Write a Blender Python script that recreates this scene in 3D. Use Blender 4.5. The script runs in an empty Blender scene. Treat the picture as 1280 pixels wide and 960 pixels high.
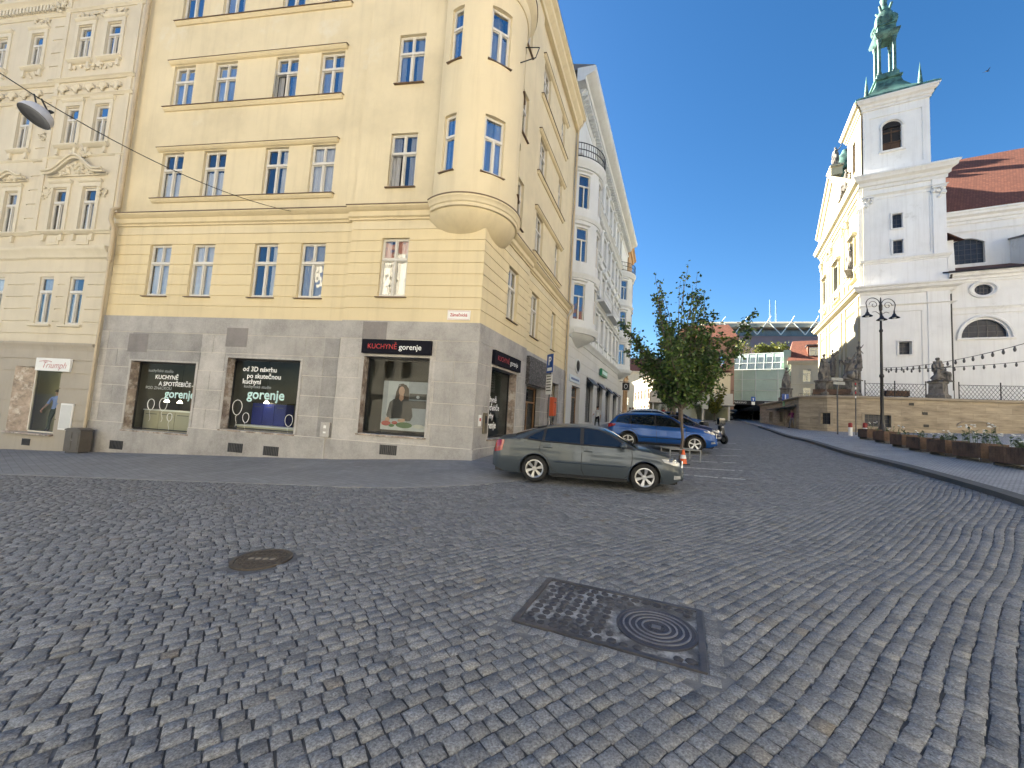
import bpy, bmesh, math, random
import numpy as np
from mathutils import Vector, Matrix, noise, Quaternion
R = random.Random(11)
COL = bpy.context.scene.collection
SC = bpy.context.scene
rad = math.radians
ORG = {}

# ------------------------------------------------------------------ camera (solved from the vanishing points)
FPX = 485.0; HC = 1.7
_up = np.array([374, 6170, 485.0]); _up /= np.linalg.norm(_up)
_fy = np.array([0, 0, 1.0]) - _up[2]*_up; _fy /= np.linalg.norm(_fy)
_fx = np.array([1.0, 0, 0]) - _up[0]*_up; _fx -= _fx.dot(_fy)*_fy; _fx /= np.linalg.norm(_fx)
cd = bpy.data.cameras.new("camera"); cam = bpy.data.objects.new("camera", cd); COL.objects.link(cam)
cd.sensor_width = 36; cd.lens = FPX/1280*36; cd.clip_end = 3000; cd.clip_start = 0.05
cam.matrix_world = Matrix(((_fx[0], _fx[1], -_fx[2], 0), (_fy[0], _fy[1], -_fy[2], 0), (_up[0], _up[1], -_up[2], HC), (0, 0, 0, 1)))
SC.camera = cam
def at(px, py, y):                       # a point seen at pixel px,py of the photograph, y metres into the scene
    d = np.array([px-640, -(py-480), FPX]); r = np.array([d @ _fx, d @ _fy, d @ _up]); r = r*(y/r[1])
    return Vector((r[0], r[1], r[2]+HC))

# ------------------------------------------------------------------ names and grouping
def tag(o, label=None, cat=None, group=None, kind=None):
    if label: o['label'] = label
    if cat: o['category'] = cat
    if group: o['group'] = group
    if kind: o['kind'] = kind
    return o
def thing(name, loc, label, cat, group=None, rz=0):
    o = bpy.data.objects.new(name, None); COL.objects.link(o); o.empty_display_size = .3
    o.location = loc; o.rotation_euler = (0, 0, rz); ORG[o.name] = Vector(loc)
    return tag(o, label, cat, group)
def copy_tree(o, parent=None):
    c = o.copy(); COL.objects.link(c)
    if parent is not None: c.parent = parent
    for ch in list(o.children): copy_tree(ch, c)
    return c

# ------------------------------------------------------------------ mesh builder
class MB:
    def __init__(s): s.v = []; s.f = []; s.m = []
    def add(s, vs, fs, mi=0):
        o = len(s.v); s.v.extend([tuple(p) for p in vs]); s.f.extend([tuple(i+o for i in f) for f in fs]); s.m.extend([mi]*len(fs)); return s
    def box(s, x0, x1, y0, y1, z0, z1, mi=0, fr=None):
        c = [(x0,y0,z0),(x1,y0,z0),(x1,y1,z0),(x0,y1,z0),(x0,y0,z1),(x1,y0,z1),(x1,y1,z1),(x0,y1,z1)]
        if fr: c = [fr(*p) for p in c]
        return s.add(c, [(0,3,2,1),(4,5,6,7),(0,1,5,4),(1,2,6,5),(2,3,7,6),(3,0,4,7)], mi)
    def bbox(s, x0, x1, y0, y1, z0, z1, b=.01, mi=0, fr=None):   # chamfered box
        b = min(b, (x1-x0)/2.01, (y1-y0)/2.01, (z1-z0)/2.01)
        bm = bmesh.new(); bmesh.ops.create_cube(bm, size=1)
        for v in bm.verts: v.co = Vector((x0+(v.co.x+.5)*(x1-x0), y0+(v.co.y+.5)*(y1-y0), z0+(v.co.z+.5)*(z1-z0)))
        bmesh.ops.bevel(bm, geom=bm.edges[:], offset=b, segments=2, affect='EDGES', profile=.6)
        return s.from_bm(bm, fr, mi)
    def from_bm(s, bm, fr=None, mi=0):
        bm.verts.index_update(); vs = [tuple(v.co) for v in bm.verts]
        if fr: vs = [fr(*p) for p in vs]
        s.add(vs, [[v.index for v in f.verts] for f in bm.faces], mi); bm.free(); return s
    def tube(s, pts, r, n=8, mi=0, closed=False, fr=None, flat=1.0):
        P = [Vector(fr(*p)) if fr else Vector(p) for p in pts]; N = len(P); rr = r if hasattr(r, '__len__') else [r]*N
        vs = []; ref = None
        for i in range(N):
            a = P[(i-1) % N] if (i or closed) else P[i]; b = P[(i+1) % N] if (i < N-1 or closed) else P[i]
            t = (b-a); t = t.normalized() if t.length > 1e-9 else Vector((0,0,1))
            if ref is None: ref = Vector((0,0,1)) if abs(t.z) < .9 else Vector((1,0,0))
            u = t.cross(ref); u = u.normalized() if u.length > 1e-6 else t.orthogonal().normalized()
            w = u.cross(t).normalized(); ref = w
            for k in range(n):
                q = 2*math.pi*k/n; vs.append(P[i] + (u*math.cos(q) + w*math.sin(q)*flat)*rr[i])
        fs = []
        for i in range(N if closed else N-1):
            j = (i+1) % N
            for k in range(n): fs.append((i*n+k, i*n+(k+1) % n, j*n+(k+1) % n, j*n+k))
        if not closed: fs += [tuple(range(n))[::-1], tuple((N-1)*n+k for k in range(n))]
        return s.add(vs, fs, mi)
    def lathe(s, prof, c=(0,0,0), n=16, mi=0, a0=0, a1=360, fr=None, sx=1, sy=1, cap=False):
        full = abs(a1-a0) >= 359.9; m = n if full else n+1; vs = []; fs = []
        for r, z in prof:
            for k in range(m):
                a = rad(a0+(a1-a0)*k/n); p = (c[0]+r*math.cos(a)*sx, c[1]+r*math.sin(a)*sy, c[2]+z); vs.append(fr(*p) if fr else p)
        for i in range(len(prof)-1):
            for k in range(n):
                l = (k+1) % m; fs.append((i*m+k, i*m+l, (i+1)*m+l, (i+1)*m+k))
        if full and cap:
            if prof[0][0] > 1e-6: fs.append(tuple(range(m))[::-1])
            if prof[-1][0] > 1e-6: fs.append(tuple((len(prof)-1)*m+k for k in range(m)))
        return s.add(vs, fs, mi)
    def sweep(s, prof, ss, fr, m0=0, m1=0, mi=0, cap=True):      # closed (d,z) profile run along s
        n = len(prof); vs = []; fs = []; N = len(ss)
        for i, q in enumerate(ss):
            for d, z in prof: vs.append(fr(q + (m0*d if i == 0 else m1*d if i == N-1 else 0), d, z))
        for i in range(N-1):
            for k in range(n): fs.append((i*n+k, i*n+(k+1) % n, (i+1)*n+(k+1) % n, (i+1)*n+k))
        if cap: fs += [tuple(range(n))[::-1], tuple((N-1)*n+k for k in range(n))]
        return s.add(vs, fs, mi)
    def prism(s, poly, fn, t0, t1, mi=0):                        # polygon (u,v) extruded from t0 to t1 through fn(u,v,t)
        n = len(poly); vs = [fn(u, v, t0) for u, v in poly] + [fn(u, v, t1) for u, v in poly]
        fs = [tuple(range(n))[::-1], tuple(range(n, 2*n))] + [(k, (k+1) % n, n+(k+1) % n, n+k) for k in range(n)]
        return s.add(vs, fs, mi)
    def relief(s, fr, sc, zc, dep, hole=.3, mi=0, skin=None):    # facade of cells, each at its own depth; None is an opening with reveals
        sc = sorted(set(round(x, 4) for x in sc)); zc = sorted(set(round(x, 4) for x in zc)); ns, nq = len(sc)-1, len(zc)-1
        D = [[dep((sc[i]+sc[i+1])/2, (zc[j]+zc[j+1])/2) for j in range(nq)] for i in range(ns)]
        mf = skin or (lambda a, b: mi)
        def dd(x): return -hole if x is None else x
        for i in range(ns):
            for j in range(nq):
                d = D[i][j]; mm = mf((sc[i]+sc[i+1])/2, (zc[j]+zc[j+1])/2)
                if d is not None:
                    s.add([fr(sc[i], d, zc[j]), fr(sc[i+1], d, zc[j]), fr(sc[i+1], d, zc[j+1]), fr(sc[i], d, zc[j+1])], [(0,1,2,3)], mm)
                if i+1 < ns and dd(D[i+1][j]) != dd(d):
                    e = dd(D[i+1][j]); x = sc[i+1]
                    m2 = mm if dd(d) > e else mf((sc[i+1]+sc[i+2])/2, (zc[j]+zc[j+1])/2)
                    s.add([fr(x, dd(d), zc[j]), fr(x, e, zc[j]), fr(x, e, zc[j+1]), fr(x, dd(d), zc[j+1])], [(0,1,2,3)], m2)
                if j+1 < nq and dd(D[i][j+1]) != dd(d):
                    e = dd(D[i][j+1]); z = zc[j+1]
                    m2 = mm if dd(d) > e else mf((sc[i]+sc[i+1])/2, (zc[j+1]+zc[j+2])/2)
                    s.add([fr(sc[i], dd(d), z), fr(sc[i+1], dd(d), z), fr(sc[i+1], e, z), fr(sc[i], e, z)], [(0,1,2,3)], m2)
        return s
    def blob(s, c, r, sub=2, amp=.0, fq=2., mi=0, seed=0, fr=None):
        bm = bmesh.new(); bmesh.ops.create_icosphere(bm, subdivisions=sub, radius=1)
        rx, ry, rz = r if hasattr(r, '__len__') else (r, r, r)
        for v in bm.verts:
            k = 1+amp*noise.noise(v.co*fq+Vector((seed*7.3, seed*1.7, 0))); v.co = Vector((c[0]+v.co.x*rx*k, c[1]+v.co.y*ry*k, c[2]+v.co.z*rz*k))
        return s.from_bm(bm, fr, mi)
    def text(s, body, size, fn, mi=0, depth=.006, align='CENTER', bold=0., shear=0., sx=1.):
        cu = bpy.data.curves.new('t', 'FONT'); cu.body = body; cu.size = size; cu.align_x = align; cu.align_y = 'CENTER'; cu.offset = bold; cu.shear = shear; cu.resolution_u = 3
        ob = bpy.data.objects.new('t', cu); COL.objects.link(ob); dg = bpy.context.evaluated_depsgraph_get(); dg.update()
        me = bpy.data.meshes.new_from_object(ob.evaluated_get(dg)); 
        vs = [fn(v.co.x*sx, v.co.y, depth) for v in me.vertices]; s.add(vs, [tuple(p.vertices) for p in me.polygons], mi)
        bpy.data.objects.remove(ob); bpy.data.curves.remove(cu); bpy.data.meshes.remove(me); return s
    def build(s, name, mats, parent=None, smooth=None, org=None, local=False, normals=True):
        if not isinstance(mats, (list, tuple)): mats = [mats]
        o0 = Vector((0,0,0))
        if not local: o0 = Vector(org) if org is not None else (ORG.get(parent.name, Vector((0,0,0))) if parent else Vector((0,0,0)))
        me = bpy.data.meshes.new(name); me.from_pydata([(p[0]-o0.x, p[1]-o0.y, p[2]-o0.z) for p in s.v], [], s.f)
        for m in mats: me.materials.append(m)
        me.polygons.foreach_set('material_index', s.m)
        if normals:
            bm = bmesh.new(); bm.from_mesh(me); bmesh.ops.remove_doubles(bm, verts=bm.verts, dist=1e-5); bmesh.ops.recalc_face_normals(bm, faces=bm.faces); bm.to_mesh(me); bm.free()
        if smooth: me.polygons.foreach_set('use_smooth', [True]*len(me.polygons)); me.set_sharp_from_angle(angle=rad(smooth))
        me.update(); o = bpy.data.objects.new(name, me); COL.objects.link(o)
        if parent is not None: o.parent = parent; ORG[o.name] = ORG.get(parent.name, Vector((0,0,0)))
        elif org is not None: o.location = org; ORG[o.name] = Vector(org)
        return o

# ------------------------------------------------------------------ materials
def nt(name):
    m = bpy.data.materials.new(name); m.use_nodes = True; t = m.node_tree; b = t.nodes['Principled BSDF']; return m, t, b
def nd(t, typ, **k):
    n = t.nodes.new(typ)
    for a, v in k.items():
        if a.startswith('i_'): n.inputs[a[2:].replace('_', ' ')].default_value = v
        else: setattr(n, a, v)
    return n
def ramp(t, stops, fac):
    r = t.nodes.new('ShaderNodeValToRGB'); e = r.color_ramp.elements
    while len(e) < len(stops): e.new(.5)
    for x, (p, c) in zip(e, stops): x.position = p; x.color = (*c, 1) if len(c) == 3 else c
    t.links.new(fac, r.inputs[0]); return r.outputs[0]
def mixc(t, fac, a, b, mode='MIX'):
    m = t.nodes.new('ShaderNodeMix'); m.data_type = 'RGBA'; m.blend_type = mode
    for s_, x in ((0, fac), (6, a), (7, b)):
        if hasattr(x, 'default_value') or hasattr(x, 'is_linked'): t.links.new(x, m.inputs[s_])
        else: m.inputs[s_].default_value = x if s_ == 0 else (*x, 1)
    return m.outputs[2]
def math_(t, op, a, b=0.0):
    m = t.nodes.new('ShaderNodeMath'); m.operation = op
    for i, x in enumerate((a, b)):
        if hasattr(x, 'is_linked'): t.links.new(x, m.inputs[i])
        else: m.inputs[i].default_value = x
    return m.outputs[0]
def nz(t, co, scale, detail=4, rough=.6):
    n = nd(t, 'ShaderNodeTexNoise'); n.inputs['Scale'].default_value = scale; n.inputs['Detail'].default_value = detail; n.inputs['Roughness'].default_value = rough
    t.links.new(co, n.inputs['Vector']); return n.outputs['Fac']
def pos(t): return nd(t, 'ShaderNodeNewGeometry').outputs['Position']
def bump(t, b, h, strength=.4, dist=.01):
    n = nd(t, 'ShaderNodeBump'); n.inputs['Strength'].default_value = strength; n.inputs['Distance'].default_value = dist
    t.links.new(h, n.inputs['Height']); t.links.new(n.outputs[0], b.inputs['Normal'])
def mat(name, c, rough=.7, var=.12, scale=.6, fine=40, bmp=.25, dist=.006, metal=0., spec=.4, stain=None, sscale=.35, sth=(.5, .75), coat=0.):
    m, t, b = nt(name); p = pos(t) ; c = Vector(c)
    n1 = nz(t, p, scale, 5); n2 = nz(t, p, fine, 3)
    mixn = math_(t, 'ADD', math_(t, 'MULTIPLY', n1, .65), math_(t, 'MULTIPLY', n2, .35))
    col = ramp(t, [(.32, tuple(c*(1-var))), (.5, tuple(c)), (.68, tuple(x*(1+var) for x in c))], mixn)
    if stain:
        n3 = nz(t, p, sscale, 6, .7); f = ramp(t, [(sth[0], (0,0,0)), (sth[1], (1,1,1))], n3); col = mixc(t, f, col, stain)
    t.links.new(col, b.inputs['Base Color']); b.inputs['Roughness'].default_value = rough; b.inputs['Metallic'].default_value = metal
    b.inputs['Specular IOR Level'].default_value = spec; b.inputs['Coat Weight'].default_value = coat; b.inputs['Coat Roughness'].default_value = .05
    if bmp: bump(t, b, n2, bmp, dist)
    return m
def glass_mat(name, tint=(.55,.6,.62), refl=.5, rough=.015, wave=0.0):
    m, t, b = nt(name); t.nodes.remove(b); o = t.nodes['Material Output']
    tr = nd(t, 'ShaderNodeBsdfTransparent'); tr.inputs[0].default_value = (*tint, 1)
    gl = nd(t, 'ShaderNodeBsdfGlossy'); gl.inputs['Roughness'].default_value = rough; gl.inputs['Color'].default_value = (.95,.97,1,1)
    g = nd(t, 'ShaderNodeNewGeometry'); vm = nd(t, 'ShaderNodeVectorMath'); vm.operation = 'DOT_PRODUCT'; t.links.new(g.outputs['Normal'], vm.inputs[0]); t.links.new(g.outputs['Incoming'], vm.inputs[1])
    ca = math_(t, 'ABSOLUTE', vm.outputs['Value']); f = math_(t, 'ADD', math_(t, 'MULTIPLY', math_(t, 'POWER', math_(t, 'SUBTRACT', 1.0, ca), 5.0), 1-refl), refl)
    if wave:
        n = nz(t, pos(t), 1.3, 2); bp = nd(t, 'ShaderNodeBump'); bp.inputs['Strength'].default_value = wave; bp.inputs['Distance'].default_value = .05
        t.links.new(n, bp.inputs['Height']); t.links.new(bp.outputs[0], gl.inputs['Normal'])
    mx = nd(t, 'ShaderNodeMixShader'); t.links.new(f, mx.inputs[0]); t.links.new(tr.outputs[0], mx.inputs[1]); t.links.new(gl.outputs[0], mx.inputs[2]); t.links.new(mx.outputs[0], o.inputs[0])
    return m
def emit(name, c, s):
    m, t, b = nt(name); b.inputs['Base Color'].default_value = (*c, 1); b.inputs['Emission Color'].default_value = (*c, 1); b.inputs['Emission Strength'].default_value = s; return m

# ------------------------------------------------------------------ plan geometry
def dr(a): return Vector((math.sin(rad(a)), math.cos(rad(a))))
def frame(o, a, out):
    d = dr(a); n = dr(out)
    def f(s, q, z): return (o[0]+s*d.x+q*n.x, o[1]+s*d.y+q*n.y, z)
    return f
def cyl(c, r, a_ref=0):                 # curved facade: s is arc length from azimuth a_ref (clockwise), q outwards
    def f(s, q, z):
        a = rad(a_ref)+s/r; return (c[0]+(r+q)*math.sin(a), c[1]+(r+q)*math.cos(a), z)
    return f
def lin(a, b, step):
    n = max(1, int(math.ceil(abs(b-a)/step))); return [a+(b-a)*i/n for i in range(n+1)]
CORN = Vector((-1.1746, 12.5))
FR1 = frame(CORN, -80.9, -170.9)        # square side of the yellow building, s runs left from the corner
FR2 = frame(CORN, 21.4, 111.4)          # street side, s runs up the street

# ------------------------------------------------------------------ ground heights: thin plate spline through measured levels
_G = np.array([(0,0,0),(0,3,0),(-4,2,-.15),(5,3,.12),(10,3,.45),(-10,3,-.45),(-20,2,-.95),(.7,9.7,.05),(3.2,9.3,.06),(5.7,18,.46),(8.6,17,.5),
 (-1.17,12.5,.17),(-6,13.3,-.18),(-11.5,14.2,-.46),(-15.9,14.9,-.68),(-22,15.8,-.95),(-3,8,-.05),(-10,9,-.42),(-18,9,-.85),
 (10.2,7.6,.5),(10.3,7.9,.55),(18.7,25.7,1.25),(14.5,16.7,.88),(14.9,11.6,1.0),(20,22,1.42),(26,29,1.75),(34,26,2.3),(24.6,33,1.8),(46,20,3.0),(30,12,2.0),
 (0.4,16.5,.36),(3.3,23.7,.75),(6.8,32,1.05),(13,30,1.12),(12,45,1.75),(20,50,2.0),(28,55,2.55),(43,70,3.3),(30,70,2.9),(60,70,3.9),(22,38,1.75),(33,50,2.6),
 (0,-8,-.1),(-15,-8,-.9),(15,-8,.8),(0,-25,-.4),(30,-20,1.6),(-35,-20,-1.8),(-35,16,-1.5),(60,40,4.2),(90,80,5.5),(60,120,5.5),(10,110,3.6),(-20,60,1.0),(60,-10,3.2)])
def _k(r2): return np.where(r2 > 1e-12, r2*np.log(r2+1e-12), 0)
def _fit():
    n = len(_G); d2 = ((_G[:,None,:2]-_G[None,:,:2])**2).sum(-1); A = _k(d2)+np.eye(n)*2.0
    Pm = np.c_[np.ones(n), _G[:,:2]]; M = np.block([[A, Pm],[Pm.T, np.zeros((3,3))]]); return np.linalg.solve(M, np.r_[_G[:,2], 0,0,0])
_W = _fit()
def gz_arr(x, y):
    x = np.asarray(x, float); y = np.asarray(y, float); sh = x.shape; x = x.ravel(); y = y.ravel(); out = np.empty(len(x))
    for i in range(0, len(x), 20000):
        xx, yy = x[i:i+20000], y[i:i+20000]; d2 = (xx[:,None]-_G[None,:,0])**2+(yy[:,None]-_G[None,:,1])**2
        out[i:i+20000] = _k(d2) @ _W[:-3] + _W[-3] + _W[-2]*xx + _W[-1]*yy
    return out.reshape(sh)
def gz(x, y): return float(gz_arr([x], [y])[0])
# ------------------------------------------------------------------ world, sun, view
SUN_AZ, SUN_EL = -49.0, 27.0
w = bpy.data.worlds.new("World"); SC.world = w; w.use_nodes = True; wt = w.node_tree
bg = wt.nodes['Background']; sky = wt.nodes.new('ShaderNodeTexSky'); sky.sky_type = 'NISHITA'; sky.sun_disc = False
sky.sun_elevation = rad(SUN_EL); sky.sun_rotation = rad(SUN_AZ); sky.altitude = 300; sky.air_density = 1.0; sky.dust_density = .6; sky.ozone_density = 3.0
hs = wt.nodes.new('ShaderNodeHueSaturation'); hs.inputs['Saturation'].default_value = 1.26; hs.inputs['Value'].default_value = .57; wt.links.new(sky.outputs[0], hs.inputs['Color']); wt.links.new(hs.outputs[0], bg.inputs[0]); bg.inputs[1].default_value = .055
sl = bpy.data.lights.new("sun", 'SUN'); sl.energy = 4.6; sl.angle = rad(.55); sl.color = (1, .93, .80)
so = bpy.data.objects.new("sun", sl); COL.objects.link(so)
sd = Vector((math.sin(rad(SUN_AZ))*math.cos(rad(SUN_EL)), math.cos(rad(SUN_AZ))*math.cos(rad(SUN_EL)), math.sin(rad(SUN_EL))))
so.rotation_euler = sd.to_track_quat('Z', 'Y').to_euler(); so.location = sd*80
SC.view_settings.view_transform = 'Standard'; SC.view_settings.look = 'None'; SC.view_settings.gamma = 1; SC.view_settings.use_curve_mapping = False
SC.view_settings.exposure = 2.95
SC.cycles.max_bounces = 7; SC.cycles.diffuse_bounces = 4; SC.cycles.glossy_bounces = 4; SC.cycles.transparent_max_bounces = 10; SC.cycles.caustics_reflective = False; SC.cycles.caustics_refractive = False
SC.cycles.use_adaptive_sampling = True; SC.cycles.adaptive_threshold = .02; SC.cycles.use_denoising = True

# ------------------------------------------------------------------ ground sheet (joint bed near, brick-pattern setts far), setts, pavements
def ground_material():
    m, t, b = nt('sett_joint_ground'); p = pos(t)
    mp = nd(t, 'ShaderNodeMapping'); mp.inputs['Rotation'].default_value = (0, 0, rad(22)); t.links.new(p, mp.inputs['Vector'])
    br = nd(t, 'ShaderNodeTexBrick'); br.inputs['Scale'].default_value = 1; br.inputs['Brick Width'].default_value = .17; br.inputs['Row Height'].default_value = .13
    br.inputs['Mortar Size'].default_value = .012; br.inputs['Mortar Smooth'].default_value = .4; br.inputs['Color1'].default_value = (.14,.141,.147,1); br.inputs['Color2'].default_value = (.20,.20,.206,1); br.inputs['Mortar'].default_value = (.06,.058,.055,1); br.inputs['Bias'].default_value = 0
    t.links.new(mp.outputs[0], br.inputs['Vector'])
    n = nz(t, p, 1.2, 5); c = mixc(t, math_(t, 'MULTIPLY', n, .5), br.outputs[0], (.10,.105,.12))
    t.links.new(c, b.inputs['Base Color']); b.inputs['Roughness'].default_value = .75
    bump(t, b, math_(t, 'ADD', br.outputs['Fac'], math_(t, 'MULTIPLY', nz(t, p, 60), -.4)), -.6, .012); return m
def joint_material():
    m, t, b = nt('sett_joint_sand'); p = pos(t)
    f = ramp(t, [(.47, (0,0,0)), (.62, (1,1,1))], nz(t, p, .9, 5, .75)); g = ramp(t, [(.45, (.03,.03,.03)), (.6, (1,1,1))], nz(t, p, 9, 3))
    f2 = math_(t, 'MULTIPLY', f, g); c = mixc(t, f2, (.052,.054,.058), (.36,.365,.37)); t.links.new(c, b.inputs['Base Color']); b.inputs['Roughness'].default_value = .95
    bump(t, b, nz(t, p, 120), .5, .006); return m
def sett_material():
    m, t, b = nt('granite_sett'); g = nd(t, 'ShaderNodeNewGeometry'); p = g.outputs['Position']; ri = g.outputs['Random Per Island']
    c = ramp(t, [(0, (.140,.143,.150)), (.25, (.172,.175,.182)), (.6, (.196,.199,.207)), (.88, (.228,.230,.236)), (.982, (.23,.23,.23)), (.993, (.185,.172,.155)), (1, (.17,.15,.13))], ri)
    n = nz(t, p, 45, 5, .7); n2 = nz(t, p, .55, 4, .65); n3 = nz(t, p, 14, 3)
    c = mixc(t, .55, c, ramp(t, [(.25, (.22,.22,.22)), (.5, (.5,.5,.5)), (.75, (.85,.85,.85))], n), 'OVERLAY')
    c = mixc(t, ramp(t, [(.35, (.0,.0,.0)), (.7, (.55,.55,.55))], n2), c, ramp(t, [(0, (.165,.168,.175)), (1, (.205,.208,.215))], ri))
    pale = math_(t, 'MULTIPLY', ramp(t, [(.56, (0,0,0)), (.70, (1,1,1))], nz(t, p, 1.1, 6, .75)), ramp(t, [(.52, (0,0,0)), (.62, (.8,.8,.8))], n3))
    c = mixc(t, pale, c, (.30,.31,.315))
    c = mixc(t, .9, c, ramp(t, [(.30, (.16,.16,.16)), (.5, (.5,.5,.5)), (.70, (.86,.86,.86))], nz(t, p, 75, 3, .75)), 'OVERLAY')
    t.links.new(c, b.inputs['Base Color']); t.links.new(ramp(t, [(.2, (.60,.60,.60)), (.8, (.82,.82,.82))], n), b.inputs['Roughness']); b.inputs['Specular IOR Level'].default_value = .3
    bump(t, b, math_(t, 'ADD', math_(t, 'MULTIPLY', n3, .25), math_(t, 'ADD', n, nz(t, p, 130, 2, .6))), .55, .005); return m
M_sett = sett_material(); M_joint = joint_material(); M_ground = ground_material()
# pavement outline in front of the yellow building (plan), and the kerb line on the church side
KA = Vector((10.2, 7.6)); KD = dr(25.1)
def kerb_pt(s, q=0): n = dr(115.1); return (KA.x+KD.x*s+n.x*q, KA.y+KD.y*s+n.y*q)
PO, PI = [], []                        # outer and inner outline of the flush pavement round the yellow building
for _s in lin(26, 1.6, 1.0): PO.append(FR1(_s, 4.4, 0)[:2]); PI.append(FR1(_s, -.4, 0)[:2])
_p0, _p2 = Vector(FR1(1.6, 4.4, 0)[:2]), Vector(FR2(1.2, 3.0, 0)[:2]); _p1 = Vector((.1, 8.3))
for _q in range(1, 13): _t = _q/12; PO.append(tuple(_p0*(1-_t)**2+_p1*2*_t*(1-_t)+_p2*_t*_t)); PI.append(FR1(0, -.4, 0)[:2])
for _s in lin(1.2, 46, 1.0)[1:]: PO.append(FR2(_s, 3.0, 0)[:2]); PI.append(FR2(_s, -.4, 0)[:2])
_PP = PO+PI[::-1]
def on_pavement(x, y):
    if y > 36 or y < 6 or x > 12: return False
    c = False; n = len(_PP); j = n-1
    for i in range(n):
        xi, yi = _PP[i]; xj, yj = _PP[j]
        if (yi > y) != (yj > y) and x < (xj-xi)*(y-yi)/(yj-yi)+xi: c = not c
        j = i
    return c
def on_right(x, y): return (Vector((x, y))-KA).dot(dr(115.1)) > -.02
PLATE = [(.12,3.45),(.56,4.33),(1.885,3.745),(1.44,2.855)]
def in_plate(x, y, e=.135):
    c = Vector((.975, 3.50)); u = Vector((1.325,-.59)).normalized(); q = Vector((x, y))-c; v = Vector((.59,1.325)).normalized()
    return abs(q.dot(u)) < .725+e and abs(q.dot(v)) < .49+e
def make_ground():
    xs = np.concatenate([np.linspace(-300,-40,14)[:-1], np.arange(-40, 46, 1.0), np.linspace(46, 400, 18)]); ys = np.concatenate([np.linspace(-200,-20,9)[:-1], np.arange(-20, 76, 1.0), np.linspace(76, 700, 20)])
    Xg, Yg = np.meshgrid(xs, ys, indexing='ij'); Z = gz_arr(np.clip(Xg, -45, 100), np.clip(Yg, -40, 130)); nx, ny = Xg.shape
    mb = MB(); mb.v = list(zip(Xg.ravel(), Yg.ravel(), (Z-.0005).ravel()))
    for i in range(nx-1):
        for j in range(ny-1):
            mb.f.append((i*ny+j, (i+1)*ny+j, (i+1)*ny+j+1, i*ny+j+1)); cx, cy = (xs[i]+xs[i+1])/2, (ys[j]+ys[j+1])/2
            mb.m.append(0 if (cx*cx+cy*cy < 30**2 and cy > -2) else 1)
    o = mb.build('ground', [M_joint, M_ground], normals=False, smooth=180); tag(o, 'cobbled ground of the square under and around the setts', kind='structure')
make_ground()
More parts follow.
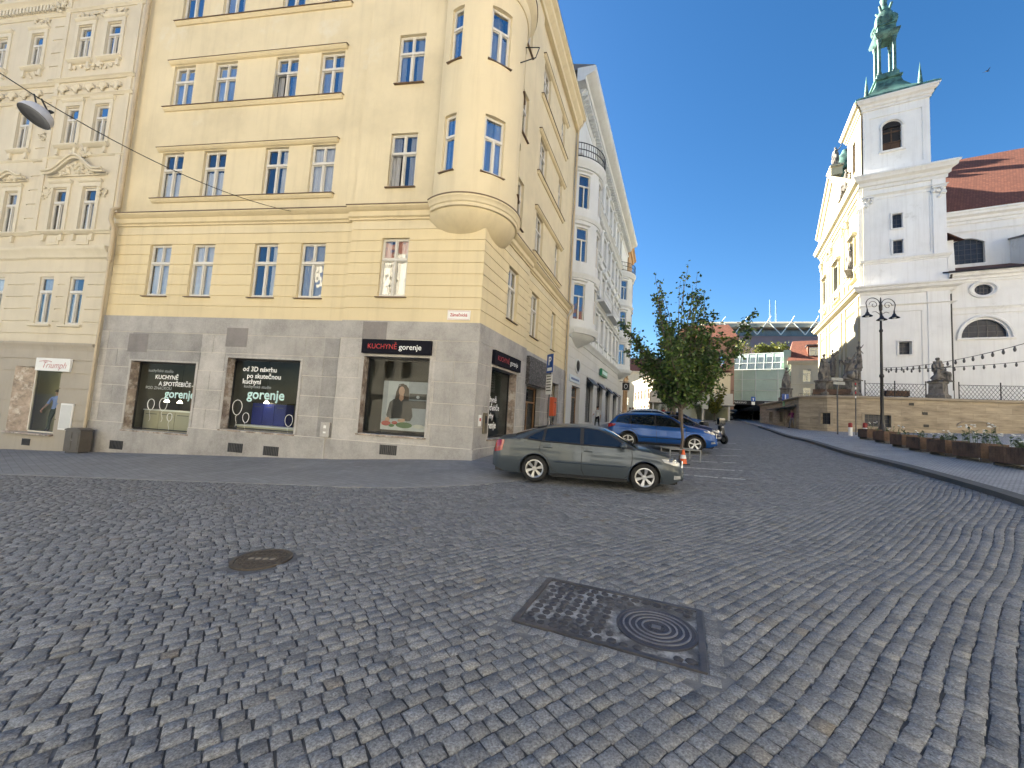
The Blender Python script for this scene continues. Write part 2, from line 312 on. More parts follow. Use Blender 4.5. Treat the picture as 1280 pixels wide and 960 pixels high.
def make_setts():
    rng = np.random.default_rng(3); quads = []
    CA = rad(54.0); ux, uy = math.sin(CA), math.cos(CA); vx, vy = -uy, ux      # straight courses run diagonally across the square
    v = -22.0
    while v < 34:
        h = rng.uniform(.092, .116); x = -20+rng.uniform(0, .2)
        while x < 34:
            l = rng.uniform(.092, .15); xc = x+l/2; x += l; vc = v+h/2+.05*math.sin(xc*.35+v*.2)+.028*math.sin(xc*1.3+v*.9)+.007*math.sin(xc*3.1+v*1.7)
            X_, Y_ = xc*ux+vc*vx, xc*uy+vc*vy
            if X_*X_+Y_*Y_ > 31**2 or Y_ < .4 or Y_ < abs(X_)*.62-2.0: continue
            if on_pavement(X_, Y_) or on_right(X_, Y_) or in_plate(X_, Y_) or (X_+2.66)**2+(Y_-4.47)**2 < .36**2: continue
            hh = h*rng.uniform(.955, 1.0); o_ = (h-hh)*rng.uniform(-.5, .5)+rng.normal(0, .0022); ds = .0175*math.cos(xc*.35+v*.2)+.0364*math.cos(xc*1.3+v*.9)+.0217*math.cos(xc*3.1+v*1.7); quads.append((X_+vx*o_, Y_+vy*o_, l, hh, math.tan(math.atan2(uy, ux)+math.atan(ds))))
        v += h
    Q = np.array(quads); n = len(Q); Z = gz_arr(Q[:,0], Q[:,1]); ex = .4
    gx = (gz_arr(Q[:,0]+ex, Q[:,1])-Z)/ex; gy = (gz_arr(Q[:,0], Q[:,1]+ex)-Z)/ex
    jz = rng.normal(0, .0012, n); tx = gx+rng.normal(0, .0075, n); ty = gy+rng.normal(0, .0075, n); rot = np.arctan(Q[:,4])+rng.normal(0, .03, n)
    gap = .0125; gy_ = .003; b = .006; V = np.zeros((n, 12, 3)); cs, sn = np.cos(rot), np.sin(rot)
    sg = np.array([(-1,-1),(1,-1),(1,1),(-1,1)])
    for lv, (ins, dz) in enumerate(((b, .010), (0, .0040), (-.002, -.03))):
        for k in range(4):
            jit = rng.normal(0, .0036, (n, 2)); lx = sg[k,0]*(Q[:,2]/2-gap/2-ins)+jit[:,0]; ly = sg[k,1]*(Q[:,3]/2-gy_/2-ins)+jit[:,1]
            # rotation about the sett centre
            V[:, lv*4+k, 0] = Q[:,0]+lx*cs-ly*sn; V[:, lv*4+k, 1] = Q[:,1]+lx*sn+ly*cs
            V[:, lv*4+k, 2] = Z+jz+dz+(V[:, lv*4+k, 0]-Q[:,0])*tx+(V[:, lv*4+k, 1]-Q[:,1])*ty
    base = np.array([(0,1,2,3)]+[(4+k, 4+(k+1) % 4, (k+1) % 4, k) for k in range(4)]+[(8+k, 8+(k+1) % 4, 4+(k+1) % 4, 4+k) for k in range(4)])
    Fc = (base[None]+(np.arange(n)*12)[:,None,None]).reshape(-1, 4)
    me = bpy.data.meshes.new('cobblestone_setts'); me.vertices.add(n*12); me.vertices.foreach_set('co', V.ravel()); me.loops.add(len(Fc)*4); me.polygons.add(len(Fc))
    me.loops.foreach_set('vertex_index', Fc.ravel().astype(np.int32)); me.polygons.foreach_set('loop_start', np.arange(len(Fc), dtype=np.int32)*4); me.polygons.foreach_set('loop_total', np.full(len(Fc), 4, np.int32))
    me.materials.append(M_sett); me.update(calc_edges=True)
    o = bpy.data.objects.new('cobblestone_setts', me); COL.objects.link(o); tag(o, 'dark grey granite setts covering the square and the street', kind='structure'); print('setts', n)
make_setts()

# ------------------------------------------------------------------ pavements, kerb, markings
def slab_mat(name, bw, bh, rot, c1, c2, mort, ms=.006, bmpd=.008):
    m, t, b = nt(name); p = pos(t); mp = nd(t, 'ShaderNodeMapping'); mp.inputs['Rotation'].default_value = (0, 0, rad(rot)); t.links.new(p, mp.inputs['Vector'])
    w_ = mixc(t, .012, mp.outputs[0], nd(t, 'ShaderNodeTexNoise').outputs['Color'], 'ADD') if False else mp.outputs[0]
    br = nd(t, 'ShaderNodeTexBrick'); br.inputs['Scale'].default_value = 1; br.inputs['Brick Width'].default_value = bw; br.inputs['Row Height'].default_value = bh; br.inputs['Mortar Size'].default_value = ms; br.inputs['Mortar Smooth'].default_value = .3
    br.inputs['Color1'].default_value = (*c1, 1); br.inputs['Color2'].default_value = (*c2, 1); br.inputs['Mortar'].default_value = (*mort, 1); t.links.new(w_, br.inputs['Vector'])
    n = nz(t, p, .7, 6, .7); c = mixc(t, .5, br.outputs[0], ramp(t, [(.3, (.32,.32,.32)), (.5, (.5,.5,.5)), (.7, (.68,.68,.68))], n), 'OVERLAY'); n2 = nz(t, p, 70, 3)
    c = mixc(t, .35, c, ramp(t, [(.3, (.35,.35,.35)), (.7, (.65,.65,.65))], n2), 'OVERLAY')
    t.links.new(c, b.inputs['Base Color']); b.inputs['Roughness'].default_value = .68; bump(t, b, math_(t, 'ADD', br.outputs['Fac'], math_(t, 'MULTIPLY', n2, -.35)), -.6, bmpd); return m
M_slab = slab_mat('pavement_slabs', .32, .16, 36, (.21,.212,.22), (.25,.252,.258), (.13,.13,.13)); M_mos = slab_mat('mosaic_pavement', .085, .075, 25, (.30,.305,.315), (.39,.395,.405), (.17,.17,.175), .009)
M_kerb = granite('shaded_granite_kerb', (.20,.20,.20)) if 'granite' in globals() else mat('shaded_granite_kerb', (.085,.087,.09), .75, .25, 2, 50, .4)  # kerb granite darkened: the shade of its road face is in the colour
def strip_sheet(name, A, B, n, off, m, label, skirt=0):
    mb = MB(); rows_ = [[(a[0]+(b[0]-a[0])*k/n, a[1]+(b[1]-a[1])*k/n) for k in range(n+1)] for a, b in zip(A, B)]
    flat = np.array([q for r in rows_ for q in r]); Z = gz_arr(flat[:,0], flat[:,1])+off; mb.v = [(x, y, z) for (x, y), z in zip(flat, Z)]; w_ = n+1
    for i in range(len(A)-1):
        for k in range(n): mb.f.append((i*w_+k, (i+1)*w_+k, (i+1)*w_+k+1, i*w_+k+1)); mb.m.append(0)
    if skirt:
        o = len(mb.v); mb.v += [(x, y, z-skirt) for (x, y, z) in mb.v[0::w_]]
        for i in range(len(A)-1): mb.f.append((i*w_, o+i, o+i+1, (i+1)*w_)); mb.m.append(0)
    ob = mb.build(name, m, normals=False, smooth=40)
    if sum(p.normal.z for p in list(ob.data.polygons)[:20]) < 0: ob.data.flip_normals()
    return tag(ob, label, kind='structure')
strip_sheet('pavement', PO, PI, 8, .013, M_slab, 'flush slab pavement wrapping round the yellow corner house')
_in = [tuple(Vector(a)+(Vector(b)-Vector(a)).normalized()*.22) for a, b in zip(PO, PI)]
strip_sheet('edge_stones', PO, _in, 1, .018, mat('edge_stone', (.25,.252,.258), .7, .25, 2.5, 40, .4), 'row of flush edge stones along the slab pavement', .03)
KS = lin(-14, 34, 1.0)
strip_sheet('kerb', [kerb_pt(s, -.12) for s in KS], [kerb_pt(s, .16) for s in KS], 1, .13, M_kerb, 'granite kerb stones on the church side of the street', .2)
strip_sheet('church_pavement', [kerb_pt(s, .16) for s in lin(-14, 62, 1.5)], [kerb_pt(s, 34) for s in lin(-14, 62, 1.5)], 24, .122, M_mos, 'small mosaic pavement in front of the church terrace', .2)
def mark(name, segs, m, label, keep=.8):
    mb = MB(); rg = random.Random(5)
    for a, b, w_ in segs:
        a, b = Vector(a), Vector(b); L = (b-a).length; u = (b-a)/L; v = Vector((-u.y, u.x)); x = 0
        while x < L-.05:
            l = rg.uniform(.10, .17)
            if rg.random() < keep:
                j = rg.uniform(-.012, .012); q = [a+u*x+v*(-w_/2+j), a+u*(x+l-.012)+v*(-w_/2+j), a+u*(x+l-.012)+v*(w_/2+j), a+u*x+v*(w_/2+j)]; mb.add([(p.x, p.y, gz(p.x, p.y)+.0165) for p in q], [(0,1,2,3)])
            x += l
    return tag(mb.build(name, m, normals=False), label, kind='structure')
M_mark = mat('worn_white_sett', (.50,.50,.48), .8, .3, 3, 40, .3)
mark('parking_marking', [((y*.30+1.6, y+.5), (y*.585, y-.25), .15) for y in (11.2, 12.6, 14.3, 16.5, 19.0, 21.8)], M_mark, 'rows of worn white setts marking the parking bays')
mark('paint_scuff', [(at(1042, 590.5, 9.8).xy, at(1135, 588, 9.9).xy, .12), (at(82, 618, 8.0).xy, at(122, 616.5, 8.0).xy, .10)], mat('faint_scuff', (.27,.27,.275), .9, .4, 6, 60, .4), 'worn pale paint scuffs on the setts', .6)
mark('mortar_line', [((1.75+.32*k, 8.0-.05*k), (2.25+.40*k, 6.9+.05*k), .018) for k in range(9)]+[((1.4, 7.75), (4.9, 7.7), .02), ((1.6, 7.3), (4.6, 7.2), .015)], M_mark, 'pale mortar joints between setts beside the parked grey car')
# ------------------------------------------------------------------ building materials
def plaster(name, c, var=.05, stain=None, streak=.42, rough=.85):
    m, t, b = nt(name); p = pos(t); c = Vector(c)
    n1 = nz(t, p, .45, 6, .65); n2 = nz(t, p, 55, 3)
    mp = nd(t, 'ShaderNodeMapping'); mp.inputs['Scale'].default_value = (2.2, 2.2, .12); t.links.new(p, mp.inputs['Vector']); n3 = nz(t, mp.outputs[0], 1.4, 5, .65)
    col = ramp(t, [(.3, tuple(c*(1-var*1.6))), (.5, tuple(c)), (.7, tuple(x*(1+var) for x in c))], n1)
    col = mixc(t, math_(t, 'MULTIPLY', ramp(t, [(.5, (0,0,0)), (.78, (1,1,1))], n3), streak), col, tuple(x*y for x, y in zip(c, (.72,.70,.68))))
    col = mixc(t, math_(t, 'MULTIPLY', ramp(t, [(.45, (0,0,0)), (.6, (1,1,1))], n2), .10), col, tuple(x*.8 for x in c))
    if stain: col = mixc(t, math_(t, 'MULTIPLY', ramp(t, [(.60, (0,0,0)), (.72, (1,1,1))], nz(t, p, .33, 7, .7)), .8), col, stain)
    t.links.new(col, b.inputs['Base Color']); b.inputs['Roughness'].default_value = rough; b.inputs['Specular IOR Level'].default_value = .25
    bump(t, b, math_(t, 'ADD', n2, math_(t, 'MULTIPLY', nz(t, p, 7, 3), .6)), .35, .008); return m
M_yel = plaster('yellow_plaster', (.70,.605,.415), .08, (.72,.67,.55)); M_yel2 = plaster('yellow_rustic_plaster', (.72,.605,.385), .05)
M_yelt = plaster('yellow_trim_plaster', (.69,.585,.385), .06)
M_bay = plaster('pale_yellow_bay_plaster', (.72,.62,.425), .04)
def granite(name, c, var=.2, blk=True):
    m, t, b = nt(name); p = pos(t); c = Vector(c)
    n1 = nz(t, p, .9, 6, .7); n2 = nz(t, p, 85, 2, .8); n3 = nz(t, p, 14, 4, .7)
    g = math_(t, 'ADD', math_(t, 'MULTIPLY', n1, .45), math_(t, 'MULTIPLY', n2, .4)); g = math_(t, 'ADD', g, math_(t, 'MULTIPLY', n3, .15))
    col = ramp(t, [(.36, tuple(c*(1-var*1.5))), (.5, tuple(c)), (.64, tuple(x*(1+var*1.3) for x in c))], g)
    mp = nd(t, 'ShaderNodeMapping'); mp.inputs['Scale'].default_value = (3, 3, .25); t.links.new(p, mp.inputs['Vector'])
    col = mixc(t, math_(t, 'MULTIPLY', ramp(t, [(.52, (0,0,0)), (.75, (1,1,1))], nz(t, mp.outputs[0], .9, 5, .7)), .35), col, tuple(c*.55))
    t.links.new(col, b.inputs['Base Color']); b.inputs['Roughness'].default_value = .7; bump(t, b, n2, .4, .006); return m
M_gran = granite('grey_granite_plinth', (.385,.366,.345), .28); M_gran2 = granite('light_granite_block', (.46,.436,.408), .28); M_gran3 = granite('dark_granite_block', (.31,.297,.283), .28)
M_mort = mat('pale_mortar', (.66,.62,.55), .9, .1); M_gtrim = granite('granite_patch', (.235,.215,.205))
M_marble = mat('veined_marble', (.30,.24,.20), .25, .55, 3.5, 9, .1, .004, stain=(.55,.50,.45), sscale=2.2, sth=(.5,.62))
M_winw = mat('white_window_paint', (.66,.63,.57), .45, .06, 2, 30, .1, .003); M_winc = mat('cream_window_paint', (.70,.65,.55), .5, .06, 2, 30, .1, .003)
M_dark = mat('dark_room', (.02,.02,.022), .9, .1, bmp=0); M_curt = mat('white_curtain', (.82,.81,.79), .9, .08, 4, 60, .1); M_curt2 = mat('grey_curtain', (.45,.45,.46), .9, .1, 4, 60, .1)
M_pane = glass_mat('window_pane', (.66,.70,.72), .46, .012, .16); M_shop = glass_mat('shop_window_pane', (.80,.84,.82), .018, .005, .03); M_paneL = glass_mat('low_window_pane', (.78,.80,.81), .20, .012, .4)
M_tin = mat('brown_tin_flashing', (.16,.11,.075), .5, .2, 2, 30, .1, metal=.3); M_pipe = mat('painted_downpipe', (.50,.42,.30), .5, .12, 1.5, 20, .1)
M_blk = mat('black_metal', (.022,.022,.024), .4, .2, 2, 40, .1); M_iron = mat('grey_iron', (.10,.10,.105), .5, .25, 2, 40, .2, metal=.5)
M_roofgrey = mat('grey_tin_roof', (.16,.15,.14), .5, .2, .8, 20, .1)
M_white = mat('white_sign_face', (.80,.80,.78), .4, .04, 2, 40, 0); M_red = mat('red_letter', (.42,.012,.025), .4, .06, 2, 30, 0); M_ltr = mat('white_letter', (.85,.86,.85), .5, .03, 2, 30, 0)
M_mint = mat('mint_letter', (.55,.78,.76), .5, .04, 2, 30, 0); M_faint = mat('faint_grey_letter', (.33,.35,.35), .5, .04, 2, 30, 0)

def curtain(mb, fr, s0, s1, z0, z1, d, amp=.025, step=.05, seed=0):
    ss = lin(s0, s1, step); n = len(ss); rr = random.Random(seed); ph = rr.random()*6; k = rr.uniform(28, 46)
    vs = [fr(s, d+amp*math.sin(k*s+ph)+.4*amp*math.sin(2.3*k*s), z) for z in (z0, z1) for s in ss]
    mb.add(vs, [(i, i+1, n+i+1, n+i) for i in range(n-1)])
def window(P, fr, s0, s1, z0, z1, rec=.16, m=None, glass=None, sill=True, mull_top=True, cur=None, transom=.64, opened=False, name='window', sillm=None, seed=None, curm=None, split=True):
    m = m or M_winw; glass = glass or M_pane; rr = random.Random(seed if seed is not None else (s0*31+z0*17)); d0, d1 = -rec-.07, -rec; e = .048; a, b = s0+.004, s1-.004; lo, hi = z0+.004, z1-.004
    f = MB(); tz = lo+(hi-lo)*transom; mid = (a+b)/2
    for x0, x1, y0, y1 in ((a, a+e, lo, hi), (b-e, b, lo, hi), (a+e, b-e, lo, lo+e+.02), (a+e, b-e, hi-e, hi)): f.box(x0, x1, d0, d1, y0, y1, 0, fr)
    if transom < 1: f.box(a+e, b-e, d0, d1+.03, tz-.042, tz+.042, 0, fr)
    top = tz-.05 if transom < 1 else hi-e
    if split: f.box(mid-.036, mid+.036, d0, d1+.015, lo+e+.02, top, 0, fr)
    if mull_top and transom < 1: f.box(mid-.022, mid+.022, d0, d1+.005, tz+.05, hi-e, 0, fr)
    sw = .026                                                        # sash rails just behind the frame face
    cells = []
    xs = [(a+e, mid-.045), (mid+.045, b-e)] if split else [(a+e, b-e)]
    for i, (x0, x1) in enumerate(xs): cells.append((x0, x1, lo+e+.02, top, i))
    if transom < 1:
        for x0, x1 in ([(a+e, mid-.03), (mid+.03, b-e)] if mull_top else [(a+e, b-e)]): cells.append((x0, x1, tz+.05, hi-e, 9))
    g = MB()
    for x0, x1, y0, y1, i in cells:
        if opened and i == 1: continue
        for q in ((x0, x0+sw, y0, y1), (x1-sw, x1, y0, y1), (x0+sw, x1-sw, y0, y0+sw), (x0+sw, x1-sw, y1-sw, y1)): f.box(q[0], q[1], d0+.012, d1-.014, q[2], q[3], 0, fr)
        t1, t2 = rr.uniform(-.006, .006), rr.uniform(-.006, .006); dm = d0+.03
        g.add([fr(x0+sw, dm-t1, y0+sw), fr(x1-sw, dm+t1, y0+sw), fr(x1-sw, dm+t1+t2, y1-sw), fr(x0+sw, dm-t1+t2, y1-sw)], [(0,1,2,3)])
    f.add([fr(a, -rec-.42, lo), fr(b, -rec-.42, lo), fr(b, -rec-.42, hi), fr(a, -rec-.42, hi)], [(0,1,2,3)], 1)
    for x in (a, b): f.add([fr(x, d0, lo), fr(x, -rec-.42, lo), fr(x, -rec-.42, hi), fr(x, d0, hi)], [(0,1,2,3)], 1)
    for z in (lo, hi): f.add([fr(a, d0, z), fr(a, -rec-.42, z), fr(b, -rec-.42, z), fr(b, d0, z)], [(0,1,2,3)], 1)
    if opened:
        x0, x1, y0, y1 = mid+.045, b-e, lo+e+.02, top; hx = x1; w_ = x1-x0; q = rad(62)
        fo = lambda s, d, z: fr(hx-(hx-s)*math.cos(q), d1+(hx-s)*math.sin(q)*.9+d, z)
        for r_ in ((x0, x0+sw, y0, y1), (x1-sw, x1, y0, y1), (x0, x1, y0, y0+sw), (x0, x1, y1-sw, y1)): f.box(r_[0], r_[1], -.02, .02, r_[2], r_[3], 0, fo)
        g.add([fo(x0+sw, 0, y0+sw), fo(x1-sw, 0, y0+sw), fo(x1-sw, 0, y1-sw), fo(x0+sw, 0, y1-sw)], [(0,1,2,3)])
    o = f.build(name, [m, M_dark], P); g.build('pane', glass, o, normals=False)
    if cur is None: cur = rr.choice(['full', 'full', 'sides', 'sides', 'half', 'left'])
    if cur != 'none':
        c = MB(); dc = -rec-.12
        if cur == 'full': curtain(c, fr, a+.03, b-.03, lo, hi, dc, seed=rr.random())
        elif cur == 'half': curtain(c, fr, a+.03, b-.03, lo, tz-.1, dc, seed=rr.random())
        else:
            curtain(c, fr, a+.03, a+(b-a)*rr.uniform(.25, .42), lo, hi, dc, seed=rr.random())
            if cur == 'sides': curtain(c, fr, b-(b-a)*rr.uniform(.22, .4), b-.03, lo, hi, dc, seed=rr.random())
        c.build('curtain', curm or (M_curt if rr.random() < .7 else M_curt2), o, normals=False)
    if sill:
        s_ = MB(); s_.sweep([(-rec, lo-.004), (.09, lo-.03), (.09, lo-.055), (-.01, lo-.055)], [s0-.06, s1+.06], fr); s_.build('sill', sillm or M_tin, o)
    return o
def cut(a, b, vals, e=None):
    out = [a, b]
    for v in vals:
        if a < v < b: out.append(v)
    return out
# ------------------------------------------------------------------ the yellow corner building
YB = thing('corner_building', (CORN.x, CORN.y, .17), 'yellow plastered corner house on a grey granite plinth with a round oriel over its corner', 'building')
colsL = [(12.43, 13.42), (10.5, 11.5), (7.82, 8.8), (5.9, 6.88)]; colR = (2.68, 3.68)
rows = {'A': (5.42, 7.45), 'B': (9.31, 11.2), 'C': (13.13, 14.9), 'D': (16.85, 18.75)}; rowsR = {'A': (5.47, 7.54), 'B': (9.39, 11.38), 'C': (13.27, 15.16), 'D': (17.1, 18.95)}
RS = 4.87                                # where the front steps back
wins1 = [(s0, s1, *rows[r], r) for s0, s1 in colsL for r in rows] + [(colR[0], colR[1], *rowsR[r], r) for r in rows]
shops1 = [(10.62, 13.49, .28, 2.87), (6.38, 9.31, .56, 3.14), (1.58, 3.92, .78, 3.38)]
JZ = [.52, 1.22, 1.92, 2.62, 3.30, 3.98]; GZ = [5.05, 5.45, 5.85, 6.26, 6.65, 7.05, 7.44, 7.84]
def facade_relief(mb, fr, s0, s1, wins, shops, step, vj, zlow=-1.1, ztop=21.2):
    holes = [(a, b, c, d) for a, b, c, d, *_ in wins] + list(shops)
    sc = [s0, s1] + [x for h in holes for x in h[:2]] + [y for v in vj for y in (v-.008, v+.008) if s0 < v < s1]
    if step: sc.append(step)
    zc = [zlow, ztop, 4.6] + [x for h in holes for x in h[2:4]] + [y for z in JZ for y in (z-.008, z+.008)] + [y for z in GZ for y in (z-.014, z+.014)]
    sc = [s for s in sc if s0-1e-6 <= s <= s1+1e-6]
    def course(z): return sum(1 for q in JZ if z > q)
    def dep(s, z):
        for a, b, c, d in holes:
            if a < s < b and c < z < d: return None
        d = -.12 if (step and s > step) else 0
        if z < 4.6:
            d += .05 if z > JZ[0] else .085
            if any(abs(z-q) < .008 for q in JZ): return d-.014
            for i, v in enumerate(vj):
                if abs(s-v) < .008 and (course(z)+i) % 2 == 0 and z < JZ[-1] and z > JZ[0]: return d-.014
        elif z < 8.2 and any(abs(z-q) < .014 for q in GZ): d -= .028
        return d
    def skin(s, z):
        if z < 4.6:
            if any(abs(z-q) < .008 for q in JZ): return 2
            for i, v in enumerate(vj):
                if abs(s-v) < .008 and (course(z)+i) % 2 == 0 and JZ[0] < z < JZ[-1]: return 2
            k = sum(1 for v in vj if s > v)*7+course(z)*5
            if course(z) in (0, 6): return 1
            return (1, 3, 1, 4, 3)[k % 5]
        return 5 if z < 8.2 else 0
    mb.relief(fr, sc, zc, dep, .30, skin=skin)
wall = MB()
facade_relief(wall, FR1, 0, 15.05, wins1, shops1, RS, [.75, 1.4, 4.1, 4.86, 5.5, 6.25, 9.45, 10.0, 10.5, 13.6, 14.2, 14.7])
wins2 = []
for z in ('A', 'B', 'C', 'D'):
    for (s0, s1) in ((2.2, 3.25), (5.35, 6.5), (8.85, 9.6)): wins2.append((s0, s1, rowsR[z][0]-.1, rowsR[z][1]-.12, z))
shops2 = [(1.05, 3.55, .80, 3.33), (5.2, 7.4, .30, 3.05), (9.45, 10.9, .45, 3.6)]
facade_relief(wall, FR2, 0, 12.35, wins2, shops2, 4.6, [.6, 3.75, 4.4, 4.9, 8.2, 9.0, 11.4])
for f_ in (FR1, FR2):
    for z0, z1, d in ((-1.1, JZ[0]-.008, .085), (JZ[0]-.008, 4.6, .05)): wall.add([f_(0, d, z0), f_(-.805*d, d, z0), f_(-.805*d, d, z1), f_(0, d, z1)], [(0,1,2,3)], 1)
wall.add([FR1(15.05, -.12, -1.1), FR1(15.05, -3, -1.1), FR1(15.05, -3, 21.2), FR1(15.05, -.12, 21.2)], [(0,1,2,3)], 0)
wall.add([FR2(12.35, -.12, -1.1), FR2(12.35, -3, -1.1), FR2(12.35, -3, 21.2), FR2(12.35, -.12, 21.2)], [(0,1,2,3)], 0)
# inner core keeps daylight out of the rooms
core = [FR1(15.05, -2.9, 0)[:2], FR1(2.6, -2.9, 0)[:2], FR2(12.35, -2.9, 0)[:2], FR2(12.35, -16, 0)[:2], FR1(15.05, -16, 0)[:2]]
wall.prism(core, lambda u, v, t: (u, v, t), -1.1, 21.1, 6)
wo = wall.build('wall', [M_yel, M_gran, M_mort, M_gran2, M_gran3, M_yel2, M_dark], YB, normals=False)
# cornices, strips, eaves
KB = 1/math.tan(rad(51.15)); tr = MB()
CP = [(-.05, 8.18), (.06, 8.18), (.06, 8.24), (.13, 8.28), (.13, 8.45), (.20, 8.49), (.28, 8.56), (.28, 8.63), (-.05, 8.66)]
sh = lambda p, e: [(d+e, z) for d, z in p]
tr.sweep(CP, [0, RS+.1], FR1, -KB*0, 0); tr.sweep(sh(CP, -.12), [RS+.101, 15.04], FR1); tr.sweep(CP, [0, 4.72], FR2); tr.sweep(sh(CP, -.12), [4.721, 12.34], FR2)
FL = [(.02, 8.632), (.30, 8.605), (.30, 8.64), (.02, 8.70)]
tr.sweep(FL, [2.0, RS+.12], FR1, mi=1); tr.sweep(sh(FL, -.12), [RS+.121, 15.04], FR1, mi=1); tr.sweep(FL, [2.1, 4.74], FR2, mi=1); tr.sweep(sh(FL, -.12), [4.741, 12.34], FR2, mi=1)
def strip(fr, s0, s1, z, e, up):
    p = [(-.02, z), (.07, z+.03), (.13, z+.09), (.13, z+.15), (-.02, z+.16)] if up else [(-.02, z-.16), (.05, z-.16), (.11, z-.08), (.11, z-.02), (-.02, z-.01)]
    tr.sweep(sh(p, e), [s0, s1], fr, 0, 0)
    q = [(-.02, p[-1][1]), (.15, z+.145 if up else z-.025), (.15, z+.165 if up else z-.005), (-.02, z+.20 if up else z+.02)]
    tr.sweep(sh(q, e), [s0-.03, s1+.03], fr, mi=1)
for r in ('B', 'C', 'D'):
    z0, z1 = rows[r]; strip(FR1, 5.80, 13.6, z1+.02, -.12, True); strip(FR1, 5.80, 13.6, z0-.02, -.12, False)
    z0, z1 = rowsR[r]; strip(FR2, 5.1, 10.05, z1-.1, -.12, True); strip(FR2, 5.1, 10.05, z0-.12, -.12, False)
EP = [(-.1, 20.3), (.1, 20.3), (.12, 20.5), (.32, 20.7), (.34, 20.9), (.5, 21.0), (.5, 21.2), (-.1, 21.25)]
tr.sweep(EP, [0, 15.04], FR1, -KB, 0); tr.sweep(EP, [0, 12.34], FR2, -KB, 0)
tr.build('cornice', [M_yelt, M_tin], YB)
rf = MB(); top = [FR1(15.05, .5, 0)[:2], FR1(-.4, .5, 0)[:2], FR2(12.35, .5, 0)[:2], FR2(12.35, -16, 0)[:2], FR1(15.05, -16, 0)[:2]]
inn = [FR1(15.05, -6, 0)[:2], FR1(6, -6, 0)[:2], FR2(12.35, -6, 0)[:2], FR2(12.35, -12, 0)[:2], FR1(15.05, -12, 0)[:2]]
rf.add([(x, y, 21.26) for x, y in top]+[(x, y, 24.5) for x, y in inn], [(0,1,6,5), (1,2,7,6), (2,3,8,7), (3,4,9,8), (4,0,5,9), (5,6,7,8,9), (0,4,3,2,1)]); rf.build('roof', M_roofgrey, YB)
# windows
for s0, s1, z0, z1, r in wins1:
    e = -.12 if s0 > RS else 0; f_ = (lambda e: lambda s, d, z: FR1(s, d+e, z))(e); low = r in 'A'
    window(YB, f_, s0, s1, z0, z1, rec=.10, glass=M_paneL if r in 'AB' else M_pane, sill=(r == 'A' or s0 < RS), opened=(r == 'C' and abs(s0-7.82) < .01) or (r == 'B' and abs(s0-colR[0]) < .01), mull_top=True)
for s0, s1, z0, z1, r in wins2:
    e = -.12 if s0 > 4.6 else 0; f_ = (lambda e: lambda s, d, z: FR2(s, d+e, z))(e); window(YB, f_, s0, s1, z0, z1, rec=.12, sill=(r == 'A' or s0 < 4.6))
# round oriel
KC = Vector((-1.843, 13.669)); BR = 1.64; FB = cyl(KC, BR, 150.0); A0, A1 = rad(72-150)*BR, rad(228-150)*BR
bw = []
for lo_, hi_ in ((138, 164.7), (199, 215.5), (84.5, 101)):
    for z0, z1 in ((9.57, 11.55), (13.5, 15.45)): bw.append((rad(lo_-150)*BR, rad(hi_-150)*BR, z0, z1))
bm_ = MB(); sc = [A0, A1]+[x for h in bw for x in h[:2]]; sc = sorted(set(sc)); fine = []
for a, b in zip(sc, sc[1:]): fine += lin(a, b, .09)
bm_.relief(FB, fine, [8.6, 16.3]+[x for h in bw for x in h[2:]], lambda s, z: None if any(a < s < b and c < z < d for a, b, c, d in bw) else 0, .25)
BS = lin(A0, A1, .09)
bm_.sweep([(-.06, 8.30), (.05, 8.32), (.06, 8.42), (.10, 8.45), (.12, 8.56), (.16, 8.60), (.16, 8.68), (0, 8.72)], BS, FB, mi=0)
bm_.sweep([(0, 8.66), (.18, 8.655), (.18, 8.69), (0, 8.75)], BS, FB, mi=1)
bm_.sweep([(0, 16.2), (.04, 16.2), (.10, 16.35), (.10, 16.5), (.22, 16.62), (.32, 16.72), (.32, 16.84), (-1.5, 17.1)], BS, FB, mi=0)
bm_.sweep([(-.1, 16.83), (.35, 16.842), (.35, 16.87), (-.1, 16.98)], BS, FB, mi=1)
bay = bm_.build('oriel', [M_bay, M_tin], YB, smooth=35)
cb = MB(); cb.lathe([(.02, 7.40), (.5, 7.43), (.85, 7.54), (1.15, 7.70), (1.38, 7.90), (1.55, 8.12), (1.62, 8.30), (1.62, 8.36)], (KC.x, KC.y, 0), 72); cb.build('corbel', M_yelt, bay, smooth=60)
for a, b, c, d in bw: window(bay, FB, a, b, c, d, rec=.10, transom=.62, mull_top=False, split=(b-a) > .6, seed=a*9+c, cur=R.choice(['full', 'sides', 'half']))
for i, z in enumerate((14.1, 14.75)):
    pass
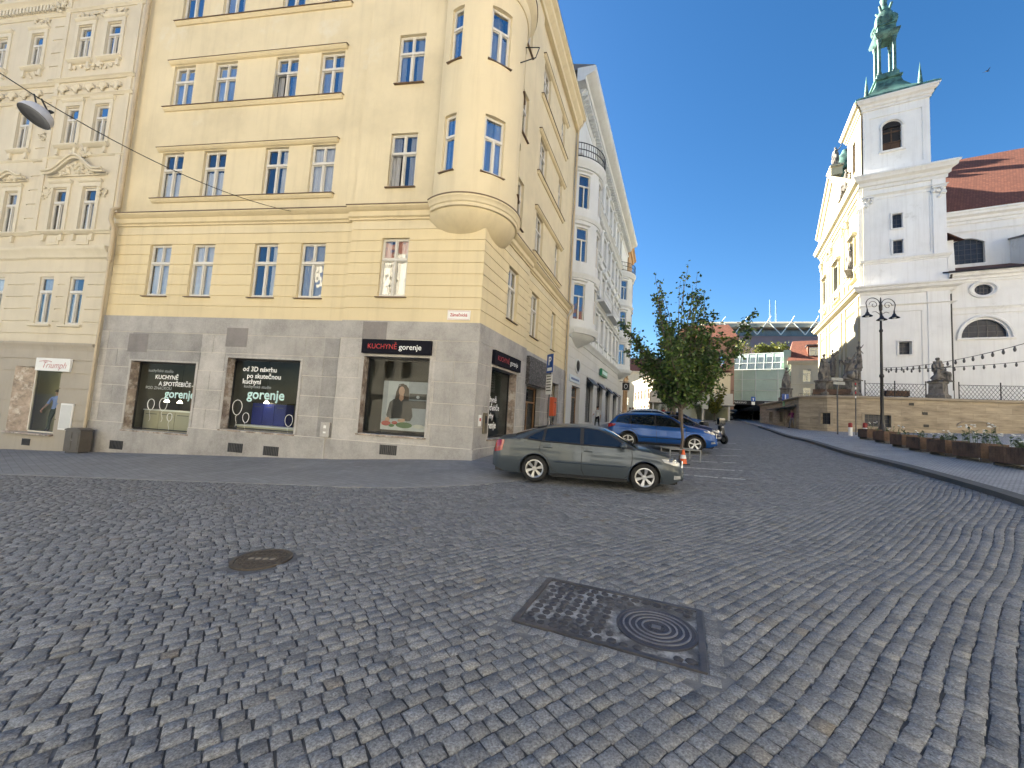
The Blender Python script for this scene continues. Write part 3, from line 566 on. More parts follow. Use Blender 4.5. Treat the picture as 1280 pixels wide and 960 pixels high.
# shop fronts: marble-lined openings, dark frames, interiors
def shop(fr, s0, s1, z0, z1, e, depth=2.3, wallm=None, back=None, name='shop_window', sides=True):
    f_ = lambda s, d, z: fr(s, d+e, z); f = MB(); q = .30
    f.box(s0+.01, s0+.05, -q, -q+.05, z0+.03, z1-.01, 0, f_); f.box(s1-.05, s1-.01, -q, -q+.05, z0+.03, z1-.01, 0, f_); f.box(s0+.05, s1-.05, -q, -q+.05, z0+.03, z0+.07, 0, f_); f.box(s0+.05, s1-.05, -q, -q+.05, z1-.06, z1-.01, 0, f_)
    f.add([f_(s0+.003, .045, z0), f_(s0+.003, -q, z0), f_(s0+.003, -q, z1), f_(s0+.003, .045, z1)], [(0,1,2,3)], 1); f.add([f_(s1-.003, .045, z0), f_(s1-.003, -q, z0), f_(s1-.003, -q, z1), f_(s1-.003, .045, z1)], [(0,1,2,3)], 1)
    f.sweep([(-q, z0+.002), (.10, z0-.01), (.10, z0-.06), (.0, z0-.06)], [s0-.05, s1+.05], f_, mi=1)
    for a, b in ((s0-.09, s0-.002), (s1+.002, s1+.09)): f.box(a, b, .04, .065, z0, z1+.06, 2, f_)
    f.box(s0-.002, s1+.002, .04, .065, z1+.003, z1+.06, 2, f_)
    o = f.build(name, [M_blk, M_marble, M_gran2], YB)
    g = MB(); g.add([f_(s0+.05, -q+.02, z0+.07), f_(s1-.05, -q+.02, z0+.07), f_(s1-.05, -q+.02, z1-.06), f_(s0+.05, -q+.02, z1-.06)], [(0,1,2,3)]); g.build('pane', M_shop, o, normals=False)
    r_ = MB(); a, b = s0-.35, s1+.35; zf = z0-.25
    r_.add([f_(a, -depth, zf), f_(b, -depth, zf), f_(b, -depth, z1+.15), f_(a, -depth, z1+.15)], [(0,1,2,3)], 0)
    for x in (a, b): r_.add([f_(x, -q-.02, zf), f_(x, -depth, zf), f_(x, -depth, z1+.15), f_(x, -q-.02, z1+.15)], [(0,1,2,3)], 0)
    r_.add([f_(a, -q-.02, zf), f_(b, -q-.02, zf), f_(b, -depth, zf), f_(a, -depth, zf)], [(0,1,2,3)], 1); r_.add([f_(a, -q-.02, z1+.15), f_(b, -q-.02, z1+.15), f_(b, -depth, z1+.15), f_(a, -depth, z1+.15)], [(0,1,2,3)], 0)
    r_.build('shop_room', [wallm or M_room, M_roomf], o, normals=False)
    return o, f_
M_room = mat('dim_shop_wall', (.13,.125,.115), .8, .15, 1, 20, 0); M_roomf = mat('shop_floor', (.16,.15,.13), .4, .1, 1, 20, 0); M_cab = mat('beige_cabinet', (.50,.46,.34), .4, .05, 1, 20, 0); M_wood = mat('warm_wood', (.28,.16,.08), .5, .25, 2, 15, .1); M_blue = mat('blue_reflection_panel', (.02,.03,.20), .3, .2, 3, 20, 0)
M_lampw = emit('shop_lamp_glow', (1, .85, .6), 4.0)
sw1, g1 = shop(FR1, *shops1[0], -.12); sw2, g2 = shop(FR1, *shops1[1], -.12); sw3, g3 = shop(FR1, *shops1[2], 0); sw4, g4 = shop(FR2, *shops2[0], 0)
def lettering(parent, fr, s, z, lines, m, d=-.262, rightward=-1, mats=None):
    """lines: (text, size, ds, dz, material index, bold)"""
    for body, size, ds, dz, mi, bold in lines: MB().text(body, size, lambda x, y, t, ds=ds, dz=dz: fr(s+rightward*(x+ds), d+t*.2, z+dz+y), 0, .004, 'LEFT', min(bold, size*.022)).build('lettering', [M_ltr, M_mint, M_faint][mi], parent, normals=False)
lettering(sw1, g1, 12.95, 2.55, [('kuchyňské studio', .16, -.12, 0, 2, .002), ('KUCHYNĚ', .22, .22, -.24, 0, .008), ('A SPOTŘEBIČE', .22, .42, -.49, 0, .008), ('POD ZNAČKOU', .16, -.15, -.66, 2, .002), ('gorenje', .44, .75, -.86, 1, .016)], M_ltr)
lettering(sw2, g2, 8.95, 2.78, [('od 3D návrhu', .25, 0, 0, 0, .008), ('po skutečnou', .25, .2, -.25, 0, .010), ('kuchyni', .25, .04, -.46, 0, .010), ('kuchyňské studio', .16, .12, -.64, 2, .002), ('gorenje', .50, .30, -.92, 1, .018)], M_ltr)
lettering(sw4, g4, 1.35, 2.2, [('kuchyně', .30, 0, 0, 0, .012), ('spotřebiče', .30, 0, -.3, 0, .012), ('návrhy', .30, 0, -.6, 0, .012), ('gorenje', .36, 0, -.95, 0, .014)], M_ltr, rightward=1)
def balloon(mb, fr, s, z, h, d=-.256):
    n = 22; pts = [(s+.36*h*math.sin(2*math.pi*k/n)*(1-.12*math.cos(2*math.pi*k/n)), d, z+.5*h*-math.cos(2*math.pi*k/n)) for k in range(n)]
    mb.tube(pts, .011, 5, closed=True, fr=fr); mb.tube([(s+.03*math.sin(k*1.1), d, z-.5*h-.07*k) for k in range(7)], .007, 4, fr=fr)
for swn, gn, lst in ((sw1, g1, ((12.75, 1.25, .42), (12.2, 1.28, .48), (11.85, .82, .30))), (sw2, g2, ((9.0, 1.35, .55), (8.6, 1.0, .36), (6.85, 1.0, .42)))):
    for s, z, h in lst: mb = MB(); balloon(mb, gn, s, z, h); mb.build('balloon_decal', M_ltr, swn)
# doorways on the street side
def doorway(fr, s0, s1, z0, z1, e, leafm, parent=YB):
    f_ = lambda s, d, z: fr(s, d+e, z); f = MB(); q = .30
    f.box(s0+.005, s0+.07, -q, -q+.06, z0, z1-.005, 0, f_); f.box(s1-.07, s1-.005, -q, -q+.06, z0, z1-.005, 0, f_); f.box(s0+.07, s1-.07, -q, -q+.06, z1-.08, z1-.005, 0, f_); f.box(s0+.07, s1-.07, -q, -q+.05, z1-.75, z1-.68, 0, f_)
    mid = (s0+s1)/2; f.box(mid-.04, mid+.04, -q, -q+.05, z0, z1-.75, 0, f_)
    f.box(s0+.07, s1-.07, -q-.02, -q+.01, z0, z0+.7, 0, f_); f.add([f_(s0, -q-.6, z0), f_(s1, -q-.6, z0), f_(s1, -q-.6, z1), f_(s0, -q-.6, z1)], [(0,1,2,3)], 1)
    for x in (s0, s1): f.add([f_(x, -q, z0), f_(x, -q-.6, z0), f_(x, -q-.6, z1), f_(x, -q, z1)], [(0,1,2,3)], 1)
    o = f.build('door', [leafm, M_dark], parent); g = MB(); g.add([f_(s0+.07, -q+.015, z0+.7), f_(s1-.07, -q+.015, z0+.7), f_(s1-.07, -q+.015, z1-.08), f_(s0+.07, -q+.015, z1-.08)], [(0,1,2,3)]); g.build('pane', M_shop, o, normals=False)
    h = MB(); h.tube([(mid-.1, -q+.10, z0+.95), (mid-.1, -q+.10, z0+1.35)], .018, 6, fr=f_); h.build('handle', M_iron, o)
doorway(FR2, *shops2[1], -.12, M_wood); doorway(FR2, *shops2[2], -.12, M_pipe)
# cellar vents and blocked vents of the plinth
v = MB()
for s, z in ((13.62, -.32), (8.57, -.06), (7.15, -.07), (2.77, .30)):
    e = (-.12 if s > RS else 0)+.085
    f_ = lambda a, d, z_, e=e: FR1(a, d+e, z_); g_ = MB(); g_.box(s-.3, s+.3, -.01, .006, z-.16, z+.16, 0, f_)
    for k in range(9): g_.box(s-.29+k*.065, s-.265+k*.065, .006, .016, z-.15, z+.15, 1, f_)
    g_.build('cellar_vent', [M_iron, M_blk], YB)
for s, z, e in ((13.31, 3.55, -.12), (9.05, 3.88, -.12), (3.63, 4.2, 0)):
    g_ = MB(); g_.box(s-.44, s+.44, .045, .056, z-.34, z+.36, 0, lambda a, d, z_, e=e: FR1(a, d+e, z_)); g_.build('blocked_vent', M_gtrim, YB)
# downpipes
dp = MB(); dp.tube([FR1(14.92, .06, 21), FR1(14.92, .06, 8.9), FR1(14.92, .26, 8.7), FR1(14.92, .26, 8.3), FR1(14.95, .10, 8.0), FR1(14.95, .10, 6.7)], .075, 10); dp.tube([FR1(14.95, .10, 6.7), FR1(15.0, .08, -.6)], .045, 8)
dp.build('downpipe', M_pipe, YB, smooth=50)
dp = MB(); dp.tube([FR2(12.2, .40, 20.9), FR2(12.2, .05, 20.3), FR2(12.2, .02, 8.9), FR2(12.2, .25, 8.7), FR2(12.2, .25, 8.3), FR2(12.2, .02, 8.0), FR2(12.2, .05, .3)], .065, 8); dp.build('downpipe', M_pipe, YB, smooth=50)
br = MB(); br.tube([FB(rad(118-150)*BR, .0, 14.2), FB(rad(112-150)*BR, .5, 14.4), FB(rad(106-150)*BR, .55, 15.0), FB(rad(103-150)*BR, .0, 15.2)], .02, 6); br.build('cable_bracket', M_blk, bay); br = MB(); br.tube([FB(rad(130-150)*BR, .34, 16.6), FB(rad(124-150)*BR, .9, 17.2)], .025, 6); br.build('cable_bracket', M_blk, bay)
# ------------------------------------------------------------------ signs on the yellow building
def kg_sign(fr, s0, s1, z0, z1, d, label, rw):
    c = fr((s0+s1)/2, d, z0); o = MB().box(s0, s1, d, d+.12, z0, z1, 0, fr).build('shop_sign', M_signk, org=c); tag(o, label, 'sign', 'kitchen shop signs')
    w_ = s1-s0; h = z1-z0; zm = (z0+z1)/2-.01; L = MB(); x0 = s1 if rw < 0 else s0
    L.text('KUCHYNĚ', h*.50, lambda x, y, t: fr(x0+rw*(x+w_*.085), d+.123+t*.3, zm+y), 0, .01, 'LEFT', 0, 0, .95); L.build('lettering', M_red, o, normals=False); L = MB(); L.text('gorenje', h*.55, lambda x, y, t: fr(x0+rw*(x+w_*.545), d+.123+t*.3, zm+y), 0, .01, 'LEFT', .0015); L.build('lettering', M_ltr, o, normals=False)
M_signk = mat('black_sign_panel', (.010,.010,.016), .7, .1, 2, 20, 0, spec=.1)
kg_sign(FR1, 1.53, 3.98, 3.47, 3.94, .055, 'black shop sign KUCHYNĚ gorenje over the poster window, on the square side of the corner', -1)
kg_sign(FR2, 1.03, 3.65, 3.42, 3.92, .055, 'black shop sign KUCHYNĚ gorenje on the street side, above the parked grey car', 1)
c = FR2(6.7, 0, 3.1); mb = MB(); mb.box(5.0, 8.4, -.06, .10, 3.1, 4.36, 0, FR2); tag(mb.build('fascia_panel', mat('mottled_charcoal_panel', (.05,.046,.046), .6, .5, 9, 22, .2, stain=(.17,.16,.155), sscale=11, sth=(.5,.58)), org=c), 'large mottled charcoal fascia panel over a shop door on the street side', 'sign')
c = FR1(.72, .0, 4.69); o = MB().bbox(.33, 1.11, .005, .03, 4.69, 5.02, .012, 0, FR1).build('street_sign', M_white, org=c); tag(o, 'white enamel street name sign Zámečnická on the yellow corner just above the granite', 'street sign')
L = MB(); L.text('Zámečnická', .145, lambda x, y, t: FR1(.72-x, .033+t*.1, 4.855+y), 0, .004, 'CENTER', .003, 0, .82); L.tube([(.36, .031, 4.72), (1.08, .031, 4.72), (1.08, .031, 4.99), (.36, .031, 4.99)], .005, 4, closed=True, fr=FR1); L.build('lettering', M_red, o, normals=False)
# intercom plates near the corner on the street side, small metal box on the square side
c = FR2(.36, .06, 1.3); o = MB().bbox(.26, .46, .05, .075, 1.25, 1.62, .01, 0, FR2).build('notice_plate', M_white, org=c); tag(o, 'small white notice with a red mark fixed to the granite corner', 'notice'); MB().box(.31, .41, .076, .08, 1.42, 1.52, 0, FR2).build('red_mark', M_red, o)
c = FR2(.75, .05, 1.1); o = MB().bbox(.62, .88, .05, .11, 1.0, 1.7, .01, 0, FR2).build('intercom_panel', mat('bronze_panel', (.20,.17,.12), .4, .2, 3, 20, .1, metal=.5), org=c); tag(o, 'upright bronze grey intercom panel on the granite between the corner and the street window', 'intercom'); MB().box(.68, .82, .112, .118, 1.35, 1.6, 0, FR2).build('speaker_grille', M_blk, o)
c = FR1(5.15, -.07, .4); o = MB().bbox(4.98, 5.32, -.07, .02, .55, 1.05, .012, 0, FR1).build('meter_box', M_gran2, org=c); tag(o, 'pale metal meter box with two stickers fixed low on the granite between two shop windows', 'meter box')
k = MB(); k.box(5.1, 5.2, .022, .026, .85, .95, 0, FR1); k.box(5.1, 5.2, .022, .026, .68, .74, 0, FR1); k.build('sticker', M_white, o); MB().tube([FR1(5.15, -.03, .55), FR1(5.15, -.03, -.2)], .03, 6).build('conduit', M_gran2, o)
# ------------------------------------------------------------------ things in the shop windows
def poster_board():
    f_ = lambda s, d, z: g3(s, d, z); c = g3(2.6, -.55, .9); o = MB().box(1.7, 3.45, -.62, -.58, .92, 2.62, 0, g3).build('poster_board', mat('pale_poster_ground', (.42,.44,.48), .5, .08, 2, 20, 0), org=c)
    tag(o, 'large advertising poster of a dark-haired woman cooking, standing in the corner shop window', 'poster'); lay = [0]
    def el(pts, m, nm):
        lay[0] += 1; d = -.58+.0025*lay[0]; b = MB(); n = len(pts); b.add([g3(3.45-u*1.75, d, .92+v_*1.7) for u, v_ in pts], [tuple(range(n))]); return b.build(nm, m, o, normals=False)
    def ell(cx, cy, rx, ry, n=24): return [(cx+rx*math.cos(2*math.pi*k/n), cy+ry*math.sin(2*math.pi*k/n)) for k in range(n)]
    mk = lambda n, c: mat(n, c, .5, .12, 6, 40, 0)
    hair, skin, cloth, cab, ov, veg, red, top_ = mk('printed_hair', (.05,.028,.018)), mk('printed_skin', (.42,.24,.17)), mk('printed_black_jumper', (.022,.02,.024)), mk('printed_cabinet', (.30,.32,.36)), mk('printed_oven', (.035,.035,.04)), mk('printed_greens', (.045,.12,.03)), mk('printed_tomato', (.35,.04,.03)), mk('printed_worktop', (.55,.56,.58))
    el([(0,0),(.10,0),(.10,1),(0,1)], cab, 'printed_door'); el([(.53,.12),(.97,.12),(.97,1),(.53,1)], cab, 'printed_cabinet'); el([(.56,.46),(.92,.46),(.92,.62),(.56,.62)], ov, 'printed_oven'); el([(.56,.64),(.92,.64),(.92,.76),(.56,.76)], ov, 'printed_oven'); el(ell(.74, .69, .035, .03), top_, 'printed_dial')
    el([(.0,0),(1,0),(1,.10),(0,.13)], top_, 'printed_worktop')
    el([(.26,.62),(.28,.78),(.32,.90),(.40,.945),(.48,.93),(.54,.85),(.56,.70),(.55,.55),(.50,.50),(.45,.56),(.34,.56)], hair, 'printed_hair'); el(ell(.395, .80, .062, .095), skin, 'printed_face'); el([(.36,.74),(.44,.74),(.45,.62),(.40,.56),(.35,.62)], skin, 'printed_neck')
    el([(.16,.56),(.24,.63),(.34,.65),(.40,.585),(.46,.65),(.56,.62),(.62,.52),(.66,.30),(.62,.20),(.50,.19),(.46,.24),(.30,.24),(.14,.22),(.11,.30)], cloth, 'printed_jumper')
    el([(.31,.90),(.36,.93),(.42,.92),(.46,.84),(.47,.90),(.42,.955),(.34,.94)], hair, 'printed_fringe')
    el([(.10,.24),(.16,.26),(.20,.20),(.16,.16),(.10,.18)], skin, 'printed_hand'); el([(.36,.22),(.50,.24),(.52,.19),(.44,.16),(.36,.18)], skin, 'printed_hand')
    el(ell(.12, .13, .10, .05), red, 'printed_tomatoes'); el(ell(.50, .11, .17, .06), veg, 'printed_lettuce'); el(ell(.30, .15, .06, .035), red, 'printed_tomatoes'); el(ell(.24, .09, .06, .03), veg, 'printed_herbs'); el(ell(.80, .10, .11, .04), mk('printed_onion', (.6,.58,.52)), 'printed_bowl')
poster_board()
def kitchen_unit(gn, s0, s1, d0, d1, z0, h, m, label, n=3, topm=None, cat='kitchen unit'):
    c = gn((s0+s1)/2, (d0+d1)/2, z0); o = MB().box(s0, s1, d0, d1, z0, z0+h, 0, gn).build('kitchen_unit', m, org=c); tag(o, label, cat)
    MB().box(s0-.03, s1+.03, d0-.03, d1+.03, z0+h+.002, z0+h+.045, 0, gn).build('worktop', topm or M_white, o)
    for k in range(n):
        a, b = s0+(s1-s0)*k/n+.015, s0+(s1-s0)*(k+1)/n-.015; p_ = MB().box(a, b, d1+.002, d1+.022, z0+.08, z0+h-.03, 0, gn).build('drawer_front', m, o); MB().box(a+.1, b-.1, d1+.022, d1+.035, z0+h-.14, z0+h-.12, 0, gn).build('handle', M_iron, p_)
kitchen_unit(g1, 11.5, 13.7, -1.3, -.8, .05, .95, M_cab, 'beige kitchen island in the leftmost shop window of the kitchen shop')
kitchen_unit(g1, 10.4, 12.9, -2.25, -1.95, .05, 2.0, M_wood, 'dark wooden wall cupboard behind the beige kitchen island', 5)
kitchen_unit(g2, 6.6, 9.2, -1.0, -.55, .33, .34, M_cab, 'low pale display plinth inside the middle shop window', 3)
kitchen_unit(g2, 7.55, 9.0, -1.35, -.95, .68, .86, M_blue, 'deep blue cabinet standing in for a blue reflection in the middle shop window', 3, M_blk)  # blue block stands for a reflection in the pane, built as a cabinet
for gn, s, z, d, lb in ((g1, 12.0, 1.36, -.7, 'small glowing pendant lamp hanging above the left end of the kitchen island'), (g1, 12.6, 1.38, -.7, 'small glowing pendant lamp hanging above the middle of the kitchen island'), (g2, 8.3, 1.56, -.8, 'small glowing pendant lamp hanging above the blue cabinet')):
    c = gn(s, d, z); o = thing('pendant_lamp', c, lb, 'lamp', 'pendant lamps in the kitchen shop'); MB().lathe([(.03, .1), (.09, 0), (.085, -.005), (.0, .02)], c, 14).build('lamp_shade', M_lampw, o); MB().tube([(c[0], c[1], c[2]+.1), (c[0], c[1], c[2]+1.3)], .006, 5).build('cord', M_blk, o)
# ------------------------------------------------------------------ ornate cream house on the left
M_cream = plaster('cream_stucco', (.64,.575,.45), .06, (.5,.44,.33), .35); M_cream2 = plaster('cream_stucco_trim', (.66,.60,.475), .05, streak=.3); M_cgrey = plaster('grey_beige_stone', (.42,.38,.32), .08, (.30,.27,.22), .4)
LB = thing('ornate_house', FR1(18.5, 0, -.85), 'cream stucco town house with shell friezes and arched window pediments, at the left edge', 'building')
LS0, LS1 = 15.07, 27.0
lw = []
for s0, s1, rk in ((16.16, 16.86, 1), (17.66, 18.36, 1), (20.38, 21.06, 0), (22.4, 23.1, 0), (23.9, 24.6, 0)):
    for z0, z1 in ((4.16, 6.1), (8.0, 9.8), (11.68, 13.36), (15.47, 17.03), (19.3, 20.9)): lw.append((s0, s1, z0, z1))
lshop = [(16.5, 18.75, -.12, 2.44), (19.9, 22.2, -.3, 2.3)]
lgz = [.45, 1.05, 1.65, 2.25, 2.75, 3.78, 4.28, 4.78, 5.28, 5.78, 6.28]
def ldep(s, z):
    for a, b, c, d in lw+lshop:
        if a < s < b and c < z < d: return None
    d = 0.0
    if s > 19.15: d = -.10
    if z < 3.2: d += .05
    if any(abs(z-q) < .02 for q in lgz):
        near = z > 3.4 and any(a-.22 < s < b+.22 and c-.05 < z < d_ for a, b, c, d_ in lw)
        if not near: d -= .035
    if z > 8.0 and 19.15 < s < 19.9:                                   # rusticated strip between the bays
        if abs(((z-8.0) % .62)-.31) > .285: d -= .03
    if z > 8.0 and 15.25 < s < 19.15 and (s < 15.5 or s > 18.95): d += .04
    return d
lwall = MB(); lz = [-1.4, 3.2, 22.0, 8.0]+[x for h in lw+lshop for x in h[2:]]+[y for q in lgz for y in (q-.02, q+.02)]+[8.0+.31+.62*k+e for k in range(22) for e in (-.285, .285)]+[c-.05 for _, _, c, _ in lw]
lsx = [LS0, LS1, 19.15, 19.9, 15.25, 15.5, 18.95]+[y for h in lw for y in (h[0], h[1], h[0]-.22, h[1]+.22)]+[x for h in lshop for x in h[:2]]
lwall.relief(FR1, [x for x in lsx if LS0 <= x <= LS1], [z for z in lz if z <= 22], ldep, .30, skin=lambda s, z: 1 if z < 3.2 else 0)
lwall.prism([FR1(LS0, -2.6, 0)[:2], FR1(LS1, -2.6, 0)[:2], FR1(LS1, -14, 0)[:2], FR1(LS0, -14, 0)[:2]], lambda u, v, t: (u, v, t), -1.3, 21.9, 2)
for s in (LS0, LS1): lwall.add([FR1(s, 0, -1.4), FR1(s, -14, -1.4), FR1(s, -14, 22), FR1(s, 0, 22)], [(0,1,2,3)], 0)
lwall.build('wall', [M_cream, M_cgrey, M_dark], LB, normals=False)
lt = MB()
def band(z, h, out, s0=LS0, s1=LS1, mi=0):
    for a, b, e in ((s0, min(19.15, s1), 0), (19.151, s1, -.10)):
        if b <= a: continue
        lt.sweep([(-.03+e, z-h), (out*.35+e, z-h), (out*.5+e, z-h*.6), (out*.85+e, z-h*.35), (out+e, z-h*.2), (out+e, z), (-.03+e, z+.03)], [a, b], FR1, mi=mi)
band(3.42, .30, .16, mi=1); band(7.28, .42, .24); band(6.95, .12, .10); band(7.98, .12, .15); band(14.6, .10, .16); band(13.86, .10, .12); band(11.2, .06, .06); band(18.5, .16, .22); band(17.85, .10, .10); band(22.0, .6, .7)
for s0, s1, z0, z1 in lw:                                             # window surrounds, sills, hoods
    e = -.10 if s0 > 19.15 else 0; f_ = (lambda e: lambda s, d, z: FR1(s, d+e, z))(e)
    if z0 > 5:
        for a, b in ((s0-.17, s0-.004), (s1+.004, s1+.17)): lt.box(a, b, -.02, .05, z0, z1+.04, 0, f_)
        lt.box(s0-.17, s1+.17, -.02, .055, z1+.042, z1+.2, 0, f_); lt.sweep([(-.02, z1+.2), (.06, z1+.22), (.12, z1+.29), (.12, z1+.33), (-.02, z1+.34)], [s0-.22, s1+.22], f_)
        lt.sweep([(-.02, z0-.16), (.06, z0-.16), (.13, z0-.08), (.16, z0-.06), (.16, z0-.004), (-.02, z0-.002)], [s0-.24, s1+.24], f_)
        for q in (s0-.1, s1+.1): lt.box(q-.06, q+.06, -.02, .09, z0-.42, z0-.165, 0, f_)
    else: lt.sweep([(-.02, z0-.1), (.09, z0-.08), (.09, z0-.004), (-.02, z0-.002)], [s0-.2, s1+.2], f_)
def shell(f_, s, z, r):
    for k in range(7):
        a = rad(-78+26*k); lt.blob((s+.62*r*math.sin(a), .05, z+.55*r*math.cos(a)), (.17*r, .10, .17*r), 1, fr=f_); lt.tube([(s, .03, z-.3*r), (s+.3*r*math.sin(a), .07, z+.2*r*math.cos(a)), (s+.75*r*math.sin(a), .05, z+.7*r*math.cos(a))], [.04*r, .13*r, .18*r], 5, fr=f_)
    lt.blob((s, .06, z-.35*r), (.22*r, .07, .16*r), 1, fr=f_)
for k in range(5): shell(FR1, 15.95+k*.68, 14.12, .34)
for k in range(8): shell(lambda s, d, z: FR1(s, d-.10, z), 20.2+k*.7, 14.12, .34)
# arched pediments over the paired windows, cartouche foliage
def pediment(sm, z, hw, rise, e):
    f_ = lambda s, d, z_: FR1(s, d+e, z_); N = 22; top = []
    for k in range(N+1):
        u = -1+2*k/N; y = rise*(.5+.5*math.cos(math.pi*min(1, abs(u)*1.25)))
        top.append((sm+u*hw, z+y))
    for (r_, d_) in ((.07, .16), (.05, .26), (.035, .21)): lt.tube([(s, d_, y+(.05 if d_ > .25 else (-.06 if d_ > .2 else 0))) for s, y in top], r_, 6, fr=f_)
    lt.prism([(s, y) for s, y in top]+[(sm+hw, z-.12), (sm-hw, z-.12)], lambda u, v, t: f_(u, t, v), -.02, .07)
    rr = random.Random(int(sm*10+z))
    for k in range(60):
        u = rr.uniform(-.7, .7); y = z-.05+rr.random()*rise*(1-abs(u))*.8; lt.blob((sm+u*hw*.85, .09, y), (rr.uniform(.05, .12), .07, rr.uniform(.04, .09)), 1, .3, 3, seed=k, fr=f_)
pediment(17.26, 10.42, 1.5, .62, 0)
for s in (20.72, 22.75, 24.25): pediment(s, 10.35, .75, .22, -.10)
rr = random.Random(4)
def garland(sm, z, hw, hh, n, e=0):
    f_ = lambda s, d, z_: FR1(s, d+e, z_)
    for k in range(n): u = rr.uniform(-1, 1); v_ = rr.uniform(-1, 1)*(1-abs(u)*.6); lt.blob((sm+u*hw, .05, z+v_*hh), (rr.uniform(.03, .08), .05, rr.uniform(.03, .08)), 1, .3, 3, seed=k, fr=f_)
garland(17.26, 11.25, .55, .2, 26); garland(17.26, 17.55, 1.3, .15, 30); garland(19.5, 18.1, .5, .3, 30); garland(17.26, 15.1, 1.0, .14, 26); garland(20.72, 17.6, .5, .15, 16, -.1); garland(20.72, 15.1, .5, .14, 16, -.1); garland(19.5, 12.2, .2, .2, 12, -.1); garland(20.72, 13.75, .4, .1, 10, -.1)
for s in (15.75, 16.0, 18.55, 18.8): garland(s, 9.6, .08, .3, 7)
for s in (16.5, 18.0): lt.box(s-.3, s+.3, -.02, .04, 7.42, 7.8, 0, FR1); lt.box(s-.22, s+.22, .04, .055, 7.5, 7.72, 0, FR1)
for k in range(40): lt.box(19.3+k*.19, 19.4+k*.19, -.12, .02, 18.05, 18.3, 0, FR1)
lt.build('stucco_ornament', [M_cream2, M_cgrey], LB, smooth=50)
for i, (s0, s1, z0, z1) in enumerate(lw):
    e = -.10 if s0 > 19.15 else 0; f_ = (lambda e: lambda s, d, z: FR1(s, d+e, z))(e)
    if s0 < 22 or z0 > 12: window(LB, f_, s0, s1, z0, z1, rec=.05, m=M_winw, sill=False, mull_top=False, glass=M_paneL if z0 < 10 else M_pane, transom=.68)
def lshopfront(a, b, z0, z1, e, mwide):
    f_ = lambda s, d, z: FR1(s, d+e, z); q = .26; f = MB(); gb = b-mwide
    f.box(a+.004, a+.05, -q, -q+.05, z0+.06, z1-.005, 0, f_); f.box(gb-.05, gb, -q, -q+.05, z0+.06, z1-.005, 0, f_); f.box(a+.05, gb-.05, -q, -q+.05, z1-.07, z1-.005, 0, f_); f.box(a+.05, gb-.05, -q, -q+.05, z0+.004, z0+.06, 0, f_)
    f.add([f_(gb+.01, -q, z0), f_(b-.004, .03, z0), f_(b-.004, .03, z1), f_(gb+.01, -q, z1)], [(0,1,2,3)], 1); f.box(a-.05, b+.05, -q, .14, z0-.06, z0-.003, 1, f_)
    f.add([f_(a-.3, -1.7, z0), f_(b+.3, -1.7, z0), f_(b+.3, -1.7, z1), f_(a-.3, -1.7, z1)], [(0,1,2,3)], 2); f.add([f_(a-.3, -q-.05, z0), f_(b+.3, -q-.05, z0), f_(b+.3, -1.7, z0), f_(a-.3, -1.7, z0)], [(0,1,2,3)], 2)
    for x in (a-.3, b+.3): f.add([f_(x, -q-.05, z0), f_(x, -1.7, z0), f_(x, -1.7, z1), f_(x, -q-.05, z1)], [(0,1,2,3)], 2)
    f.add([f_(a-.3, -q-.05, z1), f_(b+.3, -q-.05, z1), f_(b+.3, -1.7, z1), f_(a-.3, -1.7, z1)], [(0,1,2,3)], 2)
    f.box(gb-.45, gb+.75, -.85, -.8, z0+.01, z1-.1, 3, f_)
    o = f.build('shop_window', [M_winc, M_marble, M_room, mat('olive_display_panel', (.22,.21,.13), .6, .1, 1, 20, 0)], LB, normals=False)
    g = MB(); g.add([f_(a+.05, -q+.02, z0+.06), f_(gb-.05, -q+.02, z0+.06), f_(gb-.05, -q+.02, z1-.07), f_(a+.05, -q+.02, z1-.07)], [(0,1,2,3)]); g.build('pane', M_shop, o, normals=False)
lshopfront(*lshop[0], .05, .62); lshopfront(*lshop[1], -.05, .3)
g_ = MB(); g_.box(17.5, 17.9, .05, .062, -.62, -.36, 0, FR1); [g_.box(17.5+.05*k, 17.52+.05*k, .062, .07, -.6, -.38, 1, FR1) for k in range(8)]; g_.build('cellar_vent', [M_iron, M_blk], LB)
c = FR1(16.85, .05, 2.32); o = MB().bbox(16.02, 17.68, .06, .14, 2.30, 2.80, .01, 0, FR1).build('shop_sign', M_white, org=c); tag(o, 'white shop sign with red script lettering Triumph on the cream house', 'sign')
L = MB(); L.text('Triumph', .36, lambda x, y, t: FR1(16.78-x, .143+t*.2, 2.52+y), 0, .004, 'CENTER', -.004, .35, .95); L.tube([(17.5, .144, 2.66), (17.2, .144, 2.70), (16.9, .144, 2.67)], .009, 4, fr=FR1); L.build('lettering', M_red, o, normals=False)
c = FR1(15.93, .05, .1); o = MB().bbox(15.64, 16.22, .055, .10, .08, 1.09, .01, 0, FR1).build('notice_board', M_white, org=c); tag(o, 'white framed notice board on the granite at the right end of the cream house', 'notice board'); k = MB(); k.bbox(15.68, 16.18, .102, .108, .14, 1.03, .003, 0, FR1); k.build('paper_sheet', mat('pale_paper', (.62,.63,.62), .6, .05, 4, 30, 0), o)
c = FR1(20.9, .1, 1.0); o = MB().bbox(20.35, 21.3, .0, .06, 1.0, 2.05, .04, 0, FR1).build('notice_sign', M_white, org=c); tag(o, 'white sign with a thick black border at the extreme left edge', 'sign'); MB().tube([(20.42, .065, 1.08), (21.23, .065, 1.08), (21.23, .065, 1.97), (20.42, .065, 1.97)], .025, 4, closed=True, fr=FR1).build('border', M_blk, o)
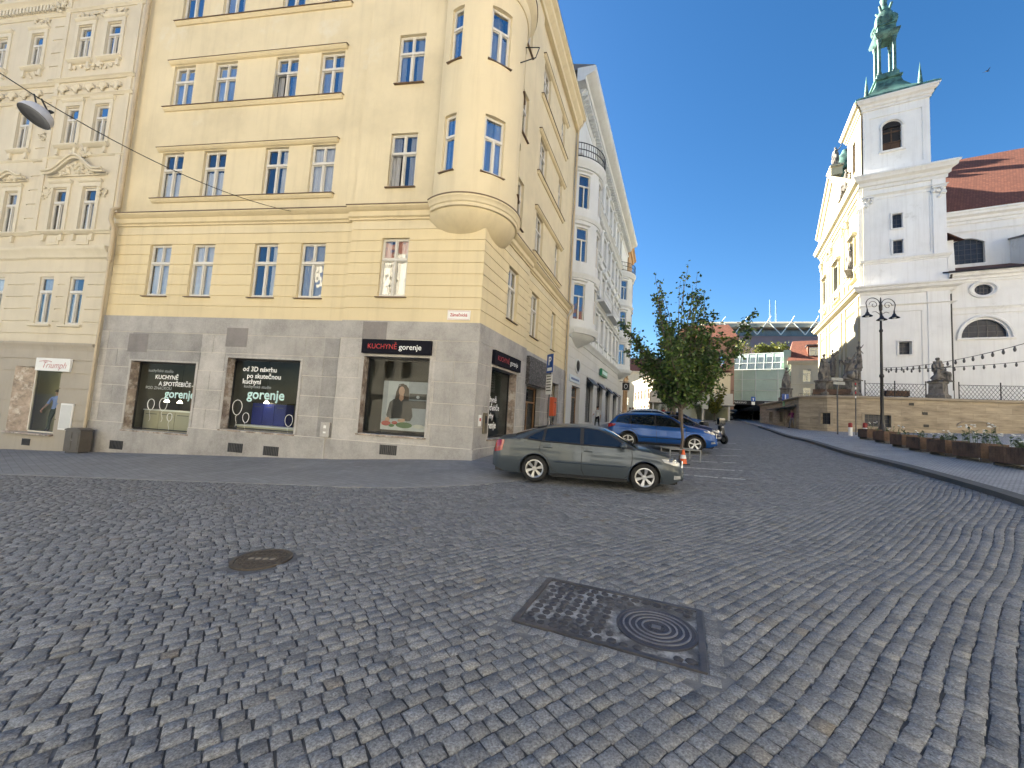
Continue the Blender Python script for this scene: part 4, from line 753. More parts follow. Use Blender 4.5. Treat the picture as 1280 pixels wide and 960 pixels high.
c = FR1(14.85, .25, -.66); M_ubox = mat('bronze_grey_cabinet', (.13,.115,.10), .45, .15, 3, 30, .1, metal=.3); o = thing('utility_cabinet', c, 'bronze grey utility cabinet with a domed lid standing where the two left houses meet', 'cabinet')
k = MB(); k.bbox(14.50, 15.2, .12, .5, -.62, .14, .015, 0, FR1); k.build('cabinet_body', M_ubox, o); k = MB(); k.prism([(14.47, .145), (15.23, .145), (15.20, .19), (15.05, .235), (14.65, .235), (14.50, .19)], lambda u, v, t: FR1(u, t, v), .10, .52); k.build('lid', M_ubox, o); k = MB(); k.bbox(14.56, 14.83, .502, .512, -.56, .08, .004, 0, FR1); k.build('cabinet_door', M_ubox, o); k = MB(); k.bbox(14.87, 15.14, .502, .512, -.56, .08, .004, 0, FR1); k.build('cabinet_door', M_ubox, o); k = MB(); k.lathe([(.028, 0), (.028, .012)], (0,0,0), 10, fr=lambda x, y, z: FR1(14.85+x, .502+z, -.18+y)); k.build('lock', M_white, o); k = MB(); k.box(14.55, 15.15, .16, .46, -.75, -.62, 0, FR1); k.build('plinth', M_iron, o)

# ------------------------------------------------------------------ white house with two round bays up the street
M_wht = plaster('white_stucco', (.66,.675,.67), .06, (.5,.5,.47), .4); M_wht2 = plaster('white_stucco_trim', (.62,.635,.63), .06, streak=.4); M_stn = plaster('pale_stone_base', (.58,.575,.55), .06, streak=.4)
WO = Vector(FR2(12.42, 0, 0)[:2]); FW_ = frame(WO, 23.5, 113.5)
WB = thing('bay_window_house', FW_(8, 0, .9), 'white stucco house with round bays and deep cornice, next to the yellow house', 'building')
wr = [(8.2, 10.4), (12.0, 14.1), (15.6, 17.7), (19.9, 21.9)]; wcs = [(5.3, 6.4), (7.6, 8.7), (9.9, 11.0), (12.2, 13.3), (14.5, 15.6), (16.8, 17.9), (19.0, 20.1)]
ww = [(a, b, c, d) for a, b in wcs for c, d in wr]; wsh = [(1.3, 3.6, .6, 3.85), (5.5, 8.1, 1.45, 4.9), (9.7, 12.2, 1.5, 4.9), (14.0, 16.6, 1.5, 4.85), (18.4, 20.8, 1.5, 4.8), (22.4, 24.6, .9, 4.7)]
def wdep(s, z):
    for a, b, c, d in ww+wsh:
        if a < s < b and c < z < d: return None
    if z < 7.0: return .04 if abs((z % .7)-.35) < .33 else .02
    return .07 if any(abs(s-q) < .22 for q in (4.6, 7.0, 9.3, 11.6, 13.9, 16.2, 18.4, 20.6)) else 0
zc = [.0, 7.0, 24.0]+[x for h in ww+wsh for x in h[2:]]+[.7*k+e for k in range(1, 10) for e in (.02, .68)]; scw = [0, 26]+[x for h in ww+wsh for x in h[:2]]+[q+e for q in (4.6, 7.0, 9.3, 11.6, 13.9, 16.2, 18.4, 20.6) for e in (-.22, .22)]
b_ = MB(); b_.relief(FW_, scw, [z for z in zc if z <= 24], wdep, .35, skin=lambda s, z: 1 if z < 7 else 0)
b_.prism([FW_(0, -.9, 0)[:2], FW_(26, -.9, 0)[:2], FW_(26, -14, 0)[:2], FW_(0, -14, 0)[:2]], lambda u, v, t: (u, v, t), .2, 23.9, 2); b_.add([FW_(0, 0, 0), FW_(0, -14, 0), FW_(0, -14, 24), FW_(0, 0, 24)], [(0,1,2,3)], 0); b_.add([FW_(26, 0, 0), FW_(26, -14, 0), FW_(26, -14, 24), FW_(26, 0, 24)], [(0,1,2,3)], 0)
b_.build('wall', [M_wht, M_stn, M_dark], WB, normals=False)
t_ = MB()
def wband(z, h, out, s0=0, s1=26, fr=FW_): t_.sweep([(-.03, z-h), (out*.3, z-h), (out*.45, z-h*.6), (out*.85, z-h*.35), (out, z-h*.2), (out, z), (-.03, z+.04)], [s0, s1], fr)
wband(7.3, .45, .35); wband(11.2, .3, .25, 4.2); wband(18.9, .35, .35); wband(22.6, .2, .15); wband(23.4, .3, .35)
t_.sweep([(-.1, 23.45), (.45, 23.45), (.5, 23.7), (1.0, 23.85), (1.1, 24.0), (1.1, 24.25), (-.1, 24.4)], [-.6, 26.3], FW_)
for k in range(60): t_.box(.2+.43*k, .38+.43*k, .0, .42, 23.05, 23.4, 0, FW_)
for a, b, c, d in ww:
    t_.box(a-.16, a-.004, -.02, .07, c, d, 0, FW_); t_.box(b+.004, b+.16, -.02, .07, c, d, 0, FW_); t_.box(a-.16, b+.16, -.02, .08, d+.004, d+.2, 0, FW_); t_.sweep([(-.02, d+.2), (.24, d+.3), (.24, d+.38), (-.02, d+.42)], [a-.28, b+.28], FW_); t_.sweep([(-.02, c-.16), (.14, c-.1), (.16, c-.004), (-.02, c-.002)], [a-.22, b+.22], FW_)
    if 11.5 < c < 12.5:
        t_.lathe([(.0, 0), (.45, 0), (.45, .14), (.30, .14)], (0, 0, 0), 14, a0=0, a1=180, fr=lambda x, y, z, a=a, b=b, d=d: FW_((a+b)/2+x*1.5, z, d+.42+y*.9))
        for q in range(8): t_.blob(((a+b)/2+R.uniform(-.35, .35), .12, d+.55+R.uniform(0, .3)), (.10, .1, .10), 1, fr=FW_)
for s0 in (7.4, 12.0):                                                # balustraded balconies
    t_.box(s0, s0+3.8, .0, .75, 11.22, 11.4, 0, FW_); t_.box(s0, s0+3.8, .62, .76, 12.1, 12.22, 0, FW_)
    for k in range(12): t_.lathe([(.05, 0), (.09, .2), (.05, .45), (.06, .7)], FW_(s0+.15+k*.32, .69, 11.4), 8)
t_.build('cornice', M_wht2, WB, smooth=40)
rf = MB(); rf.add([FW_(-.5, 1.0, 24.4), FW_(26.3, 1.0, 24.4), FW_(26.3, -14, 24.4), FW_(-.5, -14, 24.4), FW_(0, -4, 26.6), FW_(26, -4, 26.6), FW_(26, -10, 26.6), FW_(0, -10, 26.6)], [(0,1,5,4), (1,2,6,5), (2,3,7,6), (3,0,4,7), (4,5,6,7), (0,3,2,1)]); rf.build('roof', M_roofgrey, WB)
def win_s(P, fr, a, b, c, d, m=None, rec=.12, glass=None, name='window', tr=.66, split=True):
    f = MB(); e = .06; q0, q1 = -rec-.06, -rec; a, b, c, d = a+.004, b-.004, c+.004, d-.004
    for x in ((a, a+e, c, d), (b-e, b, c, d), (a+e, b-e, c, c+e), (a+e, b-e, d-e, d)): f.box(x[0], x[1], q0, q1, x[2], x[3], 0, fr)
    tz = c+(d-c)*tr; mid = (a+b)/2; f.box(a+e, b-e, q0, q1+.015, tz-.04, tz+.04, 0, fr)
    if split: f.box(mid-.04, mid+.04, q0, q1+.008, c+e, tz-.04, 0, fr)
    f.add([fr(a, -rec-.25, c), fr(b, -rec-.25, c), fr(b, -rec-.25, d), fr(a, -rec-.25, d)], [(0,1,2,3)], 1); o = f.build(name, [m or M_winw, M_dark], P)
    g = MB(); g.add([fr(a+e, q0+.02, c+e), fr(b-e, q0+.02, c+e), fr(b-e, q0+.02, d-e), fr(a+e, q0+.02, d-e)], [(0,1,2,3)]); g.build('pane', glass or M_pane, o, normals=False); return o
for a, b, c, d in ww: win_s(WB, FW_, a, b, c, d, glass=M_paneL)
for i, (a, b, c, d) in enumerate(wsh):
    if i in (0, 5): doorway(FW_, a, b, c, d, 0, M_wood, WB)
    else:
        win_s(WB, FW_, a, b, c, d, M_blk, .2, M_paneL, 'shop_window', .8, False); k = MB(); k.sweep([(.06, d-.05), (.5, d-.5), (.5, d-.62), (.06, d-.2)], [a-.05, b+.05], FW_); k.build('awning', M_blk, WB)
def bay_w(sc_, hw=2.0, sag=1.2):
    r = (hw*hw+sag*sag)/(2*sag); c = FW_(sc_, sag-r, 0)[:2]; f = cyl(c, r, 113.5); A = math.asin(hw/r)*r
    bay = MB(); wins = []
    for ac in (-.72, 0, .72):
        for z0, z1 in wr[:3]: wins.append((ac*A/.95-.42, ac*A/.95+.42, z0-.25, z1-.1))
    ss = [-A, A]+[x for h in wins for x in h[:2]]; ss = sorted(ss); fs = []
    for p, q in zip(ss, ss[1:]): fs += lin(p, q, .16)
    zz = [7.2, 18.4]+[x for h in wins for x in h[2:]]
    bay.relief(f, fs, zz, lambda s, z: None if any(a < s < b and c_ < z < d for a, b, c_, d in wins) else 0, .25)
    for z, h, o_ in ((7.5, .4, .2), (11.0, .35, .18), (14.75, .25, .14), (18.5, .5, .3)): bay.sweep([(-.05, z-h), (o_*.4, z-h), (o_*.8, z-h*.4), (o_, z-h*.2), (o_, z), (-.05, z+.04)], lin(-A, A, .16), f)
    bay.sweep([(-1.4, 18.5), (.28, 18.5), (.28, 18.58), (-1.4, 18.6)], lin(-A, A, .16), f)
    for a, b, c_, d in wins: bay.sweep([(-.01, d+.14), (.12, d+.2), (.12, d+.27), (-.01, d+.3)], lin(a-.12, b+.12, .2), f)
    o = bay.build('oriel', M_wht2, WB, smooth=35)
    k = MB(); k.lathe([(.02, 5.95), (.25, 6.0), (.7, 6.2), (1.2, 6.5), (1.75, 6.8), (r-.05, 7.05), (r, 7.2)], (c[0], c[1], 0), 40); k.build('corbel', M_wht2, o, smooth=60)
    for a, b, c_, d in wins: win_s(o, f, a, b, c_, d, rec=.08, glass=M_paneL)
    rl = MB()
    for z in (18.7, 19.15, 19.6): rl.tube([f(s, .2, z) for s in lin(-A, A, .2)], .03, 5)
    for s in lin(-A, A, .17): rl.tube([f(s, .2, 18.6), f(s, .2, 19.6)], .016, 4)
    rl.build('railing', M_blk, o)
bay_w(2.05); bay_w(22.3)
k = MB(); k.lathe([(.62, 0), (.62, .07), (.5, .07), (.5, .0)], (0,0,0), 24, fr=lambda x, y, z: FW_(2.5+x*1.1, .045+z, 5.25+y*.8)); k.lathe([(.0, .01), (.5, .01)], (0,0,0), 24, mi=1, fr=lambda x, y, z: FW_(2.5+x*1.1, .045+z, 5.25+y*.8)); k.build('oval_window', [M_wht2, M_dark], WB)
c = FW_(11.5, .2, 5.7); o = MB().bbox(10.2, 13.0, .12, .3, 5.55, 6.15, .02, 0, FW_).build('shop_sign', mat('green_sign', (.02,.22,.10), .4, .1, 2, 20, 0), org=c); tag(o, 'green shop sign above the arched windows of the white house', 'sign'); k = MB(); k.bbox(10.4, 12.8, .302, .32, 5.70, 6.0, .01, 0, FW_); k.build('lettering', M_mint, o)
c = FW_(1.9, .1, 4.1); o = MB().bbox(.5, 3.2, .05, .10, 4.05, 4.5, .01, 0, FW_).build('name_plate', mat('pale_blue_plate', (.52,.60,.66), .4, .05, 2, 20, 0), org=c); tag(o, 'pale blue name plate over the doorway of the white house', 'sign'); k = MB(); k.bbox(.8, 2.9, .102, .106, 4.2, 4.34, .003, 0, FW_); k.build('lettering', mat('blue_letter', (.05,.12,.3), .4, .05), o)
# projecting box sign and wall lanterns further up
c = FW_(23.0, .6, 5.6); o = thing('projecting_sign', c, 'black box sign projecting from the far end of the white house', 'sign'); k = MB(); k.bbox(22.95, 23.1, .35, 1.15, 5.3, 6.2, .02, 0, FW_); k.build('sign_box', M_blk, o); k = MB(); k.tube([FW_(23.02, .0, 6.3), FW_(23.02, 1.1, 6.3)], .025, 6); k.tube([FW_(23.02, .6, 6.3), FW_(23.02, .6, 6.2)], .02, 5); k.build('bracket', M_iron, o); k = MB(); k.lathe([(.16, 0), (.2, 0), (.2, .01), (.16, .01)], (0,0,0), 16, fr=lambda x, y, z: FW_(22.945-z, .75+x, 5.75+y*1.4)); k.build('emblem', M_white, o)

# ------------------------------------------------------------------ ochre house beyond, and sunlit buildings at the end of the side street
M_och = plaster('ochre_stucco', (.50,.33,.18), .10, (.32,.2,.11), .4); M_sand = plaster('sandy_stucco', (.58,.52,.40), .06, streak=.3); M_conc = plaster('pale_concrete', (.60,.59,.56), .04, streak=.2)
def simple_house(name, label, o, a, out, L, H, z0, D, m, rows_, cols_, roofm, rise=2.5, over=.5, group=None, winm=None, trim=None, wlow=None, win=True):
    fr = frame(o, a, out); p = fr(L/2, 0, z0); B = thing(name, p, label, 'building', group); wl = [(x, x+w_, c, d) for x, w_ in cols_ for c, d in rows_]+(wlow or [])
    k = MB(); k.relief(fr, [0, L]+[x for h in wl for x in h[:2]], [z0, H]+[x for h in wl for x in h[2:]], lambda s, z: None if any(a_ < s < b and c < z < d for a_, b, c, d in wl) else 0, .3)
    k.prism([fr(0, -.7, 0)[:2], fr(L, -.7, 0)[:2], fr(L, -D, 0)[:2], fr(0, -D, 0)[:2]], lambda u, v, t: (u, v, t), z0, H-.1, 0)
    for s in (0, L): k.add([fr(s, 0, z0), fr(s, -.7, z0), fr(s, -.7, H), fr(s, 0, H)], [(0,1,2,3)])
    k.build('wall', m, B, normals=False); t = MB(); t.sweep([(-.03, H-.5), (.15, H-.5), (over*.6, H-.2), (over, H-.1), (over, H+.05), (-.03, H+.08)], [-over, L+over], fr)
    for c, d in rows_: t.sweep([(-.02, c-.45), (.1, c-.4), (.1, c-.3), (-.02, c-.28)], [0, L], fr)
    for a_, b, c, d in wl: t.box(a_-.12, b+.12, -.02, .06, d+.004, d+.18, 0, fr); t.box(a_-.12, a_-.004, -.02, .05, c, d, 0, fr); t.box(b+.004, b+.12, -.02, .05, c, d, 0, fr)
    t.build('cornice', trim or m, B)
    rf = MB(); y = H+.09; rf.add([fr(-over, over, y), fr(L+over, over, y), fr(L+over, -D, y), fr(-over, -D, y), fr(.5, -D*.4, y+rise), fr(L-.5, -D*.4, y+rise), fr(L-.5, -D*.6, y+rise), fr(.5, -D*.6, y+rise)], [(0,1,5,4), (1,2,6,5), (2,3,7,6), (3,0,4,7), (4,5,6,7), (0,3,2,1)]); rf.build('roof', roofm, B)
    if win:
        for q in wl: win_s(B, fr, *q, m=winm)
    return B, fr
simple_house('shading_block', 'unseen ochre block added to shade the side street, behind the white house', FW_(31.8, -2.5, 0)[:2], 23.5, 113.5, 16, 24, 1, 9, M_och, [(7.8, 9.9), (11.5, 13.6)], [(1+2.3*i, 1.1) for i in range(6)], M_roofgrey, win=False)  # hidden block, added to keep the sun off the side street
OB, _f = simple_house('ochre_house', 'orange ochre house catching the sun beyond the far end of the white house', FW_(26.3, .15, 0)[:2], 21.2, 111.2, 5, 24.2, .8, 9, M_och, [(3.2, 5.6), (7.8, 9.9), (11.5, 13.6), (15.2, 17.3), (18.9, 21)], [(.8+2.1*i, 1.1) for i in range(2)], M_roofgrey)
# ------------------------------------------------------------------ baroque church
TO = Vector((32.84, 36.0)); FC = frame(TO, 118.7, 208.7); FWst = frame(TO, 28.8, -61.2)
M_ch = plaster('white_limewash', (.80,.80,.785), .05, (.55,.54,.50), .5); M_cht = plaster('white_limewash_trim', (.74,.735,.71), .05, streak=.5); M_chw = plaster('sun_toned_limewash', (.46,.42,.30), .04, streak=.3)  # sun side of the white church gets its own darker cream, sunlight in the colour
M_cop = mat('verdigris_copper', (.10,.21,.175), .55, .35, 1.2, 12, .2, stain=(.03,.06,.055), sscale=1.4, sth=(.45,.62)); M_statue = mat('weathered_sandstone', (.20,.185,.165), .9, .35, 3, 20, .5, .02, stain=(.06,.055,.05), sscale=2.2, sth=(.48,.66))
def tile_mat(name, c):
    m, t, b = nt(name); p = pos(t); br = nd(t, 'ShaderNodeTexBrick'); mp = nd(t, 'ShaderNodeMapping'); mp.inputs['Rotation'].default_value = (0, 0, rad(28.7)); t.links.new(p, mp.inputs[0])
    sp = nd(t, 'ShaderNodeSeparateXYZ'); t.links.new(mp.outputs[0], sp.inputs[0]); cb_ = nd(t, 'ShaderNodeCombineXYZ'); t.links.new(sp.outputs[0], cb_.inputs[0]); t.links.new(sp.outputs[2], cb_.inputs[1]); t.links.new(cb_.outputs[0], br.inputs['Vector'])
    c = Vector(c); br.inputs['Scale'].default_value = 1; br.inputs['Brick Width'].default_value = .2; br.inputs['Row Height'].default_value = .24; br.inputs['Mortar Size'].default_value = .02; br.inputs['Color1'].default_value = (*(c*.75), 1); br.inputs['Color2'].default_value = (*(c*1.3), 1); br.inputs['Mortar'].default_value = (*(c*.4), 1)
    cc = mixc(t, math_(t, 'MULTIPLY', nz(t, p, .5, 5), .6), br.outputs[0], tuple(c)); t.links.new(cc, b.inputs['Base Color']); b.inputs['Roughness'].default_value = .8; bump(t, b, br.outputs['Fac'], -.7, .03); return m
M_tile = tile_mat('red_roof_tile', (.21,.075,.042)); M_tile2 = tile_mat('dark_red_roof_tile', (.12,.045,.03))
CH = thing('baroque_church', FC(3, -3, 4.7), 'white baroque church with square bell tower, copper lantern and red tiled nave roof', 'church')
TW = 5.72
def prof(z0, z1, out, d0=-.05):          # classical cornice
    h = z1-z0; return [(d0, z0), (out*.18, z0), (out*.2, z0+h*.22), (out*.38, z0+h*.28), (out*.42, z0+h*.5), (out*.8, z0+h*.62), (out*.85, z0+h*.8), (out, z0+h*.88), (out, z1), (d0, z1+out*.12)]
twr = MB()
def tdep(holes, extra):
    def f(s, z):
        for a, b, c, d in holes:
            if a < s < b and c < z < d: return None
        return extra(s, z)
    return f
hol = [(2.15, 2.85, 21.2, 22.6), (2.17, 2.87, 18.75, 20.05), (2.38, 3.22, 9.2, 10.4)]
def ex(s, z):
    if z < 15: return (.32 if (s < 1.0 or s > 4.3) else .25) if z > 6 else .45
    if z < 18: return .06
    if 1.1 < s < 4.7 and 18.6 < z < 24.3: return -.06
    return .10 if (s > 4.85 or s < .55) else 0
twr.relief(FC, [-.3, 0, .55, 1.0, 1.1, 4.3, 4.7, 4.85, TW]+[x for h in hol for x in h[:2]], [3.5, 6, 15, 18, 18.6, 24.3, 26]+[x for h in hol for x in h[2:]], tdep(hol, ex), .3)
wm = MB(); wh = [(2.2, 3.4, 17.4, 21.6), (8.3, 10.3, 17.2, 21.5), (14.6, 15.8, 17.4, 21.6), (7.8, 10.2, 5.0, 10.5)]
def exw(s, z):
    p = any(abs(s-q) < .42 for q in (.5, 5.0, 6.6, 12.0, 13.6, 17.3))
    if z < 15: return .25+(.14 if p else 0) if z > 6 else .45
    return (.14 if p else 0)
pq = [q+e for q in (.5, 5.0, 6.6, 12.0, 13.6, 17.3) for e in (-.42, .42)]
wm.relief(FWst, [-.25, 17.9]+pq+[x for h in wh for x in h[:2]], [3.5, 6, 15, 26]+[x for h in wh for x in h[2:]], tdep(wh, exw), .5)
for s, z in ((17.9, 0),): wm.add([FWst(s, 0, 3.5), FWst(s, -8, 3.5), FWst(s, -8, 26), FWst(s, 0, 26)], [(0,1,2,3)])
wm.build('west_front', M_chw, CH, normals=False)
# belfry
bel = [(1.55, 2.9, 29.0, 31.3)]
twr.relief(FC, [0.12, .6, 4.35, 4.85]+[1.55, 2.9], [26.4, 33.6, 27.4, 32.6, 29.0, 31.3], lambda s, z: None if (1.55 < s < 2.9 and 29 < z < 31.3) else (.0 if (s < .6 or s > 4.35 or z < 27.4 or z > 32.6) else -.08), .35)
twr.relief(FWst, [.12, 4.9, 2.0, 3.0], [26.4, 33.6, 28.6, 32], lambda s, z: None if (2 < s < 3 and 28.6 < z < 32) else 0, .3, mi=1)
for (f_, s) in ((FC, 4.85), (FWst, 4.9)): twr.add([f_(s, 0, 26.4), f_(s, -4.8, 26.4), f_(s, -4.8, 33.6), f_(s, 0, 33.6)], [(0,1,2,3)])
twr.add([FC(TW, .1, 3.5), FC(TW, -6, 3.5), FC(TW, -6, 26), FC(TW, .1, 26)], [(0,1,2,3)])
twr.add([FC(0, 0, 26.35), FC(TW, 0, 26.35), FC(TW, -6, 26.35), FC(0, -18, 26.35)], [(0,1,2,3)])
for z in (33.5,): twr.add([FC(0, 0, z), FC(4.9, 0, z), FC(4.9, -4.9, z), FC(0, -4.9, z)], [(0,1,2,3)])
# segmental head of the belfry opening
twr.prism([(1.55, 31.3)]+[(2.225-.675*math.cos(math.pi*k/12), 31.3+.6*math.sin(math.pi*k/12)) for k in range(1, 12)]+[(2.9, 31.3)], lambda u, v, t: FC(u, t, v), -.2, -.075, 2)
twr.build('bell_tower', [M_ch, M_chw, M_dark], CH, normals=False)
ct = MB()
def crn(z0, z1, out, s1c=TW, s1w=17.9, mi=0, sc0=0, sw0=0):
    ct.sweep(prof(z0, z1, out), [sc0, s1c], FC, -1, 1, mi=0); ct.sweep(prof(z0, z1, out), [sw0, s1w], FWst, -1, 1, mi=1)
crn(14.55, 15.65, .95); crn(25.3, 26.6, .8); crn(13.6, 13.85, .42); crn(24.55, 24.75, .2); crn(17.75, 18.3, .28); ct.sweep(prof(33.4, 34.4, .6), [0.12, 4.85], FC, -1, 1); ct.sweep(prof(33.4, 34.4, .6), [.12, 4.9], FWst, -1, 1, mi=1)
for f_, ss, mi in ((FC, (.3, 5.25), 0), (FWst, (.5, 5.0, 6.6, 12, 13.6, 17.3), 1)):                  # capitals
    for s in ss:
        for k in range(10): ct.blob((s+R.uniform(-.4, .4), .18, 24.35-R.random()*.75), (.16, .16, .17), 1, fr=f_, mi=mi)
        ct.box(s-.46, s+.46, .0, .32, 24.4, 24.54, mi, f_)
for a, b, c, d in hol+[(1.55, 2.9, 29.0, 31.3)]:
    o_ = .36 if d < 12 else .0
    for q in ((a-.13, a-.003, c-.1, d+.1), (b+.003, b+.13, c-.1, d+.1), (a-.003, b+.003, c-.13, c-.003), (a-.003, b+.003, d+.003, d+.13)):
        if d < 31: ct.box(q[0], q[1], -.05, .05+o_*.8, q[2], q[3], 0, FC)
ct.tube([(2.225-.82*math.cos(math.pi*k/14), .03, 31.3+.74*math.sin(math.pi*k/14)) for k in range(15)], .09, 6, fr=FC); ct.box(1.42, 1.53, -.05, .06, 29, 31.3, 0, FC); ct.box(2.92, 3.03, -.05, .06, 29, 31.3, 0, FC); ct.box(1.3, 3.15, -.05, .12, 28.82, 28.99, 0, FC)
for q in ((.75, .82, 9, 13.2), (3.9, 3.97, 6, 13.2)): ct.box(q[0], q[1], .2, .30, q[2], q[3], 0, FC)
ct.tube([(.8, .28, 13.2), (3.95, .28, 13.2)], .05, 5, fr=FC)
for a, b, c, d in wh: ct.box(a-.2, a-.003, -.05, .2+(.25 if c < 15 else 0), c, d, 1, FWst); ct.box(b+.003, b+.2, -.05, .2+(.25 if c < 15 else 0), c, d, 1, FWst); ct.sweep([(-.03, d+.1), (.4, d+.3), (.45, d+.5), (-.03, d+.6)], [a-.4, b+.4], FWst, mi=1); ct.sweep([(-.03, c-.3), (.3, c-.2), (.3, c-.05), (-.03, c)], [a-.3, b+.3], FWst, mi=1)
# gable of the west front: attic block, pediment, volutes
ct.prism([(.9, 26.65), (17.6, 26.65), (17.6, 28.2), (10.6, 33.0)], lambda u, v, t: FWst(u, t, v), -1.0, .15, 1)
for (a_, b_) in (((.3, 26.5), (10.6, 33.05)), ((10.6, 33.05), (17.9, 28.2))):
    for r_, d_, o_ in ((.22, .30, 0), (.16, .55, .18), (.12, .25, -.45)): ct.tube([(a_[0], d_, a_[1]+o_), (b_[0], d_, b_[1]+o_)], r_, 6, fr=FWst, mi=1)
ct.box(9.7, 11.5, -.6, .5, 32.9, 33.9, 1, FWst); ct.box(9.5, 11.7, -.7, .6, 33.9, 34.1, 1, FWst)
ct.build('cornice', [M_cht, M_chw], CH, smooth=40)
def dark_win(P, fr, a, b, c, d, rec=.25, name='window', nx=3, ny=4, m=None):
    f = MB(); f.add([fr(a, -rec, c), fr(b, -rec, c), fr(b, -rec, d), fr(a, -rec, d)], [(0,1,2,3)], 0)
    for k in range(1, nx): x = a+(b-a)*k/nx; f.box(x-.02, x+.02, -rec+.004, -rec+.03, c, d, 1, fr)
    for k in range(1, ny): z = c+(d-c)*k/ny; f.box(a, b, -rec+.005, -rec+.026, z-.018, z+.018, 1, fr)
    return f.build(name, [m or M_chglass, M_iron], P, normals=False)
M_chglass = mat('dark_leaded_glass', (.03,.038,.055), .3, .4, 1.5, 8, .1, spec=.3); M_louv = mat('brown_louvre', (.085,.05,.03), .8, .3, 3, 20, .2)
for h in hol: dark_win(CH, FC, *h, rec=.28, nx=2, ny=3)
f = MB(); f.box(1.56, 2.89, -.3, -.26, 29.0, 31.3, 1, FC)
for a, b in ((1.6, 2.17), (2.28, 2.85)):
    for z0, z1, mi in ((29.05, 29.75, 0), (29.85, 30.8, 1), (30.9, 31.45, 1)): f.box(a, b, -.26, -.18, z0, z1, mi, FC)
for z in (29.8, 30.85): f.box(1.56, 2.89, -.26, -.14, z-.06, z+.06, 0, FC)
f.box(2.17, 2.28, -.26, -.14, 29, 31.85, 0, FC); f.build('belfry_window', [M_louv, M_dark], CH)
f = MB(); f.box(2.01, 2.99, -.28, -.2, 28.6, 32, 0, FWst); f.build('belfry_window', M_louv, CH)
for a, b, c, d in wh[:3]: dark_win(CH, FWst, a, b, c, d, .4)
f = MB(); f.box(7.81, 10.19, -.5, -.4, 5.0, 10.5, 0, FWst); [f.box(7.9+k*1.15, 8.9+k*1.15, -.4, -.34, 5.2+q*1.8, 6.8+q*1.8, 0, FWst) for k in range(2) for q in range(3)]; f.build('door', M_wood, CH)
# copper roof and lantern over the tower
lc = Vector(FC(2.5, -2.5, 0)); sq = MB()
def square_ring(mb, prof_, c, rot=rad(28.7), mi=0, n=4):
    vs = []; fs = []
    for r, z in prof_:
        for k in range(n): a = rot*-1+math.pi/4+2*math.pi*k/n; vs.append((c.x+r*1.414*math.cos(a), c.y+r*1.414*math.sin(a), z))
    for i in range(len(prof_)-1):
        for k in range(n): fs.append((i*n+k, i*n+(k+1) % n, (i+1)*n+(k+1) % n, (i+1)*n+k))
    fs += [tuple(range(n))[::-1], tuple((len(prof_)-1)*n+k for k in range(n))]; mb.add(vs, fs, mi)
square_ring(sq, [(2.7, 34.35), (3.0, 34.45), (3.0, 34.6), (2.7, 34.9), (2.1, 35.3), (1.5, 35.9), (1.05, 36.8), (.9, 37.5), (1.05, 37.55), (1.05, 37.7), (.8, 37.75)], lc)
square_ring(sq, [(.62, 42.15), (.72, 42.25), (.95, 42.50), (1.0, 42.75), (.72, 42.80), (.70, 43.55), (.80, 43.60), (.78, 43.75), (.5, 43.90)], lc)
square_ring(sq, [(.85, 37.7), (.85, 38.2), (.75, 38.3)], lc)
for k in range(4):
    a = -rad(28.7)+math.pi/4+k*math.pi/2; x, y = lc.x+.82*math.cos(a), lc.y+.82*math.sin(a)
    sq.lathe([(.20, 38.2), (.20, 38.5), (.14, 38.55), (.14, 41.75), (.20, 41.90), (.22, 42.20)], (x, y, 0), 10); sq.lathe([(.18, 43.60), (.12, 43.85), (.17, 44.10), (.08, 44.45), (0, 44.85)], (lc.x+.85*math.cos(a), lc.y+.85*math.sin(a), 0), 8)
    sq.tube([(lc.x+(1.15-.06*j+.30*math.sin(j*.9))*math.cos(a)*.75, lc.y+(1.15-.06*j+.30*math.sin(j*.9))*math.sin(a)*.75, 43.65+.30*j) for j in range(9)], [.20-.012*j for j in range(9)], 8)
    sq.lathe([(.3, 34.9), (.2, 35.3), (.1, 36.5), (0, 37.6)], (lc.x+2.75*math.cos(a), lc.y+2.75*math.sin(a), 0), 8)
sq.lathe([(.6, 43.85), (.78, 44.45), (.68, 45.15), (.35, 45.75), (.22, 46.55), (.32, 46.95), (.12, 47.45), (.04, 49.15)], (lc.x, lc.y, 0), 16)
sq.build('copper_lantern', M_cop, CH, smooth=45)
k = MB(); cc = FWst(12.2, -1.4, 34.3); k.lathe([(1.2, 0), (1.35, .5), (1.2, 1.3), (.8, 2.1), (.5, 2.4), (.3, 2.9)], cc, 14); k.lathe([(.9, 0), (.9, -2)], cc, 12); k.build('copper_cupola', M_cop, CH, smooth=45)
